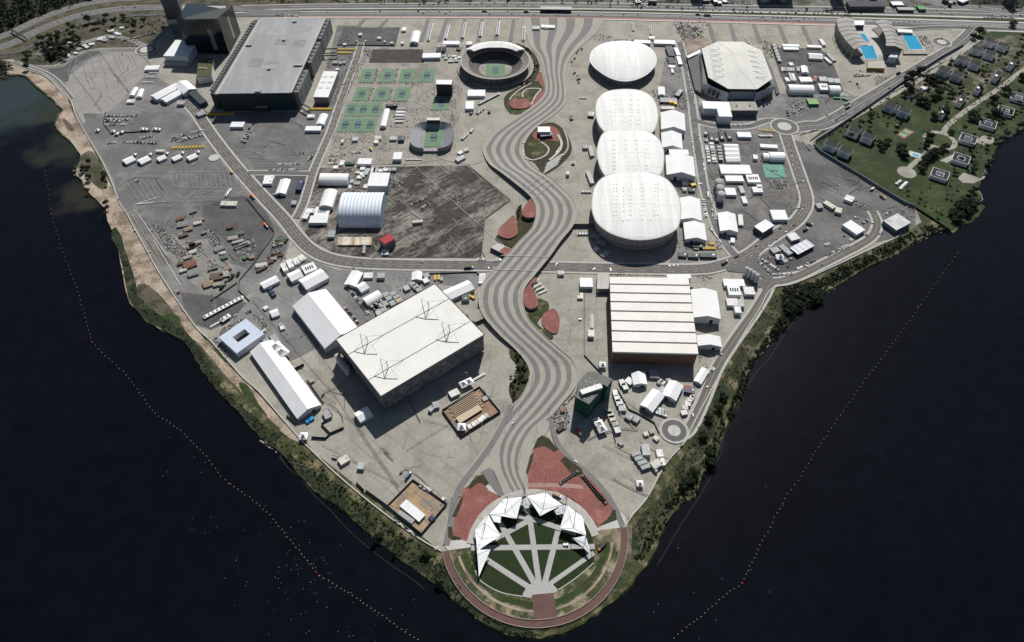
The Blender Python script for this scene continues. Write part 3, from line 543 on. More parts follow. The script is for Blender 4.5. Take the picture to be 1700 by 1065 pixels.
b=MB(); ribbon(b,arc(ox,oy,orr-22,G(742,930),G(1012,900),50),6,grass,ZP+.05); ribbon(b,arc(ox,oy,orr-16,G(742,930),G(1012,900),50),2.4,dirt,ZP+.06); structure(b.build('terrace_grass'))
b=MB(); vs=[]
for x,y in P:
    d=Vector((x-ox,y-oy)).normalized()
    for rr,z in ((orr-8,1.2),(orr,1.2),(orr,-2),(orr-8,-.5)): vs.append((ox+d.x*rr,oy+d.y*rr,z))
b.add(vs,[(4*i+a_,4*i+4+a_,4*i+4+(a_+1)%4,4*i+(a_+1)%4) for i in range(len(P)-1) for a_ in range(4)],board)
b.prism([G(x,y,1.3) for x,y in ((883,988),(919,983.5),(926,1030),(889,1040))],-.2,1.3,board)
structure(b.build('boardwalk'))
for r_,nm in ((orr-.2,'outer'),(orr-7.9,'inner')):
    b=MB(); P2=[Vector((x,y,2.2)) for x,y in arc(ox,oy,r_,G(734,918),G(1040,878),60)]
    for p,q in zip(P2,P2[1:]): b.tube(p,q,.22,kerbm,4)
    tag(b.build('railing'),'thin pale railing on the %s edge of the curved timber boardwalk'%nm,'railing')
wx,wy,wr=circ(G(776,896),G(869,813),G(993,885))
b=MB(); ribbon(b,arc(wx,wy,wr-4,G(1001,886),G(776,902),60),8,kerbm,ZP+.12); structure(b.build('ring_path'))
b=MB()
LQ=[(1330,672),(1030,898),(960,870),(880,850),(800,870),(740,950),(640,935),(540,910),(450,862),(380,808),(345,740),(318,640),(305,560),(308,480),(335,390),(380,310),(440,232),(520,168),(600,125),(700,98),(800,90),(900,92),(1000,115),(1080,150),(1160,200),(1230,265),(1280,340),(1312,430),(1335,560)]
b.add([tuple(G(*Q(*p),ZP+.1)) for p in LQ],[tuple(range(len(LQ)))],lawn); structure(b.build('lawn'))
b=MB()
def pathq(b,x1,y1,x2,y2,w_,z): ribbon(b,[G(*Q(x1,y1)),G(*Q(x2,y2))],w_,mats_path,z)
mats_path=mat('lawn_path',(.36,.355,.34),.85,.06,.05)
for i,(x1,y1,x2,y2,w_) in enumerate(((430,640,790,875,5.6),(545,330,840,850,5.8),(800,320,875,850,5.8),(1030,410,920,850,5.8),(1330,590,960,850,4.6),(310,550,1335,538,5.6),(480,490,800,318,5.6),(790,300,1180,430,5.6),(770,200,790,320,6),(690,280,800,310,5))):
    pathq(b,x1,y1,x2,y2,w_,ZP+.14+i*.01)
hub=[(735,950),(745,915),(775,870),(820,835),(880,822),(940,826),(990,850),(1020,880),(1030,905),(1000,918),(820,935),(810,962)]
b.add([tuple(G(*Q(*p),ZP+.3)) for p in hub],[tuple(range(len(hub)))],mats_path)
structure(b.build('lawn_path'))
b=MB(); ribbon(b,wl([Q(*p) for p in ((345,735),(380,810),(450,865),(540,912),(640,938),(740,952))]),1,kerbm,ZP+.5); ribbon(b,wl([Q(*p) for p in ((1030,900),(1180,800),(1330,672))]),1,kerbm,ZP+.5); structure(b.build('lawn_kerb'))
K7=lambda X,Y:(600+X/5,620+Y/5)
sheet('red_terrace',[(768,811),(790,800),(803,803),(812,814),(832,824),(820,832),(800,850),(786,870),(777,898),(766,895),(750,888),(748,872),(754,848),(762,830)],redpave,ZR+.3)
sheet('red_terrace',[(877,800),(875,782),(882,760),(886,744),(905,738),(922,748),(930,744),(945,758),(958,772),(975,790),(1000,812),(1014,836),(1016,850),(1006,864),(992,876),(984,862),(972,846),(952,829),(925,816),(895,811),(877,813)],redpave,ZR+.32)
b=MB(); ribbon(b,wl([(876,806),(930,806),(968,809)]),5,mat('dusty_red_paving',(.32,.20,.17),.9,.15,.05),ZR+.36); structure(b.build('dusty_track'))
for i,q in enumerate(([(776,808),(792,790),(802,786),(812,802),(806,806),(796,800),(788,806),(780,812)],[(750,858),(764,828),(770,822),(766,838),(757,858)],[(744,874),(750,874),(752,888),(765,892),(764,896),(744,892)],[(885,745),(892,728),(900,722),(912,728),(926,746),(920,750),(904,740),(894,742)],[(873,784),(880,756),(886,750),(884,765),(877,784)],[(930,764),(938,757),(966,778),(968,786),(954,792)],[(994,873),(1014,856),(1016,846),(1022,846),(1024,862),(1008,868)],[(966,794),(976,798),(1002,824),(1006,836),(994,830)])):
    sheet('planting_bed',q,mulch,ZR+.4+i*.01)
b=MB()
for i in range(14):
    t=i/13; p=G(968+36*t,792+42*t); b.box(p.x,p.y,ZR,ZR+2.0,5.2,3.2,wallm,-.9)
for i in range(8):
    t=i/7; p=G(957-25*t,784+18*t); b.box(p.x,p.y,ZR,ZR+1.8,4.8,3,wallm,.6)
tag(b.build('stepped_wall'),'dark stepped retaining wall zigzagging through the red terrace','wall')
# ---- tensile canopy: star sails on masts
canopy_m=mat('tensile_membrane',(.84,.84,.83),.45,.03,.1,fine=.02,stripe=[(0,2.2,.06,.88)])
def sail(pts,hs,label,mast=None,mh=20,peak=None):
    hs=[9.5+(h-10)*.45 for h in hs]; P=[G(*Q(*p),h) for p,h in zip(pts,hs)]; c=sum(P,Vector())/len(P)
    e=empty('canopy',(c.x,c.y,0)); b=MB(); n=len(P); ring=[]
    for i in range(n):                      # scalloped edges
        a_,d_=P[i],P[(i+1)%n]
        for k in range(6):
            t=k/6; q=a_.lerp(d_,t); s_=.28*4*t*(1-t); q=q.lerp(Vector((c.x,c.y,q.z)),s_*.16); ring.append(q)
    m_=len(ring); top_=Vector((c.x,c.y,c.z+(peak or 0)*.2)); vs=[]
    for k in range(5):
        f=k/4
        for q in ring: 
            z=q.z+(top_.z-q.z)*(f**1.6); vs.append((q.x+(c.x-q.x)*f*.98-c.x,q.y+(c.y-q.y)*f*.98-c.y,z))
    b.add(vs,[(k*m_+i,k*m_+(i+1)%m_,(k+1)*m_+(i+1)%m_,(k+1)*m_+i) for k in range(4) for i in range(m_)]+[tuple(4*m_+i for i in range(m_))],canopy_m)
    b.build('membrane',e,True)
    if mast:
        mp=G(*Q(*mast),0); b=MB(); tp=Vector((mp.x-c.x,mp.y-c.y,mh)); b.tube((mp.x-c.x,mp.y-c.y,0),tp,.45,metal,6,.3); b.build('mast',e)
        for q in P:
            b=MB(); b.tube(tp,(q.x-c.x,q.y-c.y,q.z),.16,dkmetal,4); b.build('cable',e)
    for q in P[::2]:
        b=MB(); b.tube((q.x-c.x,q.y-c.y,0),(q.x-c.x,q.y-c.y,q.z+1),.3,metal,5); b.build('pole',e)
    tag(e,label,'canopy','white star-shaped canopies round the lawn')
sail([(338,398),(452,262),(560,445),(360,575)],(6,13,8,12),'white pointed sail canopy on the left rim of the lawn, upper',(425,410),22,3)
sail([(357,560),(475,555),(375,785)],(13,9,4),'narrow white sail tapering down the lower left edge of the lawn',(350,575),20,1)
sail([(455,270),(577,138),(742,120),(690,305)],(11,6,14,9),'white star canopy at the upper left of the lawn',(612,190),23,3)
sail([(470,275),(560,285),(555,340),(500,330)],(12,9,8,10),'small white sail patch beside the upper left star canopy',None,0,1)
sail([(732,150),(770,120),(806,185),(770,212),(722,190)],(12,15,9,7,9),'little white kite-shaped sail at the top centre of the lawn',(750,125),22,1)
sail([(766,116),(930,88),(1075,190),(884,282)],(14,6,13,8),'broad white star canopy right of the top centre mast',(925,145),24,3)
sail([(1000,240),(1062,190),(1110,190),(1085,262),(1020,272)],(9,13,13,8,7),'small white sail between the two right-hand star canopies',(1095,185),23,1)
sail([(1100,182),(1232,280),(1272,445),(1045,385)],(13,6,13,8),'large white star canopy on the right rim of the lawn',(1168,310),23,3)
sail([(560,150),(645,150),(690,215),(610,235)],(9,9,8,8),'white connecting sail at the upper left of the canopy arc',None,0,1)
sail([(1240,290),(1262,440),(1200,400)],(9,10,8),'slim white connecting sail on the right rim of the canopy arc',None,0,1)
sail([(352,415),(392,440),(362,560)],(8,9,10),'slim white connecting sail on the left rim of the canopy arc',None,0,1)
sail([(1150,465),(1262,440),(1312,612),(1240,540)],(9,13,4,7),'long white sail pointing down the lower right edge of the lawn',(1262,445),21,1)
# ================================================================== large buildings
def rectfrom(A,B,C,h):
    a,b_,c=G(*A,h),G(*B,h),G(*C,h); u=(b_-a); L=u.length; u.normalize(); v=Vector((-u.y,u.x,0)); W=(c-b_).dot(v); ctr=a+u*L/2+v*W/2
    return ctr.x,ctr.y,L,abs(W),math.atan2(u.y,u.x)
def local(pts,c): return [(p.x-c.x,p.y-c.y) for p in pts]
def prism_part(name,parent,c,pts,z0,z1,m,top=None):
    b=MB(); b.prism(local(pts,c),z0,z1,m,top); return b.build(name,parent)
def bar_part(name,parent,c,p,q,r,m,n=5,r2=None):
    b=MB(); b.tube(Vector(p)-Vector((c.x,c.y,0)),Vector(q)-Vector((c.x,c.y,0)),r,m,n,r2); return b.build(name,parent)
# --- arena with masts on the roof
fabric=mat('printed_fabric',(.12,.125,.13),.85,.3,.09,col2=(.23,.235,.24),scale2=.16,mix=.52,coord='obj',fine=.15)
roofw=mat('dusty_white_roof',(.70,.685,.64),.7,.05,.03,stripe=[(0,3.2,.05,.93)],coord='obj',fine=.04)
A,B,C,D=(557.7,563.5),(722,471),(804.4,555.4),(632.5,658)
HH=34; c=sum((G(*p,HH) for p in (A,B,C,D)),Vector())/4; c.z=0
e=empty('aquatics_arena',(c.x,c.y,0)); pts=[G(*p,HH) for p in (A,D,C,B)]
prism_part('wall',e,c,[c+(Vector((p.x,p.y,0))-c)*.985 for p in pts],3,HH-.5,fabric)
prism_part('base',e,c,[c+(Vector((p.x,p.y,0))-c)*.93 for p in pts],-.2,3.0,dkmetal)
prism_part('roof',e,c,pts,HH-.5,HH+.6,roofw); 
for p,q in zip(pts,pts[1:]+pts[:1]): bar_part('roof_edge',e,c,(p.x,p.y,HH+.7),(q.x,q.y,HH+.7),.5,dkmetal,4)
for a_,b_ in (((578,588),(746,495)),((612,630),(780,533))): bar_part('roof_rail',e,c,G(*a_,HH+.8),G(*b_,HH+.8),.3,dkmetal,4)
S_=tl(460,426)
for (x,y) in ((755,720),(1262,432),(1432,622),(922,925)):
    dx,dy=x-755,y-720; k=lambda X,Y,h=HH+.9:G(*S_(X+dx,Y+dy),h)
    foot=k(755,720); top_=Vector((foot.x,foot.y,HH+15)); crn=[k(640,785),k(880,650),k(690,640),k(833,808),k(725,805)]
    bar_part('mast',e,c,foot,top_,.55,metal,6,.3)
    for q in crn: bar_part('mast_cable',e,c,top_,q,.14,dkmetal,4)
    for q,r_ in ((crn[0],crn[4]),(crn[4],crn[3]),(crn[4],foot),(crn[2],crn[4])): bar_part('dark_bar',e,c,q,r_,.28,dkmetal,4)  # thin dark bars along the roof, meeting at one point below each mast
for i in range(14):
    t=(i+.5)/14; p=pts[1].lerp(pts[2],t); d=(p-c); d.z=0; d.normalize(); bar_part('column',e,c,(p.x-d.x*.5,p.y-d.y*.5,5),(p.x+d.x*3.2,p.y+d.y*3.2,-.2),.28,metal,4)
for i in range(8):
    t=(i+.5)/8; p=pts[0].lerp(pts[1],t); d=(p-c); d.z=0; d.normalize(); bar_part('column',e,c,(p.x-d.x*.5,p.y-d.y*.5,5),(p.x+d.x*3,p.y+d.y*3,-.2),.28,metal,4)
tag(e,'huge white-roofed rectangular arena with four cable masts on top and grey printed walls','arena')
# --- arena with eight strips
brick=mat('terracotta_slats',(.20,.105,.07),.85,.12,.2,stripe=[(2,2.4,.2,.7),(0,7,.06,.6)],coord='obj')
A,B,C,D=(1012,459),(1143,461),(1159.5,588.5),(1017,585); HH=24
a,b1,c1,d1=[G(*p,HH) for p in (A,B,C,D)]; c=(a+b1+c1+d1)/4; c.z=0; e=empty('strip_roofed_arena',(c.x,c.y,0))
prism_part('wall',e,c,[c+(Vector((p.x,p.y,0))-c)*.985 for p in (d1,c1,b1,a)],-.2,HH-1,brick)
cream=mat('cream_roof',(.69,.66,.61),.7,.06,.05,coord='obj',stripe=[(0,2,.05,.95)],fine=.04)
tb=[0,.107,.228,.35,.475,.602,.733,.866,1]
for i in range(8):
    t0,t1=tb[i],tb[i+1]; l0,l1=a.lerp(d1,t0),a.lerp(d1,t1); r0,r1=b1.lerp(c1,t0),b1.lerp(c1,t1); b=MB(); L=lambda p,z:(p.x-c.x,p.y-c.y,z)
    vs=[L(l0,HH-1),L(r0,HH-1),L(r1,HH-1),L(l1,HH-1),L(l0,HH-.2),L(r0,HH-.2),L(r1.lerp(r0,.06),HH+.7),L(l1.lerp(l0,.06),HH+.7),L(r1,HH-.2),L(l1,HH-.2)]
    b.add(vs,[(4,7,6,5),(7,9,8,6)],cream); b.add(vs,[(0,4,5,1),(1,5,6,8,2),(3,9,7,4,0),(2,8,9,3)],kerbm); b.build('roof_strip',e)
for t in tb[1:-1]:
    p,q=a.lerp(d1,t),b1.lerp(c1,t); bar_part('gutter',e,c,(p.x,p.y,HH+.1),(q.x,q.y,HH+.1),.3,mat('gutter',(.16,.14,.115)),4)
prism_part('side_building',e,c,[G(x,y,8) for x,y in ((991,479),(1011,479),(1011,453),(992,453))],-.2,8,concrete,concrete_l)
tag(e,'flat square arena with eight cream roof strips and reddish slatted walls','arena')
# --- round arenas
def arena(name,out,h,dome,label,wallm_,roofm,rib=None,vents=(),fascia=None,inset=.955,wh=None,podium=None):
    P0=[G(x,y,h) for x,y in crom(out,4,True)]; c=sum(P0,Vector())/len(P0); c.z=0; e=empty(name,(c.x,c.y,0)); n=len(P0)
    P=[Vector((p.x-c.x,p.y-c.y,0)) for p in P0]
    if (P[0].x*P[1].y-P[0].y*P[1].x)<0: P.reverse()
    b=MB()
    vs=[]
    for z,k in ((-.2,inset-.03),(h*.45,inset-.01),(h-1.2,inset)): vs+=[(p.x*k,p.y*k,z) for p in P]
    b.add(vs,[(k*n+i,k*n+(i+1)%n,(k+1)*n+(i+1)%n,(k+1)*n+i) for k in range(2) for i in range(n)],wallm_); b.build('wall',e)
    b=MB(); vs=[]; rings=[(1,0),(.97,.35),(.9,.9)]+[(f,1-(f)**2.2) for f in (.75,.6,.45,.3,.15,.02)]
    for f,g_ in rings:
        z=h+(dome*(1-f**2.2) if f<=.97 else 0)+(.3 if f<1 else 0); vs+=[(p.x*f,p.y*f,z) for p in P]
    K=len(rings); b.add(vs,[(k*n+i,k*n+(i+1)%n,(k+1)*n+(i+1)%n,(k+1)*n+i) for k in range(K-1) for i in range(n)]+[tuple((K-1)*n+i for i in range(n))],roofm)
    b.build('roof',e,True)
    b=MB(); vs=[]
    for z,k in ((h-1.3,inset),(h-1.3,1.0),(h+.35,1.004),(h+.4,.985)): vs+=[(p.x*k,p.y*k,z) for p in P]
    b.add(vs,[(k*n+i,k*n+(i+1)%n,(k+1)*n+(i+1)%n,(k+1)*n+i) for k in range(3) for i in range(n)],fascia or kerbm); b.build('eave',e)
    if rib:
        for i in range(0,n,rib):
            p=P[i]; bar_part('fin',e,Vector((0,0,0)),(p.x*(inset-.015),p.y*(inset-.015),0.5),(p.x*(inset+.012),p.y*(inset+.012),h-1.3),.35,metal,4)
    if vents:
        vb=None
        for (x,y) in vents:
            q=G(x,y,h+dome*.6); f=min(.95,max(abs(q.x-c.x)/max(abs(p.x) for p in P),abs(q.y-c.y)/max(abs(p.y) for p in P)))
            if vb is None:
                b=MB(); b.box(0,0,0,.7,1.0,1.0,metal,0,mat('vent_grey',(.2,.2,.19))); vb=b.build('roof_vent',e); o=vb
            else: o=vb.copy(); COL.objects.link(o); o.parent=e
            o.location=(q.x-c.x,q.y-c.y,h+dome*(1-f**2.2)-.1)
    for t in (.25,.5,.75) if rib else ():
        pass
    tag(e,label,'arena'); return e,c,P
V=tl(960,0,3.944); W=tl(940,230,3.944)
dome_m=mat('white_dome_roof',(.66,.655,.63),.65,.07,.03,coord='obj',col2=(.71,.705,.685),scale2=.03,mix=.54,stretch=(2,4,.25),stripe=[(0,3.3,.06,.92),(1,34,.02,.7),(0,30,.012,.8)],fine=.04)
panel=mat('ribbed_facade',(.30,.30,.30),.6,.1,.1,coord='obj',stripe=[(2,13.5,.12,.35),(2,27,.3,.7)])
def vents(T,xs,ys,jit=0): return [T(x+R.uniform(-2,2),y+R.uniform(-2,2)) for y in ys for x in xs if R.random()<.85]
sm_rim=mat('pale_blue_fascia',(.52,.58,.64),.5,.05,.1)
arena('velodrome',[V(*p) for p in ((75,385),(92,330),(150,288),(240,268),(340,268),(430,290),(488,330),(512,380),(502,430),(450,485),(370,522),(290,530),(210,510),(140,468),(95,428))],15,8,'egg-shaped white velodrome with a smooth domed roof and pale blue rim',mat('grey_cladding',(.16,.165,.17),.6,.08,.1),dome_m,fascia=sm_rim,inset=.93)
arena('round_roofed_arena',[V(*p) for p in ((112,700),(128,645),(175,602),(255,584),(370,584),(450,608),(500,658),(522,730),(518,800),(490,862),(430,885),(300,890),(200,880),(150,840),(120,780))],25,3.5,'white rounded arena, northernmost and partly overlapped of the three joined arenas',panel,dome_m,rib=3,vents=vents(V,(225,240,280,295,340,350,385,398),(620,655,690,720,740,765,790,815)))
arena('round_roofed_arena',[V(*p) for p in ((124,960),(160,872),(240,846),(340,843),(440,855),(520,900),(556,970),(562,1040),(545,1130),(480,1180),(330,1195),(220,1180),(160,1130),(126,1040))],25.6,3.5,'white rounded arena in the middle of the row of three joined arenas',panel,dome_m,rib=3,vents=vents(W,(308,320,385,398,455,468,520,535),(15,45,75,100,125,155,178,200)))
arena('round_roofed_arena',[W(*p) for p in ((166,440),(180,330),(232,258),(330,222),(450,214),(560,225),(650,258),(712,325),(746,410),(752,490),(735,572),(690,615),(600,650),(500,664),(400,656),(290,620),(210,562),(176,500))],27,4.5,'largest white round-roofed arena at the southern end of the joined row',panel,dome_m,rib=2,vents=vents(W,(312,328,372,412,425,490,505,580,600),(300,325,350,380,405,430,450,478,505))+vents(W,(372,410,500,548),(540,)))
# --- round tennis stadium
HH=16; rc=circ(G(765,104,HH),G(822,131.5,HH),G(879,104,HH)); cx,cy,RR=rc; c=Vector((cx,cy,0)); e=empty('tennis_stadium',(cx,cy,0))
seat=mat('stadium_seating',(.10,.085,.08),.8,.25,.2,coord='obj',stripe=[(2,.9,.4,.7)],fine=.3)
seatl=mat('bare_grandstand',(.24,.21,.19),.8,.3,.2,coord='obj',stripe=[(2,.9,.4,.75)],fine=.4)
b=MB(); b.lathe([(RR*.93,-.2),(RR*.95,6),(RR,HH)],mat('mesh_screen',(.10,.095,.095),.8,.1,.2),48); b.build('outer_wall',e)
b=MB(); b.lathe([(RR,HH),(RR+.6,HH+1),(RR-1.4,HH+1),(RR-1.6,HH)],kerbm,64); b.build('rim',e)
b=MB(); b.lathe([(RR-1.6,HH),(RR*.78,HH-5.5),(RR*.765,HH-8)],seatl,48); b.build('upper_stand',e)
b=MB(); b.lathe([(RR*.765,HH-8),(RR*.74,HH-8.2),(RR*.50,1.4),(RR*.49,.2)],seat,48); b.build('lower_stand',e)
b=MB(); b.lathe([(RR*1.12,3.2),(RR*1.06,3.2),(RR*.95,3.2),(RR*.93,3)],concrete,48); b.lathe([(RR*1.12,-.2),(RR*1.12,3.2)],wallm,48); b.build('podium',e)
b=MB(); b.lathe([(RR*.49,.25),(.1,.25)],concrete,32); b.build('arena_floor',e)
for i in range(36):
    a_=6.2832*i/36; bar_part('column',e,Vector(),(RR*1.01*math.cos(a_),RR*1.01*math.sin(a_),3),(RR*1.005*math.cos(a_),RR*1.005*math.sin(a_),HH),.3,kerbm,4)
b=MB(); vs=[]; n=24
for i in range(n+1):
    a_=math.radians(32+116*i/n); ri=RR*(.60+.16*abs(math.cos(a_))**1.5)
    for r_,z in ((RR+1.5,HH+3.5),(RR*.84,HH+7.5),(ri,HH+5.5),(ri,HH+4.3),(RR+1.5,HH+2)): vs.append((r_*math.cos(a_),r_*math.sin(a_),z))
b.add(vs,[(5*i+k,5*i+5+k,5*i+5+(k+1)%5,5*i+(k+1)%5) for i in range(n) for k in range(5)]+[(0,1,2,3,4),tuple(5*n+k for k in (4,3,2,1,0))],dome_m); b.build('canopy_roof',e)
q=G(822.5,116.8)-c; b=MB(); b.box(q.x,q.y,.3,.42,44,37,clay,math.pi/2); b.box(q.x,q.y,.42,.5,24,11.5,courtin,math.pi/2); b.build('court',e)
tag(e,'round open tennis stadium with a white crescent roof over its northern stand','stadium')
# --- octagonal arena
O=tl(1020,0); HH=27; body=[(1163,84),(1166,110),(1166.5,137),(1210,154),(1214,149),(1254,148.5),(1256,153.5),(1287,141),(1284,118),(1268,86),(1236,70),(1190,70)]
octo=[O(*p) for p in ((725,402),(780,640),(945,735),(1185,738),(1312,650),(1225,420),(1070,345),(855,342))]
P=[G(*p,HH) for p in octo]; c=sum(P,Vector())/8; c.z=0; e=empty('octagonal_arena',(c.x,c.y,0))
bw=mat('white_concrete_wall',(.55,.56,.58),.7,.08,.08,coord='obj',stripe=[(2,5,.04,.8)])
prism_part('wall',e,c,[G(*p,19) for p in body],-.2,19,bw,dkmetal)
prism_part('drum',e,c,[c+(Vector((p.x,p.y,0))-c)*.93 for p in P],18,HH-1,dkmetal)
b=MB(); rp=[G(1220,88,HH+5),G(1228,113,HH+5)]; L=lambda p,z=None:(p.x-c.x,p.y-c.y,p.z if z is None else z)
old=mat('weathered_white_roof',(.60,.59,.54),.8,.07,.04,coord='obj',stripe=[(0,2.2,.05,.93)],stretch=(8,2,.5),fine=.05)
vs=[L(p) for p in P]+[L(p) for p in rp]+[L(p,HH-1) for p in P]
b.add(vs,[(0,1,9,8),(1,2,9),(2,3,9),(3,4,9),(4,5,8,9),(5,6,8),(6,7,8),(7,0,8)],old); b.add(vs,[(10+i,10+(i+1)%8,(i+1)%8,i) for i in range(8)],mat('teal_trim',(.10,.17,.16))); b.build('roof',e)
for p,q in [(rp[0],rp[1]),(P[7],rp[0]),(P[6],rp[0]),(P[2],rp[1]),(P[3],rp[1])]: bar_part('ridge',e,c,(p.x,p.y,p.z+.2),(q.x,q.y,q.z+.2),.4,white,4)
for side,s0,s1 in ((1,(785,385),(835,650)),(-1,(1190,400),(1275,660))):
    for i in range(6):
        t=i/6; x0=s0[0]+(s1[0]-s0[0])*t; y0=s0[1]+(s1[1]-s0[1])*t; sx=90*side*(1 if side>0 else 1)
        a1=G(*O(x0,y0),HH+2); a2=G(*O(x0+sx,y0+14),HH+3.5); a3=G(*O(x0+side*5,y0+40),HH+2); m1=Vector((a1.x,a1.y,HH+8))
        bar_part('truss',e,c,m1,a2,.28,metal,4); bar_part('truss',e,c,a2,a3,.28,metal,4); bar_part('truss_post',e,c,a1,m1,.3,metal,4)
prism_part('concourse',e,c,[G(x,y,6) for x,y in ((1140,93),(1154,148),(1167,155),(1168,125),(1158,85))],-.2,6,wallm,mat('concourse_deck',(.10,.095,.09)))
prism_part('concourse',e,c,[G(x,y,4) for x,y in ((1282,124),(1289,156),(1294,152),(1284,120))],-.2,4,wallm,mat('concourse_deck',(.1,.1,.1)))
prism_part('entrance_roof',e,c,[G(*O(x,y),9) for x,y in ((600,465),(615,478),(725,425),(705,412))],6.2,9,white)
for q in ([(790,738),(775,790),(795,800),(812,750)],[(825,752),(808,805),(830,820),(845,765)],[(858,772),(842,822),(862,830),(878,782)]):
    p=G(*O(*q[0]),14); b=MB(); b.box(p.x-c.x,p.y-c.y-1.5,6,16,5,2,glass,-.4); b.build('window',e)
for x,y in ((1245,815),(1270,800),(1293,785)):
    p=G(*O(x,y),8); b=MB(); b.box(p.x-c.x,p.y-c.y-2.0,4,14,4,2.5,glass,.55); b.build('window',e)
tag(e,'large octagonal arena with a stained white hipped roof and zigzag roof trusses','arena')
def simple(name,A,B,C,h,wm_,rm,label,cat,parts=None,z0=-.2,group=None):
    x,y,L,W_,a_=rectfrom(A,B,C,h); e=empty(name,(x,y,0),a_)
    b=MB(); b.box(0,0,z0,h-.4,L*.985,W_*.985,wm_); b.build('wall',e)
    b=MB(); b.box(0,0,h-.4,h+.3,L,W_,rm); b.build('roof',e); tag(e,label,cat,group); return e,L,W_
corr=mat('grey_corrugated_wall',(.22,.225,.23),.7,.08,.1,coord='obj',stripe=[(0,1.6,.3,.75)])
e,L,W_=simple('annex_hall',O(960,915)[0:2],O(1198,915),O(1182,842),13,mat('teal_grey_wall',(.09,.11,.115),.6,.1,.1,coord='obj',stripe=[(0,9,.04,3)]),mat('stained_flat_roof',(.36,.34,.30),.9,.25,.06,coord='obj',stretch=(0,1,.15)),'annex with a stained flat roof and two vents, against the octagonal arena','annex')
for k in (-.22,.25):
    b=MB(); b.box(L*k,0,13.3,14.8,2.6,2.2,dkmetal); b.build('roof_vent',e)
simple('annex_hall',O(738,898),O(965,905),O(958,845),15,wall_w,whiteb,'tall white temporary hall joined to the octagonal arena, the longer block','annex')
simple('annex_hall',O(868,965),O(980,967),O(975,905),15,wall_w,whiteb,'tall white temporary block standing in front of the longer white hall','annex')
# --- huge grey-roofed hall
HH=36; A,B,C,D=(359,155),(484.5,153.5),(541.7,29.5),(434,28.3); P=[G(*p,HH) for p in (A,B,C,D)]; c=sum(P,Vector())/4; c.z=0; e=empty('broadcast_hall',(c.x,c.y,0))
navy=mat('dark_teal_cladding',(.018,.035,.042),.5,.15,.1,coord='obj',stripe=[(0,6,.03,1.6)])
prism_part('wall',e,c,[c+(Vector((p.x,p.y,0))-c)*.99 for p in P],-.2,HH-1,navy)
ibc=mat('grey_metal_roof',(.25,.255,.26),.55,.05,.03,coord='obj',col2=(.30,.305,.31),scale2=.02,mix=.52,stretch=(-10,1.6,.35),fine=.03)
prism_part('roof',e,c,P,HH-1,HH,ibc,ibc)
for t0 in (.195,.40,.66,.87): # pale seams
    p=P[0].lerp(P[1],t0); q=P[3].lerp(P[2],t0); bar_part('roof_seam',e,c,(p.x,p.y,HH+.2),(q.x,q.y,HH+.2),.5,kerbm,4)
for k in range(14):
    t=R.choice((.02,.2,.41,.67))+R.uniform(0,.02); s=R.uniform(0,.86); t2=t+R.choice((.09,.18)); s2=s+R.uniform(.05,.12)
    q=[P[0].lerp(P[1],t).lerp(P[3].lerp(P[2],t),s),P[0].lerp(P[1],t2).lerp(P[3].lerp(P[2],t2),s),P[0].lerp(P[1],t2).lerp(P[3].lerp(P[2],t2),s2),P[0].lerp(P[1],t).lerp(P[3].lerp(P[2],t),s2)]
    prism_part('roof_panel',e,c,q,HH,HH+.05+k*.004,mat('roof_panel_%d'%(k%3),((.22,.225,.23),(.30,.305,.31),(.27,.275,.28))[k%3]))
T=tl(340,0)
for x,y,lx in ((365,368,11),(657,325,6),(745,172,8),(775,535,16),(533,565,6),(440,752,11)):
    p=G(*T(x,y),HH+2); b=MB(); b.box(p.x-c.x,p.y-c.y,HH,HH+2.6,lx,6,metal); b.build('roof_unit',e)
prism_part('service_strip',e,c,[G(*T(x,y),30) for x,y in ((45,775),(95,778),(455,160),(400,168))],-.2,30,navy,dkmetal)
prism_part('roof_kerb',e,c,[G(*T(x,y),HH+.5) for x,y in ((80,778),(110,778),(470,160),(448,160))],HH-1,HH+.5,kerbm)
for i in range(26):
    t=(i+.4)/26; p=G(*T(55+350*t,755-575*t),31); b=MB(); b.box(p.x-c.x,p.y-c.y,30,33,7,5,metal,-.1); b.box(p.x-c.x,p.y-c.y,33,33.2,5,3.4,dkmetal,-.1); b.build('cooling_unit',e)
for q in ([(1003,150),(1040,148),(965,318),(930,318)],[(925,345),(965,345),(880,518),(832,515)],[(805,582),(862,575),(775,762),(722,762)]):
    qq=[G(*T(*p),31) for p in (q[3],q[2],q[1],q[0])]; prism_part('side_wing',e,c,qq,-.2,31,corr,mat('wing_top',(.16,.16,.165)))
    for k in range(5):
        t=(k+.6)/5.5; p=(qq[3]*.5+qq[2]*.5).lerp(qq[0]*.5+qq[1]*.5,t); b=MB(); b.box(p.x-c.x,p.y-c.y,31,32.6,7.5,6,metal,-.2); b.box(p.x-c.x,p.y-c.y,32.6,32.8,5.5,4,dkmetal,-.2); b.build('cooling_unit',e)
prism_part('roof_kerb',e,c,[G(*T(x,y),HH+.5) for x,y in ((700,762),(722,762),(1003,152),(982,152))],HH-1,HH+.5,kerbm)
tag(e,'enormous flat broadcast hall with a patched grey metal roof and dark teal front','hall')
simple('porch',T(415,888),T(518,890),T(522,866),9,dkmetal,kerbm,'small white-roofed entrance porch before the dark front of the grey hall','porch')
e,L,W_=simple('studio_block',T(900,803),T(1024,806),T(1110,592),15,corr,whiteb,'white-roofed long block with six beige skylights beside the grey hall','building')
for i in range(3):
    for j in (-.24,.24):
        b=MB(); b.box(L*j,W_*(-.16+i*.22),15.3,15.6,L*.3,W_*.055,mat('skylight',(.55,.50,.38))); b.build('skylight',e)
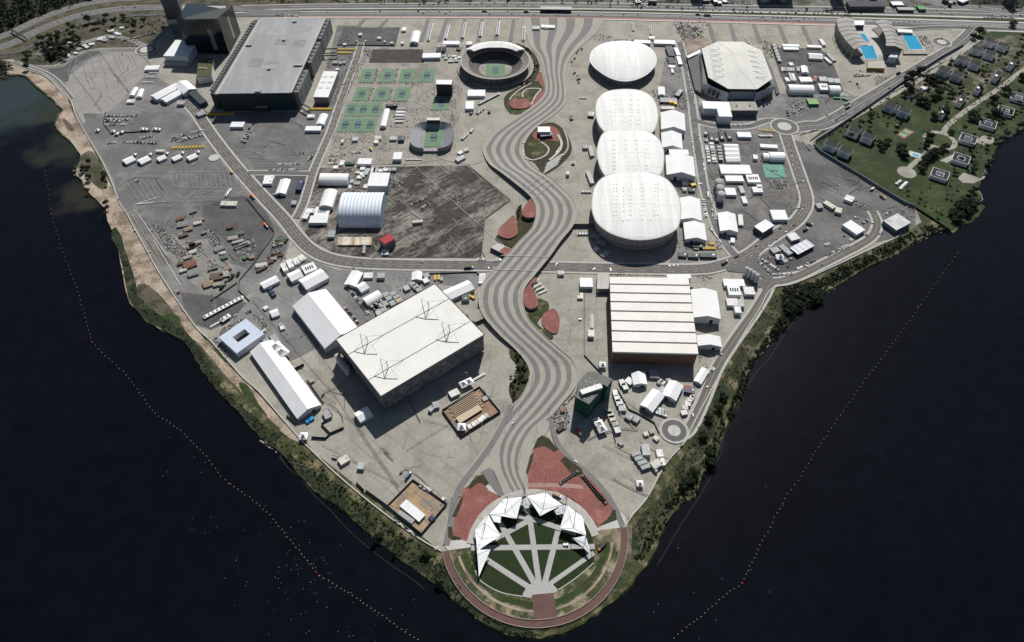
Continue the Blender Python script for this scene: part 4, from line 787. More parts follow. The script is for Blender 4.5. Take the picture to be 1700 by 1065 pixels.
# footbridges from the hall
for (x1,y1,x2,y2) in ((985,405,1100,400),(985,460,1095,455),(780,840,875,895),(780,880,850,925)):
    a_,b_=G(*T(x1,y1),6),G(*T(x2,y2),6); b=MB(); b.tube(a_,b_,1.4,dkmetal,4); b.tube((a_.x,a_.y,0),a_,.8,metal,4); b.tube((b_.x,b_.y,0),b_,.8,metal,4); o=b.build('covered_bridge'); reg(o,'dark covered walkway bridge',"walkway",*T((x1+x2)/2,(y1+y2)/2))
# --- glass towers in the upper left
P=[G(*T(x,y)) for x,y in ((-130,440),(205,448),(300,270),(-60,265))]; c=sum(P,Vector())/4; e=empty('glass_tower',(c.x,c.y,0))
b=MB(); lp=local(P,c); b.prism(lp,-.2,lambda i:(68,72,57,60)[i],glass); b.build('facade',e)
b=MB(); q=[(x*.8,y*.8) for x,y in lp]; b.prism(q,58,59.5,metal,kerbm); b.build('roof_plant',e)
for (i,j,k_) in ((0,1,.66),(1,2,.5)):
    pa,pb=Vector((*lp[i],0)),Vector((*lp[j],0)); d=(pb-pa); 
    for s in range(12):
        p=pa+d*k_; q=pa+d*(k_+.1); z=10+s*3.6; n_v=Vector((d.y,-d.x,0)).normalized()*.3; b=MB(); b.add([tuple(p+n_v+Vector((0,0,z))),tuple(q+n_v+Vector((0,0,z))),tuple(q+n_v+Vector((0,0,z+1.2))),tuple(p+n_v+Vector((0,0,z+1.2)))],[(0,1,2,3)],sm_rim); b.add([tuple(p+Vector((0,0,z+1.2))),tuple(q+Vector((0,0,z+1.2))),tuple(q+n_v+Vector((0,0,z+1.2))),tuple(p+n_v+Vector((0,0,z+1.2)))],[(0,1,2,3)],sm_rim); b.build('sunshade',e)
tag(e,'faceted black glass tower beside the huge grey-roofed hall','tower')
T0=tl(0,0); P=[G(*T0(x,y)) for x,y in ((1440,278),(1572,262),(1560,170),(1425,180))]; c=sum(P,Vector())/4; e=empty('hotel_tower',(c.x,c.y,0)); lp=local(P,c)
hot=mat('louvred_facade',(.09,.11,.12),.5,.1,.1,coord='obj',stripe=[(2,3.4,.4,1.9)])
b=MB(); b.prism(lp,-.2,22,hot); b.build('lower_floors',e)
b=MB(); b.prism([(x*1.25,y*1.15) for x,y in lp],22,30,kerbm); b.build('louvre_band',e)
b=MB(); b.prism(lp,30,95,mat('slate_glass',(.05,.065,.075),.2,.1,.1)); b.build('upper_floors',e)
b=MB(); x,y=lp[1]; b.box(x,y,0,97,2,2,kerbm); b.build('corner_fin',e)
tag(e,'tall slate-coloured hotel tower with pale louvres, cut by the top of the photo','tower')
e,L,W_=simple('conference_hall',T0(1355,462),T0(1555,470),T0(1600,335),16,wall_w,whiteb,'white flat-roofed hall half in shadow below the hotel tower','hall')
b=MB(); b.box(0,-W_/2-3,-.2,6,L*1.04,7,kerbm); b.build('plinth',e)
e,L,W_=simple('low_office',T(-70,640),T(55,625),T(150,470),14,wall_w,mat('planted_roof',(.07,.075,.035),.9,.3,.2,coord='obj'),'low white office with a planted roof squeezed between tower and grey hall','office')
for k in range(4):
    b=MB(); b.box(L*(-.3+.2*k),W_*R.uniform(-.3,.3),14.3,16,4,3,kerbm); b.build('roof_unit',e)
# --- pool complex
U=tl(1360,0); c=G(1445,70); e=empty('pool_complex',(c.x,c.y,0)); beige=mat('beige_ribbed_roof',(.34,.325,.295),.8,.06,.1,coord='obj',stripe=[(0,2,.12,.9)],fine=.04)
def roofpart(outer,inner,ho,hi):
    n=len(outer); b=MB(); o_=[G(*U(*p),ho) for p in outer]; i_=[G(*U(*p),hi) for p in inner]; vs=[]
    for p,q in zip(o_,i_):
        m=(p+q)/2; m.z=max(ho,hi)+1.5
        for r_ in (p,m,q): vs.append((r_.x-c.x,r_.y-c.y,r_.z))
    vs+=[(v[0],v[1],v[2]-1.2) for v in vs]; N=3*n; fs=[]
    for k in range(n-1):
        for j in range(2): fs+=[(3*k+j,3*k+j+1,3*k+4+j,3*k+3+j),(N+3*k+j,N+3*k+3+j,N+3*k+4+j,N+3*k+j+1)]
        fs+=[(3*k,3*k+3,N+3*k+3,N+3*k),(3*k+2,N+3*k+2,N+3*k+5,3*k+5)]
    fs+=[(0,1,N+1,N),(1,2,N+2,N+1),(N-3,N-2,2*N-2,2*N-3),(N-2,N-1,2*N-1,2*N-2)]
    b.add(vs,fs,beige); b.build('roof',e)
    for k in range(n):
        b=MB(); b.tube(Vector(vs[3*k])+Vector((0,0,.4)),Vector(vs[3*k+1])+Vector((0,0,.4)),.4,kerbm,4); b.tube(Vector(vs[3*k+1])+Vector((0,0,.4)),Vector(vs[3*k+2])+Vector((0,0,.4)),.4,kerbm,4); b.build('roof_rib',e)
wo=[(145,150),(148,190),(158,230),(172,262),(195,298),(225,338),(258,372),(292,408)]; wi=[(290,150),(291,185),(297,222),(310,255),(328,283),(352,315),(378,345),(405,375)]
eo=[(592,172),(605,205),(622,238),(640,272),(655,305),(670,340),(684,375),(698,412)]; ei=[(450,170),(482,195),(512,228),(533,262),(548,295),(556,328),(556,352),(554,378)]
roofpart(wo,wi,20,24); roofpart(eo,ei,20,24)
stand=mat('raw_concrete_stand',(.30,.28,.25),.9,.15,.1,coord='obj',stripe=[(2,.8,.4,.75)])
for o_,i_,zz in ((wo,wi,1),(eo,ei,1)):
    b=MB(); vs=[]
    for p,q in zip(o_,i_):
        a_,d_=G(*U(*p),19),G(*U(*q),19); g0=a_.lerp(d_,.06); g1=a_.lerp(d_,.9)
        for v_,z in ((g0,-.2),(g0,17.5),(g1,2),(g1,-.2)): vs.append((v_.x-c.x,v_.y-c.y,z))
    n=len(o_); b.add(vs,[(4*k+j,4*k+4+j,4*k+5+j,4*k+1+j) for k in range(n-1) for j in range(3)]+[(0,1,2,3),(4*n-4,4*n-3,4*n-2,4*n-1)],stand); b.build('grandstand',e)
poolw=mat('pool_water',(.02,.30,.50),.1,.06,.1,coord='obj',stripe=[(1,2.6,.1,.8)],spec=.5)
def pool(q,name='pool'):
    P=[G(*U(*p),1) for p in q]; cc=sum(P,Vector())/4; b=MB(); b.prism(local([cc+(p-cc)*1.14 for p in P],c),.2,1.1,concrete_l); o=b.build('pool_deck',e)
    b=MB(); b.prism(local(P,c),.5,1.18,poolw); b.build(name,e)
pool([(383,487),(486,487),(442,376),(338,386)]); pool([(392,345),(415,338),(372,275),(335,280)]); pool([(750,408),(866,405),(795,290),(690,292)])
prism_part('pool_surround',e,c,[G(*U(x,y)) for x,y in ((300,440),(400,500),(540,500),(640,420),(560,330),(450,180),(300,180),(310,300))],.0,.45,concrete_l)
prism_part('end_wall',e,c,[G(*U(x,y),7) for x,y in ((400,560),(548,565),(540,500),(405,505))],-.2,7,mat('ochre_wall',(.40,.22,.03),.8,.1,.1),kerbm)
prism_part('end_wall',e,c,[G(*U(x,y),14) for x,y in ((575,470),(650,475),(655,420),(620,425))],-.2,14,bw)
prism_part('entrance_block',e,c,[G(*U(x,y),9) for x,y in ((290,205),(375,205),(375,168),(288,168))],-.2,9,wallm,white)
prism_part('warm_up_wall',e,c,[G(*U(x,y),3) for x,y in ((700,445),(900,445),(898,412),(698,412))],-.2,3,wallm,concrete)
for p in wo[2:]:
    for d_ in (0,14):
        a_=G(*U(p[0]-8,p[1]+d_),20); bar_part('strut',e,c,(a_.x-5,a_.y-6,-.2),(a_.x+1,a_.y,20),.35,metal,4)
tag(e,'open-air pool complex with two curved beige roofs facing each other across blue pools','sports complex')
# --- open court stands
Z3=tl(660,0,3.944)
pc=G(718,231); e=empty('court_stand',(pc.x,pc.y,0))
b=MB(); n=28; vs=[]
for i in range(n+1):
    a_=math.radians(-60+i*300/n-0); a_=math.radians(300-i*300/n)+math.radians(-60-90+90)
    pass
alu=mat('aluminium_stand',(.25,.255,.28),.6,.2,.3,coord='obj',stripe=[(2,.7,.4,.7)])
def rrect(hx,hy,r_,n=7):
    out=[]
    for sx,sy,a0 in ((1,1,0),(-1,1,90),(-1,-1,180),(1,-1,270)):
        for i in range(n+1): a_=math.radians(a0+90*i/n); out.append((sx*(hx-r_)+r_*math.cos(a_),sy*(hy-r_)+r_*math.sin(a_)))
    return out
A0,A1=rrect(18.5,27,3),rrect(36,38,24); n=len(A0)
def gapped(i): return 21<=i<=26-0 and False
for nm,i0_,i1_ in (('north_stand',0,15),('west_stand',12,18),('east_stand',29,32),('south_west_stand',16,23),('south_east_stand',24,31),('south_stand',23,24)):
    rng=list(range(i0_,i1_+0)) if nm!='south_stand' else [23]
    if nm in ('west_stand','east_stand'): rng=[15] if nm=='west_stand' else [31]
    b=MB()
    for i in rng:
        j=(i+1)%n; hh=10 if nm!='south_stand' else 4
        b.add([(*A0[i],1.5),(*A0[j],1.5),(*A1[j],hh),(*A1[i],hh),(*A1[i],-.2),(*A1[j],-.2),(*A0[i],-.2),(*A0[j],-.2)],[(0,3,2,1),(3,4,5,2),(6,0,1,7)],alu)
    b.build('stand',e)
b=MB(); b.box(0,38,8,15,22,7,dkmetal,0,metal); b.build('press_box',e)
for k in range(10):
    b=MB(); b.box(-34+k*7.5,-38.3+abs(k-4.5)**2*.55,-.1,8,.5,.5,metal); b.build('post',e)
tag(e,'small horseshoe tennis stand of bare metal seating around one green court','grandstand')
def court(q,label,ph=.0,group='green tennis courts',z=None,auto=False,inner=(.27,.2),two=clay,inn=courtin):
    P=[G(x,y,.9) for x,y in q]; c=sum(P,Vector())/4; e=empty('tennis_court',(c.x,c.y,0)); L=local(P,c); z=z or ZR+.35
    b=MB(); b.prism(L,-.1,z,two); b.build('surface',e)
    ux=(Vector(L[1])-Vector(L[0])+Vector(L[2])-Vector(L[3]))/2; uy=(Vector(L[3])-Vector(L[0])+Vector(L[2])-Vector(L[1]))/2
    def Rr(k,dz,m,nm):
        b=MB(); b.add([(*(ux*a_*k[0]*.5+uy*b_*k[1]*.5),z+dz) for a_,b_ in ((-1,-1),(1,-1),(1,1),(-1,1))],[(0,1,2,3)],m); b.build(nm,e)
    w1=11.9/ux.length; h1=24.6/uy.length; Rr((w1*1.02,h1*1.01),.05,inn,'playing_area')
    b=MB()
    def ln(x0,y0,x1,y1):
        a_,c_=ux.normalized()*x0+uy.normalized()*y0,ux.normalized()*x1+uy.normalized()*y1; d=(c_-a_).normalized(); n_=Vector((-d.y,d.x))*.13; b.add([(*(a_-n_),z+.1),(*(c_-n_),z+.1),(*(c_+n_),z+.1),(*(a_+n_),z+.1)],[(0,1,2,3)],faint_line)
    for x in (-5.5,5.5): ln(x,-11.9,x,11.9)
    for y in (-11.9,11.9): ln(-5.5 if abs(y)>8 else -4.1,y,5.5 if abs(y)>8 else 4.1,y)
    ln(0,-6.4,0,6.4); b.build('court_lines',e)
    b=MB(); p_,q_=ux.normalized()*-6.2,ux.normalized()*6.2; b.add([(*p_,z),(*q_,z),(*q_,z+.9),(*p_,z+.9)],[(0,1,2,3)],courtin); b.build('net',e)
    e['label']=label; e['category']='tennis court'; e['group']=group; return e
nth=['first','second','third','fourth']
for i in range(4): court([(595+i*32.9,136),(619.5+i*32.9,136),(625.4+i*32.7,114.4),(602+i*32.7,114.4)],'green tennis court, %s from the left in the northernmost row of four'%nth[i])
for i in range(3): court([(584+i*33.4,167),(610+i*33.4,167),(616.4+i*33.2,144.4),(593+i*33.2,144.4)],'green tennis court, %s from the left in the second row of three'%nth[i])
for i in range(3): court([(570+i*20.3,192.4),(589.5+i*20.3,192.4),(596.4+i*19.6,170),(577.6+i*19.6,170)],'narrow green court, %s from the left in the upper tight row of three'%nth[i])
for i in range(3): court([(559.5+i*20.8,218.5),(579.9+i*20.8,218.5),(587+i*20.3,195.3),(567+i*20.3,195.3)],'narrow green court, %s from the left in the lower tight row of three'%nth[i])
court([(716.5,182),(745.5,182),(748,160),(721,160)],'green tennis court in front of the tall white-topped scoreboard stand')
court([(703.5,243),(732.5,243),(736.5,214),(708,214)],'green tennis court sunk inside the small horseshoe stand')
e,L,W_=simple('scoreboard_stand',Q(0,0) if 0 else tl(680,0)(218,697),tl(680,0)(348,699),tl(680,0)(350,662),24,dkmetal,whiteb,'tall temporary stand with a white top and dark front north of a court','grandstand')
# --- unfinished green building
Y=tl(880,610); HH=29; gp=[(372,240),(458,287),(487,303),(545,242),(602,168),(606,140),(650,80),(545,36),(480,30),(392,124),(394,200)]; P=[G(*Y(*p),HH) for p in gp]; c=sum(P,Vector())/11; c.z=0; e=empty('unfinished_building',(c.x,c.y,0))
gnet=mat('green_scaffold_net',(.012,.085,.062),.9,.2,.15,coord='obj',stripe=[(2,3.6,.06,.6)])
lp=local(P,c); b=MB(); b.prism([(x*.985,y*.985) for x,y in lp],-.2,HH-1,gnet); b.build('netted_wall',e); b=MB(); b.prism(lp,HH-1,HH,mat('roof_slab',(.15,.16,.14),.9,.2,.15)); b.build('roof',e)
prism_part('stair_tower',e,c,[G(*Y(*p),HH+3) for p in ((604,135),(640,158),(686,96),(650,76))],-.2,HH+3,gnet,mat('roof_slab',(.15,.16,.14)))
prism_part('stair_tower',e,c,[G(*Y(*p),HH+3) for p in ((455,285),(490,303),(545,240),(512,225))],-.2,HH+3,gnet,mat('roof_slab',(.15,.16,.14)))
x,y,L,W_,a_=rectfrom(Y(412,185),Y(432,222),Y(562,92),HH+4); b=MB(); b.box(x-c.x,y-c.y,HH,HH+4,L,W_,kerbm,a_,whiteb); b.build('roof_shed',e)
for k in range(14):
    p=G(*Y(R.uniform(430,600),R.uniform(90,260)),HH); 
    if 0: pass
    b=MB(); b.box(p.x-c.x,p.y-c.y,HH-.2,HH+.6,R.uniform(1,4),R.uniform(.8,2),(kerbm,dirt)[k%2],R.uniform(0,3)); b.build('material_pile',e)
tag(e,'unfinished building wrapped in dark green netting with a white rooftop shed','building')
# --- ribbed hangar
e0=G(599,378); c=G(599,366); e=empty('ribbed_hangar',(c.x,c.y,0)); hx0=G(563,378).x; hx1=G(634,378).x; Lx=hx1-hx0; cy0=e0.y+33; e.location=((hx0+hx1)/2,cy0,0)
hm=mat('pale_blue_membrane',(.62,.67,.74),.5,.04,.1,coord='obj',fine=.02); nb_=12
for k in range(nb_):
    b=MB(); vs=[]; m_=18
    for j,(xx,bul) in enumerate(((0,0),(.18,.55),(.5,1),(.82,.55),(1,0))):
        for i in range(m_+1):
            a_=math.pi*i/m_; ry=33+bul*1.1; rz=25+bul*1.1; cs_,sn=math.cos(a_),math.sin(a_); vs.append((-Lx/2+Lx/nb_*(k+xx),-ry*math.copysign(abs(cs_)**.75,cs_),rz*abs(sn)**.8))
    b.add(vs,[(j*(m_+1)+i,(j+1)*(m_+1)+i,(j+1)*(m_+1)+i+1,j*(m_+1)+i+1) for j in range(4) for i in range(m_)],hm); b.build('membrane_bay',e,True)
for s in (-1,1):
    b=MB(); b.add([(s*Lx/2,-33*math.copysign(abs(math.cos(math.pi*i/18))**.75,math.cos(math.pi*i/18)),24*abs(math.sin(math.pi*i/18))**.8) for i in range(19)],[tuple(range(19))],mat('hangar_end',(.25,.36,.42),.7,.3,.1,coord='obj')); b.build('end_wall',e)
tag(e,'big barrel-shaped membrane hangar with twelve scalloped white bays','hangar')
e,L,W_=simple('red_roofed_cube',tl(340,213)(1448,918),tl(340,213)(1492,962),tl(340,213)(1572,910),13,mat('grey_cube_wall',(.16,.16,.15)),redroof,'dark cube-shaped building with a crimson flat roof','building')
# --- towers north of the avenue: only their shadows reach the picture
for x0,x1,yy,h,lab in ((1150,1167,-16,70,'slim'),(1258,1312,-14,75,'broad'),(1378,1396,-10,75,'narrow pale')):
    a_=G(x0,yy); b_=G(x1,yy); b=MB(); b.box(0,0,-.2,h,(b_.x-a_.x),24,wall_w,0,kerbm); o=b.build('tower_block'); o.location=((a_.x+b_.x)/2,a_.y+10,0); tag(o,lab+' tower block just beyond the top edge of the photo','tower')
# ================================================================== tents, halls, cabins
def axis(T,x1,y1,x2,y2,h):
    a,b_=G(*T(x1,y1),h),G(*T(x2,y2),h); m=(a+b_)/2; d=b_-a; return m.x,m.y,d.length,math.atan2(d.y,d.x)
def gable(T,x1,y1,x2,y2,w_,eh,label,auto=False,cat='tent',arch=False,m=None,rise=None,name=None,wm_=None,group=None):
    rh=eh+(rise if rise is not None else w_*(.17 if not arch else .2)); x,y,L,a_=axis(T,x1,y1,x2,y2,rh); e=empty(name or ('arched_tent' if arch else 'gabled_tent'),(x,y,0),a_)
    m=m or white; wm_=wm_ or wall_w; b=MB(); ov=.25; n=9 if arch else 3; pr=[]
    for i in range(n):
        t=-1+2*i/(n-1); pr.append((t*(w_/2+ov),eh+(rh-eh)*((1-t*t)**.8 if arch else 1-abs(t))))
    vs=[(s*(L/2+ov),p[0],p[1]) for s in (-1,1) for p in pr]+[(s*(L/2+ov),p[0],p[1]-.35) for s in (-1,1) for p in pr]
    b.add(vs,[(i,n+i,n+i+1,i+1) for i in range(n-1)]+[(2*n+i,2*n+i+1,3*n+i+1,3*n+i) for i in range(n-1)]+[(0,2*n,3*n,n),(n-1,2*n-1,4*n-1,3*n-1)]+[(i,i+1,2*n+i+1,2*n+i) for i in range(n-1)]+[(n+i,3*n+i,3*n+i+1,n+i+1) for i in range(n-1)],m); b.build('roof',e)
    b=MB(); q=[(p[0]*.985,p[1]-.2) for p in pr]
    for s in (-1,1): b.add([(s*L/2*.995,-w_/2,0),(s*L/2*.995,w_/2,0)]+[(s*L/2*.995,p[0],p[1]) for p in reversed(q)],[tuple(range(n+2))],wm_)
    for s in (-1,1): b.add([(-L/2,s*w_/2,0),(L/2,s*w_/2,0),(L/2,s*w_/2,eh-.1),(-L/2,s*w_/2,eh-.1)],[(0,1,2,3)],wm_)
    b.build('wall',e)
    if w_>12:
        b=MB(); b.box((L/2+.1)*(-1 if y1>y2 and abs(x1-x2)<abs(y1-y2) else 1)*(1),w_*.18,0,eh*.7,.25,4,dkmetal); b.build('door',e)
        if L>30 and not arch:
            nb=int(L/5); 
            for s in (-1,1):
                b=MB(); b.box(-L/2+.4,s*w_/2,0,eh,.3,.4,metal); o=b.build('corner_post',e)
    p=T((x1+x2)/2,(y1+y2)/2); reg(e,label,cat,p[0],p[1],group,auto) if auto else tag(e,label,cat,group)
    return e
def flat(T,x1,y1,x2,y2,w_,h,label,auto=False,cat='cabin',wm_=None,rm=None,name='cabin',units=0,group=None,z0=-.2):
    x,y,L,a_=axis(T,x1,y1,x2,y2,h); big=L*w_>220; wm_=wm_ or (wall_w if big else cabin); rm=rm or (whiteb if big else cabin)
    p=T((x1+x2)/2,(y1+y2)/2)
    if big:
        e=empty(name,(x,y,0),a_); b=MB(); b.box(0,0,z0,h-.3,L*.98,w_*.97,wm_); b.build('wall',e); b=MB(); b.box(0,0,h-.3,h+.1,L,w_,rm); b.build('roof',e)
        for k in range(units):
            b=MB(); b.box((k//2-units/4+.5)*3.2,(-1.6,1.6)[k%2],h+.1,h+1.2,1.6,1.3,dkmetal); b.build('air_conditioner',e)
    else:
        b=MB(); b.box(0,0,z0,h,L,w_,wm_,0,rm); b.box(L*.3,0,h,h+.35,L*.15,w_*.3,metal); e=b.build(name); e.location=(x,y,0); e.rotation_euler=(0,0,a_)
    reg(e,label,cat,p[0],p[1],group,auto) if auto else tag(e,label,cat,group)
    return e
# gazebo (pagoda) prototype
def mk_gazebo():
    e=empty('gazebo_tent',(0,0,0)); b=MB(); k=2.5
    prof=[(1,2.6),(.62,3.15),(.3,3.9),(.06,5)]; vs=[(sx*k*r_,sy*k*r_,z) for r_,z in prof for sx,sy in ((-1,-1),(1,-1),(1,1),(-1,1))]
    b.add(vs,[(4*j+i,4*j+(i+1)%4,4*j+4+(i+1)%4,4*j+4+i) for j in range(3) for i in range(4)]+[(12,13,14,15)],mat('gazebo_canvas',(.78,.78,.77),.6,.03,.1,fine=.02)); b.build('canopy',e)
    for sx,sy in ((-1,-1),(1,-1),(1,1),(-1,1)):
        b=MB(); b.box(sx*2.4,sy*2.4,0,2.6,.12,.12,metal); b.build('leg',e)
    b=MB(); b.box(0,2.42,1.9,2.6,4.8,.05,wall_w); b.build('valance',e)
    return e
gz0=[mk_gazebo()]
def gazebos(T,x1,y1,x2,y2,n,label,s=1.0,auto=False):
    a,b_=G(*T(x1,y1)),G(*T(x2,y2)); ang=math.atan2(b_.y-a.y,b_.x-a.x); sp=(b_-a).length/max(1,n-1); s=s*(min(1.25,sp/5.0) if n>1 else 1)
    for i in range(n):
        if gz0: e=gz0.pop(); global GZ; GZ=e
        else: e=copy_tree(GZ)
        e.location=a.lerp(b_,i/max(1,n-1)); e.location.z=0; e.rotation_euler=(0,0,ang); e.scale=(s,s,s)
        p=T(x1+(x2-x1)*i/max(1,n-1),y1+(y2-y1)*i/max(1,n-1)); reg(e,label,'gazebo',p[0],p[1],'row of '+label if n>1 else None,auto)
TA,TB,TC,TD,TE=tl(0,0),tl(340,0),tl(680,0),tl(1020,0),tl(1360,0)
TF0,TF,TG,TH_,TI=tl(0,213),tl(340,213),tl(680,213),tl(1020,213),tl(1360,213)
TJ,TK,TLm,TM,TN=tl(200,400),tl(460,426),tl(720,426),tl(1000,426),tl(1200,350)
TP,TQ,TR,TS=tl(340,600),tl(600,620),tl(880,610),tl(480,760)
# -- great tents
I1=lambda X,Y:(X,Y)
gable(I1,431.8,568.8,511,678.3,31,6,'longest white gabled tent, stretched beside the left shoreline path',rise=6)
gable(I1,511,486,566,555,50,10,'great white gabled tent tucked against the mast-topped arena',rise=9)
gable(TK,600,225,665,112,17,5,'white gabled tent just below the main road, east of the parked red cars')
gable(TK,672,255,738,218,15,5,'small square white tent beside the row of parked red cars',rise=3)
gable(TK,728,362,852,292,15,5,'white arched tent beside the grey cabins north of the mast-topped arena',arch=True)
gable(TK,1156,182,1162,115,14,5,'lone small white gabled tent close to the main road, north of the mast-topped arena')
gable(TK,1385,315,1610,215,19,6,'long white tent running from the mast-topped arena to the promenade')
gable(TJ,1505,345,1690,248,23,7,'large white gabled tent northwest of the great white tent')
gable(TJ,1395,292,1495,248,17,6,'medium white tent between the two boxes and the large gabled tent')
gable(TJ,1170,362,1300,298,13,5,'narrow white tent inside the fenced southwest yard')
gable(TJ,1245,598,1308,576,12,4,'little white tent opposite the courtyard building')
flat(TJ,1338,220,1378,205,17,6,'left half of the split white box tent in the southwest yard',name='box_tent',cat='tent'); flat(TJ,1385,190,1430,175,17,6,'right half of the split white box tent in the southwest yard',name='box_tent',cat='tent')
flat(TJ,1515,240,1618,200,17,6,'flat white hall with roof units beside the large gabled tent',name='box_hall',cat='hall',units=8)
flat(TJ,1445,138,1472,185,8,4,'cream long cabin, left of the two by the road bend'); flat(TJ,1488,115,1518,155,8,4,'cream long cabin, right of the two by the road bend')
# courtyard building
A,B,C=TJ(815,797),TJ(1042,642),TJ(1185,775); x,y,L,W_,a_=rectfrom(A,B,C,9); e=empty('courtyard_building',(x,y,0),a_)
for q,nm in (((0,-W_*.33,L,W_*.34),0),((0,W_*.33,L,W_*.34),0),((-L*.36,0,L*.28,W_*.32),0),((L*.36,0,L*.28,W_*.32),0)):
    b=MB(); b.box(q[0],q[1],-.2,9,q[2],q[3],wall_w,0,bluestrip); b.build('wing',e)
b=MB(); b.box(0,0,0,.9,L*.46,W_*.34,soil); b.build('courtyard',e)
tag(e,'square blue-grey roofed building with a dark slot courtyard near the left shore','building')
gazebos(TJ,712,637,1008,480,10,'white pointed gazebo in the long row above the courtyard building')
gazebos(TJ,752,715,835,668,6,'small white gazebo in the short row beside the courtyard building'); gazebos(TJ,862,662,895,640,2,'larger white gazebo ending the short row',1.2)
gazebos(TJ,1308,905,1355,950,2,'big white pagoda tent between the grey cabins and the longest tent',2.3)
for q in ((1205,805,1255,890),(1252,780,1305,855)): flat(TJ,*q,10,4,'grey ribbed cabin block',True,wm_=greybox,rm=greybox)
for q in ((1225,400,1255,380),(1238,425,1270,408),(1255,448,1282,432)): flat(TJ,*q,5,4,'dark blue container',True,cat='container',name='container',wm_=bluebox,rm=bluebox)
for q in ((1312,695,1345,685),(1325,722,1362,710),(1195,540,1215,560),(1180,1480/2,1190,745)): flat(TJ,*q,6,3,'grey cabin',True)
# green rooms north-west
for q in ((1203,560,1322,555,15),(1470,850,1535,848,11)): flat(TA,*q,5,'white box tent',True,name='box_tent',cat='tent')
gable(TA,1090,782,1127,718,9,4,'white tent, left of the pair beside the western car park'); gable(TA,1150,795,1172,732,9,4,'white tent, right of the pair beside the western car park')
flat(TA,1053,835,1117,835,9,4,'white cabin below the pair of white tents in the western car park')
gable(TA,1268,795,1475,688,20,7,'long white gabled tent pointing at the planted-roof office, upper of the pair'); gable(TA,1350,822,1530,725,17,6,'long white gabled tent, lower of the pair west of the grey hall'); gable(TA,1488,668,1570,738,26,8,'broad white tent joining the long pair west of the grey hall')
flat(TA,1590,755,1690,850,14,8,'dark blue roofed shed below the planted-roof office',name='shed',cat='shed',wm_=bluebox,rm=mat('dark_roof',(.04,.045,.06)))
flat(TA,1635,950,1700,925,12,5,'white roofed canteen near the front corner of the grey hall',name='box_tent',cat='tent')
gazebos(TA,1243,607,1303,607,5,'white gazebo in the upper short row'+' of the western car park',.8); gazebos(TA,1215,643,1285,643,5,'white gazebo in the middle short row of the western car park',.8); gazebos(TA,1180,685,1262,685,6,'white gazebo in the lower short row of the western car park',.8)
# around the grey hall
gable(TB,952,1020,988,937,15,5,'white arched tent beside the yellow generators south of the grey hall',arch=True)
flat(TB,215,1030,325,1030,15,5,'white box tent in front of the grey hall, beside the access road',name='box_tent',cat='tent'); flat(TB,835,1062,965,1062,13,5,'wide white box tent south of the arched tent',name='box_tent',cat='tent')
gable(TB,1477,1038,1512,897,10,5,'slender white arched tent beside the tight rows of green courts',arch=True)
for i in range(5): flat(TB,1590-i*3,898+i*26,1668-i*5,898+i*26,5,3,'white cabin stacked in the column',True)
for q in ((1063,512,1105,512,8),(1112,517,1140,517,7),(1148,512,1168,512,7),(1085,570,1115,570,6),(1275,280,1305,280,9),(1432,310,1462,310,6),(1485,340,1500,340,4),(1540,350,1565,350,6),(1255,335,1268,335,7),(1328,335,1340,335,6),(1148,362,1175,362,5),(1635,237,1672,237,14),(1628,350,1652,350,7),(850,960,910,958,9)): flat(TB,*q,4,'small grey cabin',True)
flat(TB,1500,870,1598,868,6,6,'black scaffold screen beside the tight green courts',name='screen',cat='screen',wm_=dkmetal,rm=dkmetal)
def yrow(T,x1,y1,x2,y2,n,label,m=None,L=4.5,W_=2.4,h=2.6,name='generator',cat='generator'):
    m=m or yellowm; a,b_=G(*T(x1,y1)),G(*T(x2,y2)); ang=math.atan2(b_.y-a.y,b_.x-a.x)+math.pi/2; first=None
    for i in range(n):
        if first is None:
            b=MB(); b.box(0,0,.3,h,L,W_,m); b.box(0,0,-.1,.3,L*.9,W_*.8,dkmetal); b.box(L*.2,0,h,h+.4,.8,.8,dkmetal); first=o=b.build(name)
        else: o=first.copy(); COL.objects.link(o)
        o.location=a.lerp(b_,i/max(1,n-1)); o.rotation_euler=(0,0,ang); p=T(x1+(x2-x1)*i/max(1,n-1),y1+(y2-y1)*i/max(1,n-1)); reg(o,label,cat,p[0],p[1],'row of '+cat+'s, '+label,False)
yrow(TB,1105,412,1250,412,10,'yellow generator in the upper row beside the covered walkways'); yrow(TB,1105,442,1210,442,8,'yellow generator in the lower row beside the covered walkways'); yrow(TB,872,908,1045,908,13,'yellow generator in the row by the white arched tent'); yrow(TB,25,955,235,945,15,'yellow generator lined along the front left of the grey hall')
yrow(TF0,1440,165,1690,155,10,'yellow minibus in the bright row above the western marquees',L=6,W_=2.4,h=2.6,name='minibus',cat='minibus')
# northern plaza
for k,(a_,b_,c_,d_) in enumerate(((187,212,157,335),(325,225,300,325),(464,200,441,315),(605,198,587,302),(740,188,727,292))): gazebos(TC,a_,b_,c_,d_,9,'white ticket gazebo in gate row %s from the left'%('first','second','third','fourth','fifth')[k])
gazebos(TC,950,245,945,335,7,'white gazebo in the thin row left of the promenade head'); gazebos(TC,582,862,738,782,9,'white gazebo in the slanting row south of the round tennis stadium'); gazebos(TC,568,938,610,902,3,'small gazebo below the slanting row')
gable(TC,35,340,58,250,17,5,'white arched tent on the northern plaza beside the gate rows',arch=True)
flat(TC,278,350,415,352,13,5,'long white cabin block north of the round tennis stadium'); flat(TC,472,353,520,353,13,5,'square white cabin north of the round tennis stadium'); flat(TC,107,458,258,455,17,6,'white flat hall north of the green courts',name='hall',cat='hall')
flat(TC,944,222,960,222,8,5,'white booth topping the thin gazebo row')
for q in ((275,460,305,460),(318,462,345,462),(355,460,388,460),(285,480,315,480),(325,485,360,485),(372,482,395,482),(400,472,420,472),(320,503,365,503),(372,500,415,500)): flat(TC,*q,6,3,'white cabin',True)
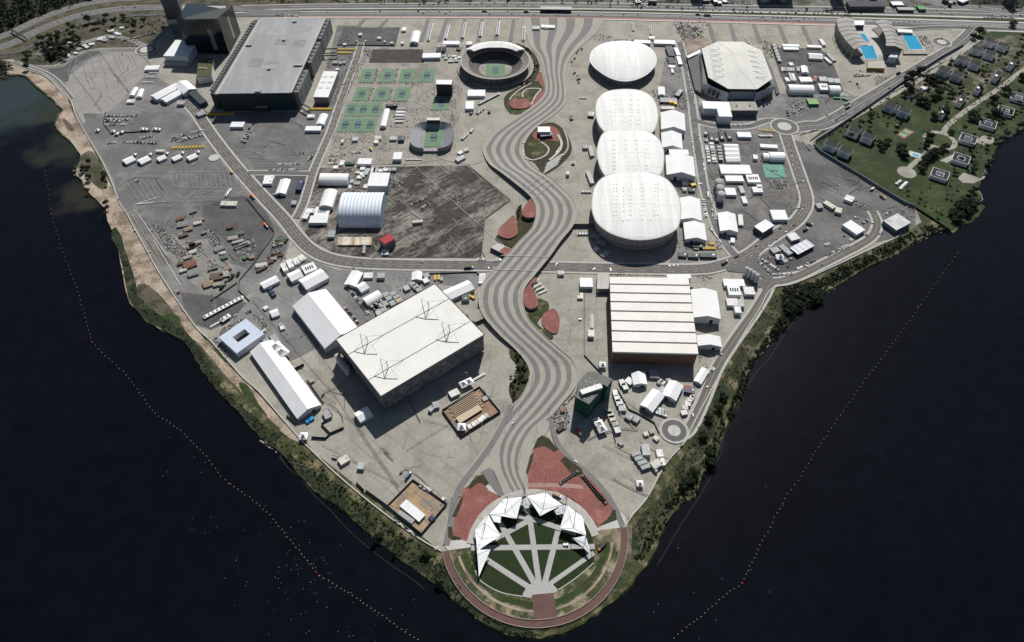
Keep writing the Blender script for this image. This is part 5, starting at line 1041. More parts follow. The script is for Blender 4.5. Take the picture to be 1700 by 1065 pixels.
flat(TC,1020,225,1078,225,13,4,'white twin cabin left of the gate cabin row'); flat(TC,1093,213,1205,218,11,4,'white gate cabin row at the head of the promenade'); 
gazebos(TC,1122,240,1142,242,2,'tiny gazebo hanging below the gate cabin row')
e=flat(TC,1087,62,1345,66,13,7,'grey-roofed bus rapid transit station on the avenue median',name='bus_station',cat='station',wm_=navy,rm=concrete_l)
flat(TC,482,768,628,768,20,5,'white low hall touching the south foot of the round tennis stadium',name='hall',cat='hall'); flat(TC,497,900,500,838,15,5,'square pale tent south of the round tennis stadium',name='box_tent',cat='tent')
gazebos(TC,1418,815,1465,815,4,'white gazebo in the row beside the northernmost joined arena')
for q in ((1340,955,1345,985,5),(500,930,520,935,6),(650,920,672,922,6),(388,400,425,400,9)): flat(TC,*q,3,'dark cabin',True,wm_=darkbox,rm=darkbox)
# west tent row
for i,(q,w_) in enumerate((((1025,268,1105,232),15),((1150,268,1232,230),15),((1305,250,1370,222),11),((1430,248,1498,218),11),((1555,242,1628,210),12))):
    gable(TF0,*q,w_,4,'white marquee, %s from the left in the western row of five'%('first','second','third','fourth','fifth')[i],group='western row of five marquees')
    gazebos(TF0,q[2]+18,q[3]-6,q[2]+19,q[3]-6,1,'white porch gazebo behind the %s western marquee'%('first','second','third','fourth','fifth')[i],1.2)
for x,y in ((945,35),(975,55),(1015,40),(1185,15),(1215,18),(1290,15),(1322,18),(815,25)): gazebos(TF0,x,y,x+1,y,1,'small white gazebo',1.3,True)
flat(TF0,1293,182,1370,182,5,4,'long white trailer above the western marquees',name='trailer',cat='trailer')
# island lot, hangar yard
flat(TF,492,402,575,402,8,4,'white cabin, rear of two in the triangular lot'); flat(TF,485,435,560,435,13,5,'white cabin, front of two in the triangular lot')
gable(TF,624,530,668,412,16,5,'white gabled tent in the triangular lot'); gazebos(TF,585,552,650,552,4,'gazebo porch at the foot of the triangular lot tent')
flat(TF,772,505,803,425,9,6,'dark blue roofed shed in the triangular lot',name='shed',cat='shed',wm_=bluebox,rm=bluebox); flat(TF,718,612,760,612,9,4,'grey cabin alone in the triangular lot',wm_=greybox,rm=greybox)
gable(TF,953,390,1190,392,22,7,'wide white arched tent north of the ribbed hangar',arch=True); gable(TF,998,635,1042,498,21,7,'white arched tent west of the ribbed hangar',arch=True)
flat(TF,838,678,910,680,9,4,'white cabin left of the unit-topped white hall'); flat(TF,912,688,1035,688,22,5,'flat white hall with roof units west of the ribbed hangar',name='hall',cat='hall',units=8); flat(TF,870,752,1022,752,16,6,'white hall below the unit-topped one, west of the ribbed hangar',name='hall',cat='hall'); flat(TF,828,745,850,698,8,4,'pale cabin at the bend west of the hangar')
A,B,C=TF(1347,475),TF(1515,478),TF(1535,368); simple('pale_hall',A,B,C,14,corr,whiteb,'pale flat-roofed hall directly behind the ribbed hangar','hall')
for q in ((1392,360,1402,322),(1412,360,1424,322),(1440,345,1480,345,),(1490,350,1505,325),(1528,350,1540,325),(1555,335,1588,335)): flat(TF,*q,7,4,'white cabin',True)
for q in ((1330,380,1360,330),(1300,360,1310,400),(1265,400,1305,400),(1245,450,1290,450),(1205,435,1235,435),(1195,480,1215,480),(1065,318,1105,318),(1330,490,1345,460),(1275,350,1260,370),(1290,330,1330,330)): flat(TF,*q,7,3,'grey cabin',True)
flat(TF,1270,270,1385,270,15,5,'white hall in the sandy yard north of the wide arched tent',name='hall',cat='hall'); flat(TF,1165,285,1240,285,7,3,'dark green container in the sandy yard',name='container',cat='container',wm_=mat('dark_green',(.03,.07,.05)),rm=mat('dark_green',(.03,.07,.05))); flat(TF,1130,300,1148,262,7,3,'cream container in the sandy yard',name='container',cat='container'); flat(TF,1565,225,1635,225,19,6,'square white pavilion below the horseshoe stand',name='pavilion',cat='pavilion')
for q in ((1225,85,1272,85),(1412,72,1465,72),(1405,105,1440,105),(1135,100,1152,100),(1535,78,1595,78)): flat(TF,*q,9,4,'white cabin',True)
flat(TF,1605,80,1655,80,11,5,'dark cabin right of the white ones in the sandy yard',wm_=darkbox,rm=darkbox)
gazebos(TG,-25,262,95,262,9,'white gazebo in the row beneath the horseshoe stand')
flat(TG,388,262,452,228,9,4,'white trailer south-east of the horseshoe stand',name='trailer',cat='trailer'); gazebos(TG,440,90,478,50,4,'white gazebo in the short diagonal row right of the horseshoe stand'); flat(TG,505,25,525,-5,5,3,'white van-like booth north of the diagonal gazebos')
flat(TG,405,205,440,185,7,3,'grey cabin',True); flat(TG,450,178,488,168,8,3,'grey cabin',True)
flat(TF,1022,872,1080,872,14,5,'pale long container left of the rusty container line')
a0=TF(1112,938); a1=TF(1372,938)
for i in range(14):
    x=1112+260*i/13; flat(TF,x,965,x+3,900,3.3,3,'rusty white shipping container side by side in the long line',False,name='shipping_container',cat='container',wm_=rustbox,rm=rustbox); r_=bpy.data.objects[-1] if 0 else None
for o in list(bpy.data.objects):
    if o.name.startswith('shipping_container'): o['group']='line of rusty containers below the hangar'
flat(TF,1318,1032,1325,972,4,3,'white trailer standing below the rusty container line',name='trailer',cat='trailer'); flat(TF,1480,1045,1482,1000,5,3,'white container left of a pair',True,name='container',cat='container'); flat(TF,1508,1045,1510,1000,5,3,'white container right of a pair',True,name='container',cat='container')
flat(TF,132,618,175,618,10,4,'short white cabin joined to a long one on the dark lot'); flat(TF,178,620,265,620,10,4,'long white cabin on the dark lot'); gazebos(TF,180,565,212,515,4,'white gazebo in the upright row on the dark lot')
flat(TG,25,772,110,765,6,4,'white bus-like trailer on the streaked gravel lot',name='trailer',cat='trailer')
# eastern side
gable(TH_,486,138,478,15,34,9,'white gabled hall beside the middle joined arena',cat='hall',rise=6); flat(TH_,410,155,480,158,9,4,'white half-round cabin below the middle gabled hall')
gable(TH_,560,360,546,200,45,11,'biggest white gabled hall east of the joined arenas',cat='hall',rise=7); flat(TH_,455,192,615,195,13,12,'white block peeping over the biggest gabled hall',name='box_tent',cat='tent')
gable(TH_,645,738,628,560,31,9,'white gabled hall beside the largest round arena, upper of two',cat='hall',rise=5); gable(TH_,682,902,665,765,31,8,'white gabled hall beside the largest round arena, lower of two',cat='hall',rise=5)
gable(TD,495,1048,488,908,41,11,'northernmost white gabled hall beside the three joined arenas',cat='hall',rise=7); gable(TD,394,778,392,712,12,5,'small white tent between the velodrome and the gabled halls')
gable(TH_,958,838,935,688,26,8,'white gabled hall among the eastern yard sheds',cat='hall',rise=4); flat(TH_,1052,800,1045,712,7,4,'slim white cabin beside the eastern gabled hall')
for i,y in enumerate((138,174,210,246)): gable(TH_,912+i*5,y,1030+i*5,y,11.5,5,'white ridge tent, %s from the top of the joined four'%ORD[i],group='four joined ridge tents in the eastern yard')
flat(TH_,1020,48,1135,50,14,5,'white box tent north of the four ridge tents',name='box_tent',cat='tent'); flat(TH_,877,335,1132,338,23,6,'very long white flat hall in the eastern yard',name='hall',cat='hall'); flat(TH_,922,412,1070,414,14,5,'white hall beneath the very long one, left',name='hall',cat='hall'); flat(TH_,1098,412,1205,412,20,5,'white hall with roof units beneath the very long one, right',name='hall',cat='hall',units=10)
flat(TH_,920,520,1008,522,17,5,'white split-roof hall right of the round tanks',name='hall',cat='hall'); flat(TH_,1045,475,1068,532,7,4,'pale trailer, upper of two in the eastern yard',name='trailer',cat='trailer'); flat(TH_,1068,562,1090,618,7,4,'pale trailer, lower of two in the eastern yard',name='trailer',cat='trailer'); flat(TH_,1148,505,1228,505,13,5,'L-shaped white cabin, long arm'); flat(TH_,1185,478,1225,478,9,5,'L-shaped white cabin, short arm')
flat(TH_,1303,715,1430,715,22,6,'white flat hall by the bend of the eastern road',name='hall',cat='hall'); flat(TH_,1195,838,1292,778,17,9,'open grey shed with a ribbed pale roof near the eastern road',name='shed',cat='shed',wm_=mat('shed_side',(.10,.10,.10)),rm=whiteb); flat(TH_,965,922,1000,928,10,4,'lone white cabin below the eastern gabled hall')
gable(TH_,1238,215,1298,217,16,5,'smaller white arched tent above the teal court',arch=True); gable(TH_,1292,210,1415,212,20,6,'larger white arched tent above the teal court',arch=True); flat(TH_,1210,140,1355,148,9,4,'long grey trailer above the arched tents',name='trailer',cat='trailer'); flat(TH_,1152,232,1190,235,11,5,'pale cube left of the arched tents')
cols=((745,772,(35,95,145,165,185,210,235,265)),(790,825,(120,150,172,192,222,248,265)),(852,885,(150,175,200,228,250)))
for j,(x0,x1,ys) in enumerate(cols):
    for i,y in enumerate(ys): flat(TH_,x0+i*4,y,x1+i*4,y+1,6,3+((i+j)%3==0)*1.5,('left','middle','right')[j]+'-column container, stacked',True,name='container',cat='container',wm_=darkbox if j==2 else None,rm=greybox if j==2 else None)
for q in ((795,20,812,98),(835,30,852,105),(882,15,898,88),(935,15,962,85)): flat(TH_,*q,8,4,'long dark container block',True,name='container',cat='container',wm_=darkbox,rm=mat('dark_container_roof',(.10,.105,.105)))
for i in range(6): yrow(TH_,1205+i*18,68,1206+i*18,67,1,'white tank trailer in the fenced corner by the roundabout',cabin,6,3,3,'tank_trailer','trailer')
yrow(TH_,1200,15,1320,25,8,'yellow and green service cart behind the tank trailers',yellowm,4,2,2,'service_cart','service cart')
# round tanks and silos
def silo(T,x,y,r_,h,label,group):
    p=G(*T(x,y),h); e=empty('silo',(p.x,p.y,0)); b=MB(); b.lathe([(r_,0),(r_,h)],mat('silo_metal',(.5,.52,.54),.5,.06,.2,coord='obj',stripe=[(2,2.4,.1,.8)]),24); b.build('shell',e); b=MB(); b.lathe([(r_+.15,h),(r_*.5,h+.9),(.2,h+1.1)],kerbm,24); b.build('roof',e)
    b=MB(); b.box(r_+.2,0,0,h+.6,.3,.5,metal); b.build('ladder',e); tag(e,label,'silo',group)
for i,(x,y) in enumerate(((870,432),(880,482),(890,535))): silo(TH_,x,y,5.6,15,'pale round tank, %s of the three in the eastern yard'%('northernmost','middle','southernmost')[i],'three round tanks')
for i,(x,y) in enumerate(((1203,92),(1233,108),(1263,128),(1291,148))): silo(TM,x,y,2.9,15,'slender pale silo, %s from the left of the four'%ORD[i],'four slender silos')
for i,(x,y) in enumerate(((238,380),(283,378))): silo(TC,x,y,4.6,10,'white round tank, %s of two north of the green courts'%('left','right')[i],'two tanks on the north plaza')
for i,(x,y) in enumerate(((500,820),(522,848),(545,880),(572,912))): silo(TK,x,y,3.6,14,'grey silo, %s down against the left wall of the mast-topped arena'%ORD[i],'silos beside the mast-topped arena')
court([TH_(1255,408),TH_(1427,408),TH_(1397,300),TH_(1227,298)],'teal sports court with a tan rectangle in the eastern yard',group='sports courts',two=teal,inn=mat('court_tan_teal',(.14,.27,.21)))
b=MB(); p=G(*TI(710,45)); court([TI(630,48),TI(705,88),TI(795,28),TI(718,-5)],'red and pale green tennis court on the condominium lawn',group='sports courts',two=redpave,inn=mat('court_pale_green',(.22,.32,.18)))
# dark north-east yard
flat(TD,1395,372,1535,375,9,4,'white cabin strip, upper in the dark eastern yard'); flat(TD,1402,398,1530,400,9,4,'white cabin strip, lower in the dark eastern yard'); flat(TD,1600,380,1720,385,8,4,'pale long cabin at the top right of the dark yard')
for i in range(6): flat(TD,1310+i*9,368+i*25,1340+i*9,370+i*25,10,4,'dark grey cabin stepping down the yard edge',True,wm_=darkbox,rm=greybox)
for i in range(6): flat(TD,1395+i*18,555,1396+i*18,585,3.2,3,'short white container in the even row',True,name='container',cat='container')
flat(TD,1525,550,1528,585,6,4,'grey cabin right of the even container row',wm_=greybox,rm=greybox); gable(TD,1588,592,1576,538,12,5,'small white gabled tent at the right of the even container row'); flat(TD,1450,528,1485,526,10,4,'bright white cube above the even container row')
flat(TD,1537,655,1638,655,16,5,'white flat hall above the wide arched hall',name='hall',cat='hall'); flat(TD,1660,668,1672,628,8,4,'reddish container',True,name='container',cat='container',wm_=rustbox,rm=mat('rust_red',(.25,.10,.07))); gable(TD,1450,712,1655,716,24,7,'wide white arched hall below the dark eastern yard',arch=True,cat='hall')
flat(TD,1425,640,1445,670,7,4,'white cabin left of the wide arched hall'); flat(TD,1455,600,1475,665,5,4,'white cabin strip, left upright of a pair'); flat(TD,1480,605,1500,665,5,4,'white cabin strip, right upright of a pair')
gable(TE,-85,445,30,452,20,5,'double-peaked white tent in the dark eastern yard'); flat(TE,0,650,65,652,15,5,'white hall, first of three in a strip',name='hall',cat='hall'); flat(TE,72,660,122,662,15,5,'white hall, second of three in a strip',name='hall',cat='hall'); flat(TE,128,665,172,668,15,5,'cream hall, third of three in a strip',name='hall',cat='hall')
flat(TE,0,715,75,718,21,6,'white hall with roof units left of the arched hall beside the pool road',name='hall',cat='hall',units=6); gable(TE,88,718,176,720,22,7,'white arched hall beside the pool road',arch=True,cat='hall')
flat(TE,70,440,130,500,8,4,'grey long cabin west of the pool complex',wm_=greybox,rm=greybox); flat(TE,45,470,100,520,6,4,'white long cabin west of the pool complex'); flat(TE,10,320,45,370,7,4,'white cabin north of the dark yard'); flat(TE,650,250,775,258,13,5,'white changing hall above the right-hand pool',name='hall',cat='hall')
flat(TD,1605,838,1690,838,18,5,'green-roofed shelter in the oval coach yard',name='shelter',cat='shelter',rm=mat('pale_green_roof',(.22,.36,.14)),wm_=greenm)
for i,q in enumerate(((118,805,178,808),(190,808,248,826),(214,862,250,838))): flat(TE,*q,3.2,3.3,'bright green coach, %s of three in the oval yard'%ORD[i],name='coach',cat='coach',wm_=greenm,rm=greenm,group='three green coaches')
flat(TD,165,340,300,345,12,5,'white cabin terrace north of the velodrome',name='terrace',cat='cabin'); flat(TD,330,342,505,348,15,5,'pale cabin terrace right of the velodrome top',name='terrace',cat='cabin'); flat(TD,0,330,160,332,5,3,'dark green container line north of the velodrome',name='container',cat='container',wm_=mat('dark_green',(.03,.07,.05)),rm=mat('dark_green',(.03,.07,.05)))
flat(TD,450,380,478,460,13,6,'dark grey technical building east of the velodrome',wm_=darkbox,rm=mat('slate_roof',(.12,.125,.125)),name='technical_building',cat='building'); flat(TD,462,465,482,525,12,4,'dark plant compound east of the velodrome',wm_=darkbox,rm=darkbox,name='plant_compound',cat='building'); flat(TD,508,392,535,455,8,4,'white cabin strip east of the velodrome, upper'); flat(TD,530,465,550,530,8,4,'cream cabin strip east of the velodrome, lower'); flat(TD,450,545,505,548,9,3,'pale canopy east of the velodrome'); flat(TD,478,565,485,600,5,3,'white truck body east of the velodrome',name='trailer',cat='trailer')
flat(TD,285,308,335,308,10,4,'white kiosk north-east of the velodrome'); flat(TD,380,825,520,830,14,4,'green-grey plant row north of the gabled halls',wm_=darkbox,rm=greybox); flat(TD,385,890,500,892,8,4,'white cabin row touching the northernmost gabled hall')
for q in ((455,838,485,838),(492,850,520,850)): flat(TD,*q,7,4.4,'yellow roofed plant unit',True,name='plant_unit',cat='plant unit',wm_=yellowm,rm=yellowm)
flat(TD,518,790,555,742,8,6,'dark tower cabin beside the small white tent',wm_=darkbox,rm=greybox)
for i,(x,y) in enumerate([(150,195),(295,225)]): gazebos(TD,x,y,x+6,y+60,6,'white gazebo in the short row north of the velodrome, %s'%('left','right')[i],.8)
gazebos(TD,1095,320,1110,355,3,'white gazebo by the north tip of the octagonal arena',.8)
for i,q in enumerate(((565,445,615,445),(640,445,665,470),(565,500,600,500),(615,505,670,508))): flat(TH_,*q,8,4,('white','yellow','grey','dark')[i]+' plant unit between the gabled halls',name='plant_unit',cat='plant unit',wm_=(cabin,yellowm,greybox,darkbox)[i],rm=(cabin,yellowm,greybox,darkbox)[i])
for q in ((650,965,735,968),(530,1040,600,1045),(610,1048,700,1050),(710,1045,850,1048)): flat(TH_,*q,9,4,'dark plant block',True,name='plant_block',cat='plant block',wm_=darkbox,rm=mat('slate_roof',(.12,.125,.125)))
yrow(TH_,735,1000,830,1000,6,'yellow skip in the row south of the gabled halls'); yrow(TH_,795,962,815,962,2,'yellow skip in the upper pair south of the gabled halls'); yrow(TH_,660,1000,690,1005,4,'white service cart beside the yellow skips',cabin)
gazebos(W,105,352,155,352,4,'white gazebo in the row left of the largest round arena, upper'); gazebos(W,82,628,135,628,4,'white gazebo in the row left of the largest round arena, lower')
flat(W,107,50,138,50,10,4,'white kiosk, upper on the plaza left of the joined arenas'); flat(W,0,222,20,222,9,5,'white kiosk, lower on the plaza left of the joined arenas'); gazebos(W,45,165,46,165,1,'lone white gazebo on the plaza left of the joined arenas',1.2)
for i,(a_,b_,c_,d_) in enumerate(((165,45,185,110),(150,210,180,290))):
    for k in range(3):
        x,y,L,an=axis(W,a_-k*9,b_,c_-k*9-4*(i==0),d_,3+k); b=MB(); b.box(0,0,-.1,3+k,L,2.4,concrete_l); o=b.build('terrace_step'); o.location=(x,y,0); o.rotation_euler=(0,0,an); reg(o,'curved white terrace step left of the %s joined arena'%('middle','largest')[i],'step',*W(a_-k*9,b_),'terrace steps',False)
flat(V,65,740,105,745,14,4,'white ramp roof left of the northernmost joined arena',wm_=darkbox,rm=concrete_l,name='ramp_roof',cat='ramp')
# big entrance porches of the largest arena
for i,(x,y) in enumerate(((190,650),(230,690))):
    p=G(*W(x,y)); b=MB(); b.box(0,0,3.5,4.2,14,10,greybox); b.tube((-5,-3,0),(-5,-3,4),.3,metal); b.tube((5,-3,0),(5,-3,4),.3,metal); b.tube((0,4,0),(0,4,4),.3,metal); b.box(0,5.5,0,3.4,10,1,wallm); o=b.build('entrance_porch'); o.location=(p.x,p.y,0); o.rotation_euler=(0,0,-.7); tag(o,'grey entrance porch on the lower left of the largest arena, %s'%('upper','lower')[i],'porch')
flat(W,188,720,210,712,6,3,'small blue-grey tent in the shadow of the largest arena'); flat(W,235,765,275,735,7,3,'longer grey tent in the shadow of the largest arena')
# right of the strip-roofed arena
gable(TM,848,258,878,488,35,11,'white gabled hall against the strip-roofed arena, upper',cat='hall',rise=5); gable(TM,885,642,898,725,30,8,'white gabled hall against the strip-roofed arena, lower',cat='hall',rise=4)
flat(TM,1005,210,1180,214,13,5,'long ribbed white hall near the four silos',name='hall',cat='hall'); flat(TM,1042,272,1145,274,19,6,'white hall with roof units near the four silos',name='hall',cat='hall',units=8); flat(TM,1175,278,1262,280,14,5,'white hall right of the unit-topped hall near the silos',name='hall',cat='hall')
flat(TM,1032,372,1125,374,13,5,'white flat cabin below the silos group'); flat(TM,1142,350,1158,412,8,5,'upright white cabin below the silos group'); flat(TM,1098,436,1152,438,11,6,'small white cube below the silos group')
gable(TM,792,1035,858,925,10,4,'thin white tent at the lower right foot of the strip-roofed arena'); flat(TM,535,163,735,160,8,6,'white canopy along the north side of the strip-roofed arena',name='canopy_roof',cat='canopy'); flat(TLm,1213,210,1320,212,17,6,'white box tent left of the strip-roofed arena top',name='box_tent',cat='tent')
flat(TLm,1028,128,1082,130,8,4,'white truck parked by the road left of the strip-roofed arena',name='truck',cat='truck'); gazebos(TLm,1312,490,1312,590,7,'white gazebo in the upright row left of the strip-roofed arena'); flat(TLm,1306,605,1306,660,8,5,'white box ending the upright gazebo row'); gazebos(TLm,1400,912,1401,912,1,'white gazebo at the corner of the unfinished building',1.7)
for q in ((1205,320,1205,345,4),(1228,298,1228,345,4)): flat(TLm,*q,3,'white van-sized booth',True)
# below the strip-roofed arena
gable(TR,898,28,918,128,17,6,'white gabled tent half in the shade of the strip-roofed arena'); gable(TR,968,328,1072,190,17,6,'white gabled tent, lower left of the southeast pair',rise=3); gable(TR,1158,238,1218,112,18,6,'white gabled tent, upper right of the southeast pair'); flat(TR,1072,170,1115,195,11,5,'small white square tent joining the southeast pair'); flat(TR,1282,170,1370,188,10,4,'blue and rust striped container roof by the shore road',wm_=bluebox,rm=mat('blue_rust',(.08,.12,.2),.7,.2,.2,col2=(.25,.09,.06),scale2=.12))
for q in ((688,210,728,208),(702,255,745,250),(715,290,768,285),(735,330,795,328),(632,362,672,352),(645,392,692,385),(660,428,708,418),(680,470,732,460),(700,515,748,505),(745,125,785,118),(768,158,808,148),(800,90,850,125)): flat(TR,*q,9,4,'grey stacked cabin',True,wm_=greybox)
flat(TR,802,385,850,415,9,4,'grey double cabin, left, in the southeast plaza',wm_=greybox,rm=greybox); flat(TR,862,410,905,435,9,4,'grey double cabin, right, in the southeast plaza',wm_=greybox,rm=greybox)
for i in range(4):
    t=i/4; flat(TR,872+t*105,695+t*145,888+t*105,718+t*145+8,11,4,'grey ribbed cabin, %s down the long diagonal block'%ORD[i],wm_=greybox,rm=greybox,group='long diagonal cabin block')
flat(TR,930,680,995,678,14,6,'bright white cube right of the diagonal cabin block'); flat(TR,1050,708,1102,705,9,4,'cream small cabin in the lower southeast group'); flat(TR,1028,770,1070,820,12,5,'white peaked cabin in the lower southeast group'); flat(TR,1085,780,1118,778,9,5,'white cube right of the peaked cabin'); flat(TR,1036,840,1056,840,6,4,'tiny white booth in the lower southeast group')
flat(TR,530,448,582,435,9,5,'white square cabin south of the unfinished building'); gazebos(TR,572,488,592,525,2,'white gazebo below the square cabin south of the unfinished building',1.7)
gazebos(TR,908,975,909,975,1,'lone white gazebo on the southeast plaza',1.5)
for q in ((945,552,982,542),(992,532,1028,522),(1030,570,1065,598),(740,610,765,640)): flat(TR,*q,5,3,'white trailer',True,name='trailer',cat='trailer')
for q in ((1255,375,1305,365),(1262,325,1312,330),(1285,290,1335,300),(1305,262,1345,278),(1325,240,1360,255),(1342,228,1365,238)): flat(TR,*q,6,3.5,'cream container by the shore road',True,name='container',cat='container')
for i in range(12): x=1045+(i%4)*24; y=325+(i//4)*20+(i%4)*8; flat(TR,x,y,x+20,y+14,2.6,2.6,'small white tank cabin',True)
flat(TR,992,45,1070,50,12,4,'shaded grey cabin behind the southeast tents',wm_=greybox,rm=greybox)
for q in ((1065,130,1095,95),(1092,135,1115,108),(1130,100,1165,90)): flat(TR,*q,5,3,'shaded small container',True,name='container',cat='container')
# south-west plaza
gable(TP,1262,455,1365,395,15,5,'small tent half sunlit at the corner of the arena shadow',rise=3); flat(TP,988,450,1040,425,11,4,'grey cabin by the black fence on the southwest plaza',wm_=greybox,rm=greybox); flat(TP,1115,835,1190,790,9,4,'ribbed white cabin on the southwest plaza'); flat(TP,1268,860,1325,865,8,4,'small white cabin left of the rust stain'); gazebos(TP,828,635,829,635,1,'white gazebo on the left shore path',1.9)
flat(TP,838,497,862,485,5,2.6,'bright blue skip, left of two',name='skip',cat='skip',wm_=mat('blue_paint',(.01,.25,.5)),rm=mat('blue_paint',(.01,.25,.5))); flat(TP,868,478,900,460,5,2.6,'bright blue skip, right of two',name='skip',cat='skip',wm_=mat('blue_paint',(.01,.25,.5)),rm=mat('blue_paint',(.01,.25,.5)))
flat(TP,760,130,790,150,6,3,'white small cabin beside the longest tent'); yrow(TP,1065,790,1100,800,4,'grey generator beside the ribbed white cabin',greybox,4,1.6,2.5)
flat(TQ,732,175,805,140,9,4,'ribbed white cabin above the fenced timber yard'); flat(TQ,565,285,592,300,6,4,'small pale cabin, left of two by the arena shadow'); flat(TQ,592,262,640,250,9,4,'grey cabin, right of two by the arena shadow',wm_=greybox,rm=greybox); gazebos(TQ,852,105,895,85,2,'larger white gazebo at the end of the row by the mast-topped arena',1.6); gazebos(TQ,922,62,1018,8,7,'white gazebo in the diagonal row by the mast-topped arena')
for q in ((790,395,850,360),(800,420,880,400)): flat(TK,*q,9,4,'grey block cabin',True,wm_=greybox,rm=greybox)
for x,y,mm in ((790,392,greybox),(845,362,greybox),(895,385,greybox),(832,420,greybox),(885,432,greybox),(845,462,cabin),(905,310,greybox),(925,338,greybox),(958,380,greybox),(965,305,greybox),(988,330,greybox),(1010,355,rustbox),(1125,222,greybox),(1150,243,greybox),(1175,265,greybox),(1235,192,cabin),(1238,150,greybox),(1075,255,cabin)): flat(TK,x-22,y+10,x+22,y-9,8.5,4,'%s cabin in the group'%('grey' if mm is greybox else 'pale'),True,wm_=mm,rm=mm)
flat(TK,718,152,795,150,10,4,'white cabin by the road, left'); flat(TK,830,152,895,152,10,5,'grey cabin by the road, right of the white one',wm_=greybox,rm=greybox)
yrow(TK,1313,180,1342,178,2,'yellow truck by the main road',yellowm,9,3,3,'box_truck','truck'); flat(TK,1365,165,1366,195,4,3,'white truck body beside the yellow ones',name='box_truck',cat='truck'); flat(TLm,265,298,265,355,10,5,'dark slate cabin beside the mast-topped arena corner',wm_=rustbox,rm=mat('slate_green',(.10,.13,.13))); yrow(TLm,318,340,319,339,1,'yellow truck near the mast-topped arena corner',yellowm,9,3,3,'box_truck','truck')
for i in range(4): flat(TLm,372+i*2,210-i*20,425+i*2,205-i*20,5,3,'white cabin stacked by the promenade, %s from the bottom'%ORD[i],group='cabins by the promenade')
# east triangle
flat(TI,45,605,128,655,9,5,'long white cabin in the eastern open lot'); flat(TI,135,668,188,682,12,5,'square white cabin in the eastern open lot'); flat(TI,218,565,285,590,14,5,'pale green-roofed kiosk in the eastern open lot'); flat(TI,-22,640,25,635,11,5,'white cabin near the eastern road bend')
simple('security_building',TI(192,800),TI(312,882),TI(335,808),6,wall_w,whiteb,'white stepped security building in the eastern open lot','building')
A,B,C=TI(530,765),TI(642,845),TI(772,788); simple('depot_shed',A,B,C,8,mat('teal_wall',(.12,.2,.2)),mat('patchy_metal_roof',(.62,.62,.6),.6,.1,.03,col2=(.36,.38,.40),scale2=.02,mix=.5,fine=.05),'large depot shed with a patchy white and grey metal roof','shed')
flat(TH_,1450,905,1522,885,14,5,'white flat kiosk at the edge of the curved car park'); flat(TH_,1490,1018,1628,945,16,6,'blue-grey striped canopy over the curved car park',name='canopy_roof',cat='canopy',rm=mat('striped_canopy',(.58,.6,.64),.5,.05,.1,coord='obj',stripe=[(0,9,.5,.75)]),wm_=dkmetal); flat(TN,405,330,465,310,10,4,'grey cabin west in the curved car park',wm_=greybox,rm=greybox); flat(TN,480,280,565,355,9,4,'long grey cabin in the curved car park',wm_=greybox,rm=greybox); gazebos(TN,465,405,466,405,1,'white gazebo in the middle of the curved car park',2.2)
flat(TE,1095/1-1110+15,0,1,0,1,1,'x') if 0 else None
# hilltop pavilion
p=G(903,214,9); e=empty('hill_pavilion',(p.x,p.y,0)); b=MB(); b.box(0,0,5.5,9,21,15,white); b.build('upper_floor',e); b=MB(); b.box(1,-5,0,5.5,14,9,mat('pavilion_base',(.10,.12,.14))); b.build('lower_floor',e); b=MB(); b.box(4,-8,4.8,5.4,22,12,mat('pavilion_deck',(.2,.22,.25)),.2); b.build('deck',e); tag(e,'white box pavilion on the planted hill within the promenade bend','pavilion')
# ---- scrap yards, shacks, debris
def scatter(poly,n,fn,T=I1):
    P=[T(*p) for p in poly]; xs=[p[0] for p in P]; ys=[p[1] for p in P]; k=0; t=0
    while k<n and t<n*60:
        t+=1; x,y=R.uniform(min(xs),max(xs)),R.uniform(min(ys),max(ys)); ins=False
        for i in range(len(P)):
            (xa,ya),(xb,yb)=P[i],P[i-1]
            if (ya>y)!=(yb>y) and x<(xb-xa)*(y-ya)/(yb-ya)+xa: ins=not ins
        if ins: fn(x,y); k+=1
deb=[mat('debris_%d'%i,c,.9,.3,.5) for i,c in enumerate(((.45,.44,.42),(.30,.27,.23),(.10,.09,.085),(.17,.12,.09),(.30,.27,.23),(.05,.055,.06),(.5,.5,.5),(.12,.17,.19)))]
def debris(poly,n,T=I1,s=(.8,3.2),hh=1.6,name='debris_pile',wts=None):
    b=MB()
    def f(x,y):
        p=G(x,y); b.box(p.x,p.y,-.1,R.uniform(.4,hh),R.uniform(*s),R.uniform(s[0]*.6,s[1]*.6),R.choice(deb),R.uniform(0,3.14),sx=R.uniform(.5,1),sy=R.uniform(.5,1))
    scatter(poly,n,f,T); o=b.build(name); o['kind']='stuff'; return o
debris([(1270,790),(1300,790),(1400,860),(1540,1000),(1480,1065),(1380,1000),(1330,900)],520,TF0); debris([(340,10),(470,0),(560,90),(640,180),(540,170),(430,90)],260,TJ)
debris([(1540,940),(1650,920),(1700,1000),(1640,1060),(1560,1010)],120,TF0); debris([(600,60),(660,40),(700,110),(640,130)],80,TJ); debris([(730,150),(790,160),(800,240),(740,240)],120,TJ)
debris([(0,830),(60,850),(110,960),(190,1050),(130,1060),(40,950)],150,TF); debris([(740,0),(830,20),(880,110),(840,140),(780,80)],120,TJ)
debris([(210,900),(300,880),(420,930),(440,970),(330,1040),(240,1040)],260,TF); debris([(920,60),(1060,60),(1130,110),(1080,160),(980,150)],160,TJ); debris([(560,960),(600,900),(680,880),(700,930),(620,1060),(530,1060)],220,TF)
debris([(1380,150),(1290,180),(1230,260),(1140,280),(1120,220),(1250,110),(1320,50)],120,TJ); debris([(1270,430),(1420,430),(1440,490),(1380,510),(1280,490)],260,TH_)
debris([(170,410),(260,440),(250,560),(170,480)],200,TR) if 0 else debris([(170,420),(240,330),(300,330),(330,440),(300,520),(230,510)],260,TR)
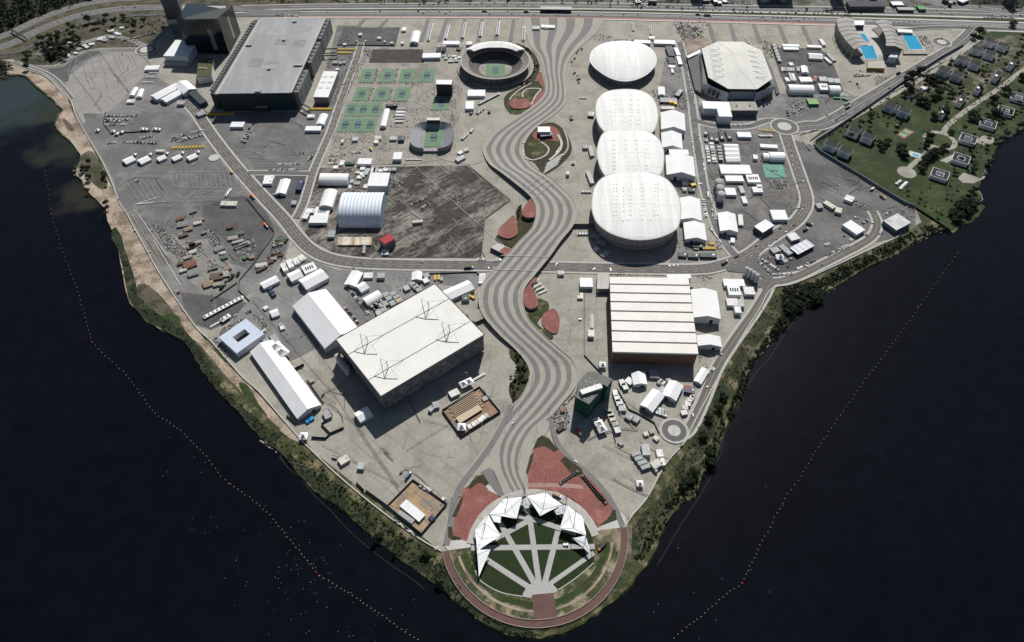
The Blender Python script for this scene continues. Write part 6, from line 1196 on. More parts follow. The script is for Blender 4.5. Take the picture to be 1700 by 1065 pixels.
debris([(370,210),(400,200),(200,400),(170,420)],120,TR); debris([(1180,430),(1260,400),(1280,520),(1190,520)],80,TF); debris([(1560,400),(1680,380),(1680,480),(1560,500)],200,TF)
debris([(500,200),(720,220),(740,320),(560,330)],260,TD,hh=2.4); debris([(530,880),(600,880),(600,910),(540,905)],60,TD); debris([(1220,330),(1300,350),(1310,500),(1240,480)],120,TD)
debris([(1310,410),(1390,410),(1390,480),(1330,480)],90,TB); debris([(800,290),(880,290),(960,400),(900,440),(840,380)],140,TE); debris([(440,640),(620,620),(480,710)],240,TE,hh=1.2)
debris([(0,800),(110,800),(60,870),(0,870)],120,TE); debris([(1400,810),(1600,900),(1520,1000),(1430,920)],60,TD); debris([(370,380),(430,340),(460,440),(400,480)],60,TI) if 0 else None
debris([(130,420),(200,480),(190,560),(120,520)],40,TI) ; debris([(640,680),(760,640),(810,700),(760,780),(680,740)],70,TI); debris([(300,580),(400,650),(380,690),(280,640)],70,TI)
debris([(800,780),(1200,780),(1340,1060),(1250,1060)],1,TK); debris([(480,330),(560,360),(570,470),(500,430)],50,TC)
debris([(570,555),(1500,560)],1,TB) if 0 else None
for x0,x1,yy in ((1280,1750,692),(1240,1750,838),):
    debris([(x0,yy-6),(x1,yy-6),(x1,yy+6),(x0,yy+6)],90,TB,s=(.6,2.2))
for q in ([(1425,570),(1445,570),(1415,690),(1395,690)],[(1590,570),(1610,570),(1585,690),(1565,690)],[(1385,730),(1405,730),(1370,830),(1350,830)],[(1550,730),(1568,730),(1540,830),(1520,830)],[(1180,560),(1240,560),(1080,900),(1060,890)]): debris(q,60,TB,s=(.6,2.4))
debris([(380,700),(440,720),(400,900),(370,1000)],60,TC,s=(.7,2)); debris([(130,900),(360,930),(370,1010),(150,960)],120,TC,s=(.7,2)); debris([(0,560),(60,560),(60,740),(0,740)],30,TC)
debris([(1100,30),(1500,40),(1480,180),(1080,160)],150,TF,s=(.7,2.6)); debris([(820,790),(1030,640),(1050,620),(840,730)],160,TJ,s=(.8,2.5)); debris([(1080,610),(1180,600),(1240,760),(1180,760)],70,TJ); debris([(730,800),(800,800),(900,960),(870,980)],110,TJ)
for q,n_ in (([(1130,560),(1270,560),(1240,620),(1200,760),(1080,900),(1060,880)],150),([(1480,840),(1680,840),(1690,1060),(1540,1060),(1560,900)],120),([(1290,410),(1380,410),(1370,480),(1300,560),(1240,620),(1200,600)],120),([(990,470),(1250,470),(1240,560),(1180,640),(1100,900),(1030,1000),(1080,760)],110),([(1160,150),(1290,380),(1260,400),(1090,380),(1080,300)],40)): debris(q,n_,TB,s=(.7,2.4),hh=2)
for q,n_ in (([(380,400),(480,360),(520,420),(420,520),(400,560)],40),([(200,690),(215,900),(130,900),(100,1060),(20,1060),(60,700),(180,560)],90),([(340,700),(380,720),(380,1060),(330,1060),(340,900)],90),([(240,410),(430,400),(420,500),(260,480)],110),([(0,400),(110,410),(90,440),(0,440)],30),([(470,740),(560,690),(800,760),(760,800)],30),([(1500,280),(1690,290),(1690,340),(1520,335)],50)): debris(q,n_,TC,s=(.6,2.3),hh=2)
for q,n_ in (([(1060,90),(1600,60),(1640,200),(1080,260)],150),([(560,290),(1140,300),(1200,250),(1620,250),(1600,310),(560,330)],0),([(1200,330),(1600,330),(1620,380),(1560,480),(1180,500)],240),([(560,160),(700,200),(640,260),(560,250)],0),([(1500,760),(1560,1000),(1480,900)],0),([(1400,1000),(1560,980),(1540,1060),(1420,1060)],60),([(940,560),(1050,540),(1080,760),(960,900),(930,700)],50)): debris(q,n_,TF,s=(.7,2.6),hh=2) if n_ else None
for q,n_ in (([(400,400),(540,370),(560,420),(560,700),(500,720),(420,600)],120),([(490,170),(770,180),(760,260),(700,330),(520,300)],170),([(540,540),(600,560),(620,900),(590,960),(560,700)],30),([(310,750),(620,770),(620,880),(350,900)],200),([(540,260),(600,360),(590,420),(560,430)],30),([(1290,340),(1380,350),(1370,520),(1310,480)],60),([(1380,480),(1680,480),(1690,560),(1390,550)],40),([(1400,600),(1690,620),(1690,640),(1420,640)],30),([(1440,810),(1690,780),(1690,860),(1560,940),(1440,960)],120),([(690,820),(740,960),(860,1010),(850,1040),(700,960)],60)): debris(q,n_,TD,s=(.7,2.6),hh=2.2)
for q,n_ in (([(480,420),(690,420),(690,520),(520,520)],90),([(720,10),(900,10),(880,300),(780,300)],50),([(400,20),(440,30),(440,400),(420,380)],60),([(620,0),(690,10),(700,260),(660,260)],60),([(770,380),(860,390),(840,620),(820,800),(780,560)],60),([(1140,180),(1220,160),(1240,300),(1140,260)],30),([(1480,420),(1540,430),(1530,640),(1440,760),(1400,640)],50),([(520,920),(880,930),(900,1020),(520,1010)],120)): debris(q,n_,TH_,s=(.6,2.2),hh=2)
for q,n_ in (([(20,620),(120,600),(160,700),(60,720)],20),([(180,10),(400,100),(440,200),(340,60)],60),([(700,100),(1100,110),(1150,150),(1100,190),(720,180)],60),([(1020,220),(1100,180),(1090,260),(880,420),(800,480),(780,460)],60),([(560,120),(600,200),(740,380),(800,520),(760,560),(660,440),(570,300)],50),([(1180,130),(1480,130),(1500,190),(1200,160)],40),([(140,560),(420,830),(380,850),(140,600)],25),([(430,300),(560,430),(700,580),(640,560),(500,420)],30)): debris(q,n_,TK,s=(.5,1.9),hh=1.6)
for q,n_ in (([(780,150),(930,150),(940,190),(800,200)],30),([(40,130),(300,130),(300,160),(40,155)],60),([(740,360),(770,370),(770,470),(750,460)],15),([(800,820),(930,780),(940,900),(850,940),(790,960)],40)): debris(q,n_,TM,s=(.5,2),hh=1.5)
# shacks in the scrap yards (each one a thing)
SHC=(('pale grey',(.36,.36,.35)),('dusty beige',(.33,.30,.26)),('dusty beige',(.33,.30,.26)),('dark brown',(.13,.09,.07)),('rust-red',(.19,.09,.065)),('mid grey',(.22,.22,.215)),('whitish',(.50,.49,.46)),('faded green',(.10,.17,.12)),('tan',(.28,.21,.15)))
def shack(T,x,y,w_,l,h=3,m=None,lab='corrugated scrap shed',a=None):
    p=G(*T(x,y),h); b=MB(); an=R.uniform(-.25,.25)+.45 if a is None else a
    if m is None:
        cn,cc=R.choice(SHC); m=mat('scrap_roof_'+cn.replace('-','_'),cc,.85,.25,.3,stripe=[(0,1.1,.3,.7)]); lab=cn+' '+lab
    if m is whiteb: lab='white '+lab
    b.box(0,0,0,h,l,w_,m or shackm,0,m or shackm); b.box(0,0,h,h+.25,l*1.04,w_*.5,m or shackm); o=b.build('scrap_shed'); o.location=(p.x,p.y,0); o.rotation_euler=(0,0,an); q=T(x,y); reg(o,lab,'shed',q[0],q[1],None,True)
for x,y,w_,l in ((1490,745,7,10),(1515,790,12,16),(1560,830,8,12),(1520,880,7,12),(1500,875,6,6),(1640,940,6,9),(1585,970,9,12),(1600,685,5,9),(1640,780,6,12),(1670,750,5,8),(1690,860,5,7),(1600,1020,6,10)): shack(TF0,x,y,w_,l)
for x,y,w_,l in ((205,810,9,9),(290,865,7,11),(230,905,8,14),(275,935,5,16),(310,965,7,22),(350,955,4,10),(120,995,8,14),(150,1030,6,8),(640,915,4,18),(640,935,5,12),(590,960,5,10),(600,1045,7,16),(560,1050,7,12)): shack(TF,x,y,w_,l)
for x,y,w_,l in ((575,190,13,17),(600,262,11,14),(520,240,5,10),(560,130,5,12),(500,180,5,10),(795,290,13,18),(858,270,11,12),(725,345,14,14),(765,225,3,14),(890,225,6,9),(795,360,5,9),(600,30,9,11),(1000,35,5,20),(860,130,7,8),(1040,130,6,9),(1090,130,6,8),(1270,140,7,9),(1240,165,7,9),(1170,195,8,16),(1170,225,5,14),(1310,20,4,14),(1310,105,5,8)): shack(TJ,x,y,w_,l)
for x,y,w_,l in ((250,500,5,8),(270,350,5,5)): shack(TR,x,y,w_,l)
# favela houses west
for x,y in ((535,350),(585,348),(470,370),(500,395),(920,250),(940,262),(965,270),(985,278),(900,245),(830,320),(850,310),(870,330),(930,305),(700,370),(680,365),(720,385),(760,360),(655,402),(780,185),(560,455),(1010,225),(630,435)):
    shack(TA,x,y,R.uniform(5,9),R.uniform(7,12),3,whiteb if R.random()<.6 else None,'small low house among trees',R.uniform(-.6,.2))
# ---- fenced yards
black=mat('black_hoarding',(.018,.018,.02),.8,.1,.3)
def hoard(T,pts,h,label,close=True,m=black):
    P=[T(*p) for p in pts]; P=P+[P[0]] if close else P
    return wallthing('hoarding',P,h,.8,m,label,'fence',n=1)
hoard(TQ,[(672,312),(980,118),(1152,322),(828,528)],3.4,'black hoarding round the yard with stacked timber beams')
hoard(TS,[(1030,188),(1310,385),(1100,635),(818,402)],3.4,'black hoarding round the yard with orange sand')
hoard(TS,[(560,208),(622,272)],3.2,'short black hoarding panel on the shore side of the southwest plaza',False); hoard(TS,[(638,272),(818,402)],3.2,'long black hoarding running to the sand yard',False)
hoard(TP,[(682,450),(760,520)],3,'black hoarding at the foot of the longest tent',False); hoard(TP,[(1025,398),(1060,450),(970,525),(1045,600),(1155,552)],3,'black hoarding wrapped round an empty bay on the southwest plaza',False); hoard(TP,[(888,632),(1005,640),(1045,602)],3,'black hoarding with a bend beside the shore gazebo',False); hoard(TP,[(850,155),(988,350)],2.6,'black hoarding parallel to the longest white tent',False); hoard(TP,[(700,95),(825,30)],4,'tall dark screen beside the longest white tent',False)
for o in ():pass
sheet('yard_floor',[TQ(*p) for p in ((672,312),(980,118),(1152,322),(828,528))],mat('red_dirt',(.28,.18,.12),.95,.2,.1,fine=.25),ZR+.5)
sheet('yard_floor',[TS(*p) for p in ((1030,188),(1310,385),(1100,635),(818,402))],mat('orange_sand',(.36,.24,.14),.95,.2,.1,col2=(.22,.19,.16),scale2=.03,mix=.5,fine=.25),ZR+.5)
timber=mat('timber_beam',(.50,.40,.29),.8,.15,.5)
for i in range(11):
    t=i/10; a_,b_=G(*TQ(705+t*75,285+t*115),2),G(*TQ(935+t*80,150+t*115),2); b=MB(); b.tube(a_+(b_-a_)*(.04*(i%3)),b_-(b_-a_)*(.06*(i%2)),.55,timber,4); o=b.build('timber_beam'); reg(o,'long timber beam laid in the fenced timber yard','beam',*TQ(820+t*70,217+t*115),'timber beams in the fenced yard',False)
flat(TQ,800,390,985,275,9,4,'beige shed roof over the timber yard',name='shed',cat='shed',rm=timber,wm_=dkmetal)
for q in ((895,445,925,425),(930,425,950,405),(955,410,985,385),(985,390,1010,370),(1010,370,1030,355),(1035,355,1055,340)): flat(TQ,q[0]-8,q[1]-25,q[0]+12,q[1]+8,4.5,3,'pale cabin lined inside the timber yard',True)
gazebos(TQ,835,460,836,460,1,'beige pointed tent in the corner of the timber yard',2)
flat(TQ,1005,215,1045,195,6,3,'grey cabin in the upper timber yard',wm_=greybox,rm=greybox)
flat(TS,945,370,1105,500,10,4,'white roofed long shed inside the sand yard',name='shed',cat='shed'); flat(TS,912,445,1030,530,5,3,'grey-green long cabin inside the sand yard',wm_=greybox,rm=greybox); flat(TS,1170,510,1205,480,6,3,'navy container in the sand yard',wm_=bluebox,rm=bluebox,name='container',cat='container')
debris([(1040,230),(1130,290),(1120,400),(960,330)],60,TS,s=(.5,2.2),hh=.8); debris([(1180,330),(1300,380),(1200,520),(1120,420)],140,TS,s=(.5,2.4)); debris([(850,400),(930,400),(960,480),(900,470)],70,TS); debris([(960,120),(1020,130),(1100,260),(1040,260)],110,TQ); debris([(740,380),(800,420),(780,440),(720,360)],50,TQ)
for q in ((1095,225),(1128,245),(1150,250),(1165,265),(1280,335)): flat(TS,q[0]-8,q[1]+12,q[0]+8,q[1]-10,3.4,3,'white truck-sized booth by the sand yard',True)
# site fences and perimeter walls
seaw=mat('sea_wall',(.44,.43,.40),.9,.1,.1)
structure_wall=[(34,106),(48,113),(62,118),(76,124),(91,137),(104,151),(114,162),(120,172),(126,191),(135,208),(143,222),(152,237),(160,251),(172,272),(187,305),(198,335),(211,355),(224,380),(242,412),(256,438),(271,463),(291,494),(307,517),(322,538),(334,552),(350,566),(380,600),(405,628),(430,650),(465,690),(500,730),(520,750),(560,788),(620,838),(690,890),(733,915)]
wallthing('sea_wall',structure_wall,1.4,1.3,seaw,'long pale perimeter wall following the left shoreline','wall')
wallthing('sea_wall',[(1037,875),(1050,855),(1075,825),(1105,770),(1136,735),(1150,706),(1178,652),(1205,603),(1238,548),(1262,510),(1276,484),(1290,476),(1320,470),(1380,444),(1440,416),(1486,395),(1496,386)],1.2,1.2,seaw,'long pale perimeter wall following the right shoreline','wall')
wallthing('estate_wall',[(1598,76),(1560,97),(1500,136),(1440,178),(1380,218),(1352,236),(1352,244),(1362,254),(1410,283),(1460,314),(1500,338),(1518,345)],5.5,1.2,mat('blue_grey_wall',(.13,.15,.17),.8,.1,.1),'tall blue-grey wall between the park road and the condominium lawn','wall',n=1)
wallthing('estate_wall',[(1519,345),(1550,365),(1578,384)],3,.8,mat('dark_green_hedge',(.02,.035,.015)),'dark hedge fence running down to the right shore','hedge',n=1)
wallthing('white_fence',[(1404,284),(1432,299),(1498,334)],1.2,.6,kerbm,'low white barrier line beside the blue-grey wall','barrier',n=1)
for i,(pts,lab) in enumerate(((([(705,455),(790,452),(812,470),(800,515)]),'thin mesh fence round the yard north of the mast-topped arena'),([(1003,478),(1150/1,478)],'thin fence left of the strip-roofed arena'),([(970,486),(970,590),(1000,622)],'fence line standing left of the strip-roofed arena'),([(1024,645),(1044,680),(1058,686),(1086,702),(1094,720)],'dark fence curling below the southeast tents'),([(1008,682),(1022,735)],'fence line left of the grey stacked cabins'),([(600,85),(588,130),(560,200),(552,230)],'fence between the green courts and the access road'),([(176,186),(172,205),(185,222),(250,218)],'fence round the parked cars in the western car park'),([(345,200),(400,205),(408,202)],'x'),([(664,45),(656,76),(560,75)],'fence round the black northern lot'),([(455,388),(452,396),(420,440),(398,466),(396,482),(415,500)],'fence along the eastern edge of the scrap yard'),([(394,470),(350,500)],'fence at the foot of the scrap yard'),([(410,330),(455,385)],'fence beside the orange trucks'))):
    if lab!='x': wallthing('mesh_fence',pts,2.2,.35,dkmetal,lab,'fence',n=1)
# ---- condominium houses
dkroof=mat('dark_flat_roof',(.024,.023,.025),.9,.15,.2,coord='obj')
hw=mat('house_wall',(.78,.78,.80),.7,.06,.2,coord='obj')
def wing(e,x,y,l,w_,h):
    b=MB(); b.box(x,y,0,h,l,w_,hw); b.build('wall',e); b=MB(); b.box(x,y,h,h+.3,l*.97,w_*.95,dkroof); b.build('roof',e)
    for z in (2.2,5.4,8.6):
        if z+1.5<h:
            b=MB()
            b.box(x,y-w_/2-.03,z,z+.9,l*.5,.12,glass); b.build('window',e)
def house2(px,py,an):
    p=G(px,py,10); e=empty('apartment_house',(p.x,p.y,0),an); wing(e,-11,1,17,15,11); wing(e,11,-1,17,15,11); wing(e,0,3,6,9,9.5); return e
th=math.radians(-37)
HL=((1654,71,'near the top right corner, beside the canal bend'),(1633,84,'second down the boulevard row from the top right'),(1608,101,'third down the boulevard row'),(1578,120,'fourth down the boulevard row'),(1490,179,'fifth down the boulevard row'),(1430,221,'sixth down the boulevard row'),(1392,244,'lowest, at the corner of the wall'))
h0=None
for x,y,l in HL:
    h=house2(x,y,th) if h0 is None else copy_tree(h0)
    if h0 is None: h0=h
    p=G(x,y,10); h.scale=(1.15,1.15,1.05); h.location=(p.x,p.y,0); tag(h,'white twin-block house with dark roofs, '+l,'house','twin-block white houses')
h1=None
for i,(x,y) in enumerate(((1681,104),(1656,124),(1626,144),(1597,164),(1567,184))):
    p=G(x,y,9)
    if h1 is None: h1=h=empty('terrace_house',(p.x,p.y,0)); wing(h,0,0,34,10,9); b=MB(); b.box(-6,1,9.3,10.6,7,4,hw); b.build('roof_room',h)
    else: h=copy_tree(h1)
    h.location=(p.x,p.y,0); h.rotation_euler=(0,0,math.radians(52)); tag(h,'long narrow white house with a dark roof, %s from the top right'%ORD[i],'house','long narrow white houses')
h2=None
for i,(x,y) in enumerate(((1692,160),(1670,182),(1641,204),(1608,229),(1596,262),(1561,288))):
    p=G(x,y,7)
    if h2 is None:
        h2=h=empty('courtyard_house',(p.x,p.y,0))
        for q in ((-9,0,7,24),(9,0,7,24),(0,9,11,6),(0,-9,11,6)): b=MB(); b.box(q[0],q[1],0,6.5,q[2],q[3],hw,0,dkroof); b.build('wing',h)
        for q in ((0,12.1,25.4,.6),(0,-12.1,25.4,.6),(12.6,0,.6,24.8),(-12.6,0,.6,24.8),(0,6,11.4,.4),(0,-6,11.4,.4),(5.6,0,.4,12),(-5.6,0,.4,12)): b=MB(); b.box(q[0],q[1],6.5,7.1,q[2],q[3],whiteb); b.build('parapet',h)
        b=MB(); b.box(0,0,0,3,6,7,wall_w,.3); b.build('court_pavilion',h)
    else: h=copy_tree(h2)
    h.location=(p.x,p.y,0); h.rotation_euler=(0,0,math.radians(-33)); tag(h,'square courtyard house with a white-edged dark roof, %s from the top'%ORD[i],'house','square courtyard houses')
flat(TE,745,795,825,740,13,4,'low flat estate building beside the parking court',name='estate_building',cat='building',wm_=hw,rm=dkroof); gable(TE,855,725,895,715,9,4,'tiny white gatehouse between the big dark trees',cat='house',m=hw,name='gatehouse')
b=MB(); p=G(*TI(790,220)); b.box(0,0,0,1.1,19,15,concrete_l,0); b.box(2,-1,1.1,1.16,9,6,mat('garden_pool',(.05,.38,.55),.1)); o=b.build('garden_pool'); o.location=p; o.rotation_euler=(0,0,-.5); tag(o,'small white garden pool deck on the condominium lawn','swimming pool')
pb=None
for i,(x,y) in enumerate([(640,465),(655,452),(670,442),(672,505),(680,495),(688,485),(697,477),(706,470),(712,462),(720,455)]):
    if pb is None: b=MB(); b.lathe([(2.6,2.2),(1.4,2.9),(.1,3.3)],white,8); b.tube((0,0,0),(0,0,3),.08,metal); pb=o=b.build('parasol')
    else: o=pb.copy(); COL.objects.link(o)
    o.location=G(*TI(x,y)); reg(o,'white parasol standing on the condominium lawn','parasol',*TI(x,y),'parasols on the lawn',False)
# ================================================================== vehicles
def mk_car():
    b=MB(); L,W_=4.4,1.8
    b.add([(-L/2,-W_/2,.35),(L/2,-W_/2,.35),(L/2,W_/2,.35),(-L/2,W_/2,.35),(-L/2,-W_/2,.85),(L/2*.97,-W_/2,.75),(L/2*.97,W_/2,.75),(-L/2,W_/2,.85)],[(0,1,5,4),(1,2,6,5),(2,3,7,6),(3,0,4,7),(4,5,6,7)],carpaint)
    b.add([(-1.9,-.8,.85),(1.15,-.8,.8),(1.15,.8,.8),(-1.9,.8,.85),(-1.4,-.66,1.42),(.4,-.66,1.42),(.4,.66,1.42),(-1.4,.66,1.42)],[(0,1,5,4),(1,2,6,5),(2,3,7,6),(3,0,4,7)],glass); b.add([(-1.4,-.66,1.43),(.4,-.66,1.43),(.4,.66,1.43),(-1.4,.66,1.43)],[(0,1,2,3)],carpaint)
    for x in (-1.35,1.35):
        for y in (-.85,.85): b.tube((x,y-.1,.33),(x,y+.1,.33),.33,tyre,8)
    return b
CARM=mk_car(); cme=None; CARS=[]
def cars(T,rows,where):
    for r_ in rows:
        x1,y1,x2,y2,n=r_[:5]; along=len(r_)>5; a,b_=G(*T(x1,y1)),G(*T(x2,y2)); an=math.atan2(b_.y-a.y,b_.x-a.x)+(0 if along else math.pi/2)
        for i in range(n):
            t=(i+.5)/n; p=a.lerp(b_,t); q=T(x1+(x2-x1)*t,y1+(y2-y1)*t)
            if not along and n>7 and R.random()<.1: continue
            CARS.append((p.x+R.uniform(-.3,.3),p.y+R.uniform(-.5,.5),an+R.uniform(-.06,.06)+(math.pi if R.random()<.5 else 0),q,where))
cars(TA,[(860,965,1140,962,24),(870,992,1070,996,18),(870,1010,1020,1008,13),(868,1037,1050,1037,15)],'car in the ordered rows of the western car park')
cars(TF0,[(1030,115,1300,125,26),(1160,85,1275,65,11),(1410,108,1600,70,13),(1410,88,1690,15,18),(1470,115,1690,55,14),(925,122,970,118,3)],'car in the crowded lot above the western marquees')
cars(TF0,[(905,130,906,131,1),(985,595,986,596,1),(1120,850,1121,851,1),(1255,855,1257,856,1),(1240,1030,1242,1031,1),(1115,435,1160,445,2),(1600,300,1620,302,1)],'lone vehicle on the western asphalt')
cars(TF,[(300,130,380,-10,13),(330,130,400,0,10),(785,210,830,208,3),(605,303,650,303,4),(670,305,790,300,8),(530,348,600,346,4),(620,347,790,345,11),(860,265,885,225,4),(875,262,895,225,3)],'car in the striped car park south of the grey hall')
cars(TF,[(1025,230,1185,220,9),(1225,205,1300,200,7),(1030,268,1095,265,5),(1025,295,1100,292,5)],'car in the sandy yard below the courts')
cars(TG,[(10,640,135,578,8),(95,665,170,628,5)],'car in the double row on the streaked gravel lot')
cars(TG,[(945,180,945,230,3,1),(930,120,960,125,2),(965,255,966,256,1),(1215,210,1245,160,4,1)],'car around the hilltop pavilion')
cars(TLm,[(360,22,435,26,5),(500,32,560,30,4),(445,102,470,100,1),(490,100,510,100,1),(1018,68,1020,69,1),(1330,108,1331,109,1),(1455,112,1480,110,1),(1215,520,1216,522,1)],'car on the main road below the gravel lot')
cars(TM,[(540,80,640,80,3),(1290,40,1420,155,15),(1310,15,1460,115,14),(1430,155,1580,140,14),(1610,105,1700,75,9),(1540,85,1541,86,1),(980,820,985,810,1),(905,950,925,925,2)],'car in the curved dark car park')
cars(TN,[(860,370,1040,290,16),(365,378,400,395,2),(470,440,580,395,10),(615,490,760,410,14),(840,290,885,275,4),(1045,238,1075,250,2),(1155,105,1205,80,5),(1135,150,1150,135,2),(1285,190,1320,190,3),(1350,30,1400,5,5),(1085,55,1125,60,2),(1006,210,1007,211,1),(1188,203,1189,204,1),(1238,102,1239,103,1),(270,290,271,291,1),(820,448,821,449,1)],'car in the eastern open lot')
cars(TK,[(595,270,760,480,20),(560,420,680,560,9),(630,85,650,88,1),(690,50,691,51,1),(1205,48,1206,49,1)],'car in the slanting rows beside the mast-topped arena')
cars(TH_,[(735,590,765,740,10),(810,670,835,765,6),(785,820,890,960,9,1),(870,860,900,905,4),(640,40,650,170,6,1),(700,50,715,160,4,1),(735,250,745,350,5,1),(710,460,712,465,1),(1460,140,1480,330,5,1),(1520,320,1570,460,4,1),(1560,100,1620,190,5,1),(1540,50,1690,10,8,1)],'car along the eastern internal roads')
cars(TD,[(590,500,640,780,14,1),(650,820,665,870,3,1),(980,1042,1130,1038,9),(1470,890,1575,840,9),(1480,945,1600,875,9),(1430,910,1450,990,6),(1540,770,1620,765,5)],'car around the octagonal arena')
cars(TE,[(285,635,425,628,12),(290,622,340,618,4),(235,672,270,680,3),(310,690,330,735,4),(100,1025,220,940,9,1),(60,960,61,961,1),(975,320,1030,320,4),(880,490,910,460,2,1),(565,740,590,730,1,1),(975,508,976,509,1),(640,1040,641,1041,1),(330,590,470,602,8)],'car on the pool road')
cars(TE,[(840,140,1130,150,5,1),(1360,150,1620,155,20),(1400,130,1560,140,12),(1000,110,1110,125,4,1),(1660,125,1690,140,2),(640,88,780,100,9),(600,188,850,182,6,1)],'car in the north-east corner traffic')
cars(TD,[(20,120,600,140,5,1),(640,150,1600,178,7,1),(100,45,640,70,9,1),(960,100,1690,110,10,1)],'car on the northern avenue')
cars(TC,[(20,112,1680,128,9,1),(20,40,1080,44,9,1)],'car on the northern avenue')
cars(TH_,[(1240,1010,1520,780,4,1),(1535,700,1510,480,3,1),(1330,870,1600,640,3,1)],'car along the eastern internal roads')
cars(TD,[(1010,135,1060,140,1,1),(1120,148,1121,148,1,1),(1200,145,1240,148,2,1),(1300,148,1480,155,5,1),(1550,155,1690,160,3,1),(1030,92,1120,97,3,1),(730,85,960,92,4,1),(1050,30,1150,38,5,1)],'car on the northern avenue')
cars(TC,[(30,92,380,94,4,1),(150,48,200,47,2,1),(790,48,820,47,1,1),(640,48,660,48,1,1),(815,96,816,96,1,1)],'car on the northern avenue')
cars(TB,[(590,128,780,138,20),(600,118,700,124,9),(1010,102,1030,104,1,1),(1445,98,1465,98,1,1),(840,800,905,665,7,1),(370,1060,410,1020,6),(850,130,880,132,1)],'car behind the huge grey hall')
cars(TA,[(1010,345,1300,270,20,1),(1110,342,1150,335,2),(1090,385,1150,378,3),(1230,465,1300,440,5),(1015,455,1016,455,1),(965,70,1040,68,2,1),(1110,68,1160,55,2,1),(480,182,500,178,1,1),(670,125,690,120,1,1),(890,78,930,74,2,1),(570,70,590,66,1,1)],'car by the northern roundabout')
cars(TQ,[(330,825,331,826,1),(390,850,391,851,1),(1250,420,1251,421,1)],'car on the southwest plaza')
cars(TS,[(870,515,1075,655,5,1),(1225,755,1226,756,1)],'car on the shore path below the sand yard')
cars(TR,[(380,785,381,786,1,1),(1335,398,1355,400,2),(1465,165,1466,166,1),(1510,30,1525,10,2,1),(495,520,496,521,1),(470,490,471,491,1),(1140,272,1141,273,1),(1255,655,1256,656,1)],'car on the southeast plaza and shore road')
cars(TP,[(985,280,986,281,1),(885,160,905,180,2)],'car beside the longest white tent')
cars(TJ,[(470,415,490,435,3),(1040,600,1090,580,3),(960,618,961,619,1)],'car near the courtyard building')
CARS.sort(key=lambda c:-c[3][1])
for i,(x,y,an,q,wh) in enumerate(CARS[:300]):
    if cme is None: cme=o=CARM.build('parked_car')
    else: o=cme.copy(); COL.objects.link(o)
    o.location=(x,y,ZR+.2); o.rotation_euler=(0,0,an); o['label']='small parked '+wh; o['category']='car'; o['group']='parked cars: '+wh
if len(CARS)>300:
    b=MB(); me=CARM
    for k,(x,y,an,q,wh) in enumerate(CARS[300:]):
        c_,s_=math.cos(an),math.sin(an); pm=R.choice([mat('far_car_white',(.7,.7,.7),.3),mat('far_car_white',(.7,.7,.7)),mat('far_car_grey',(.25,.25,.26),.3),mat('far_car_black',(.03,.03,.03),.3)])
        vs=[(x+v[0]*c_-v[1]*s_,y+v[0]*s_+v[1]*c_,v[2]+ZR+.2) for v in CARM.v]
        for mi in range(len(CARM.mats)):
            fs=[f for f,m_ in zip(CARM.f,CARM.m) if m_==mi]; used=sorted({j for f in fs for j in f}); mp={j:i2 for i2,j in enumerate(used)}
            b.add([vs[j] for j in used],[[mp[j] for j in f] for f in fs],pm if CARM.mats[mi] is carpaint else CARM.mats[mi])
    o=b.build('distant_parked_cars'); o['kind']='stuff'
# trucks and buses
def truck(T,x,y,x2,y2,m,label,cat='truck',L=10,h=3.2,cab=None):
    a,b_=G(*T(x,y)),G(*T(x2,y2)); e=empty(cat,((a.x+b_.x)/2,(a.y+b_.y)/2,ZR+.2),math.atan2(b_.y-a.y,b_.x-a.x)); L=(b_-a).length if L is None else L
    b=MB(); b.box(-L*.1,0,1.0,h,L*.78,2.5,m); b.box(-L*.1,0,.6,1.0,L*.9,2,dkmetal); b.build('body',e); b=MB(); b.box(L*.41,0,.5,2.7,2.1,2.3,cab or white,sx=.85); b.build('cab',e)
    for s in (-.35,-.2,.38):
        for yy in (-1.05,1.05): b=MB(); b.tube((L*s,yy-.2,.5),(L*s,yy+.2,.5),.5,tyre,8); b.build('wheel',e)
    tag(e,label,cat)
truck(TF,490,785,535,840,orangem,'orange truck alone on the dark lot beside the main road',L=12); truck(TF,350,520,450,620,orangem,'orange crane truck parked along the main road',L=14); truck(TF,215,350,235,380,yellowm,'yellow truck at the tip of the light traffic island',L=8); truck(TF,1370,160,1392,195,yellowm,'yellow truck in the sandy yard below the courts',L=8)
truck(TF,190,575,215,510,whiteb,'white coach standing upright on the dark lot','bus',L=12); truck(TN,690,110,740,120,dkmetal,'dark lorry near the eastern bend, rear',L=9); truck(TN,665,170,700,150,dkmetal,'dark lorry near the eastern bend, front',L=9); truck(TH_,768,520,780,600,cabin,'cream lorry on the road left of the round tanks',L=13); truck(TM,990,70,1035,40,dkmetal,'dark bus on the bend near the silos','bus',L=12); truck(TC,600,98,650,98,dkmetal,'dark green bus on the avenue north of the gate plaza','bus',L=12); truck(TC,945,102,995,102,dkmetal,'dark bus near the bus rapid transit station','bus',L=12); truck(TD,670,125,715,126,dkmetal,'dark bus on the avenue, left of the long one','bus',L=10); truck(TD,740,132,808,134,glass,'long articulated bus on the avenue above the octagonal arena','bus',L=17); truck(TE,630,625,680,600,glass,'dark coach on the diagonal road near the pool complex','bus',L=13)
truck(TR,375,510,430,570,mat('red_paint',(.33,.05,.03)),'red tipper truck near the rubble of the unfinished building',L=10); truck(TLm,260,98,325,96,dkmetal,'long dark lorry on the main road left of the promenade',L=13); truck(TE,205,915,265,880,dkmetal,'long dark lorry at the tip of the oval yard',L=13); truck(tl(720,800),985,105,1060,135,mat('tan_paint',(.3,.2,.12)),'tan flatbed truck behind the canopy ring',L=10); truck(tl(720,800),1430,505,1365,575,dkmetal,'dark truck with an orange load by the right terrace',L=12,cab=orangem)
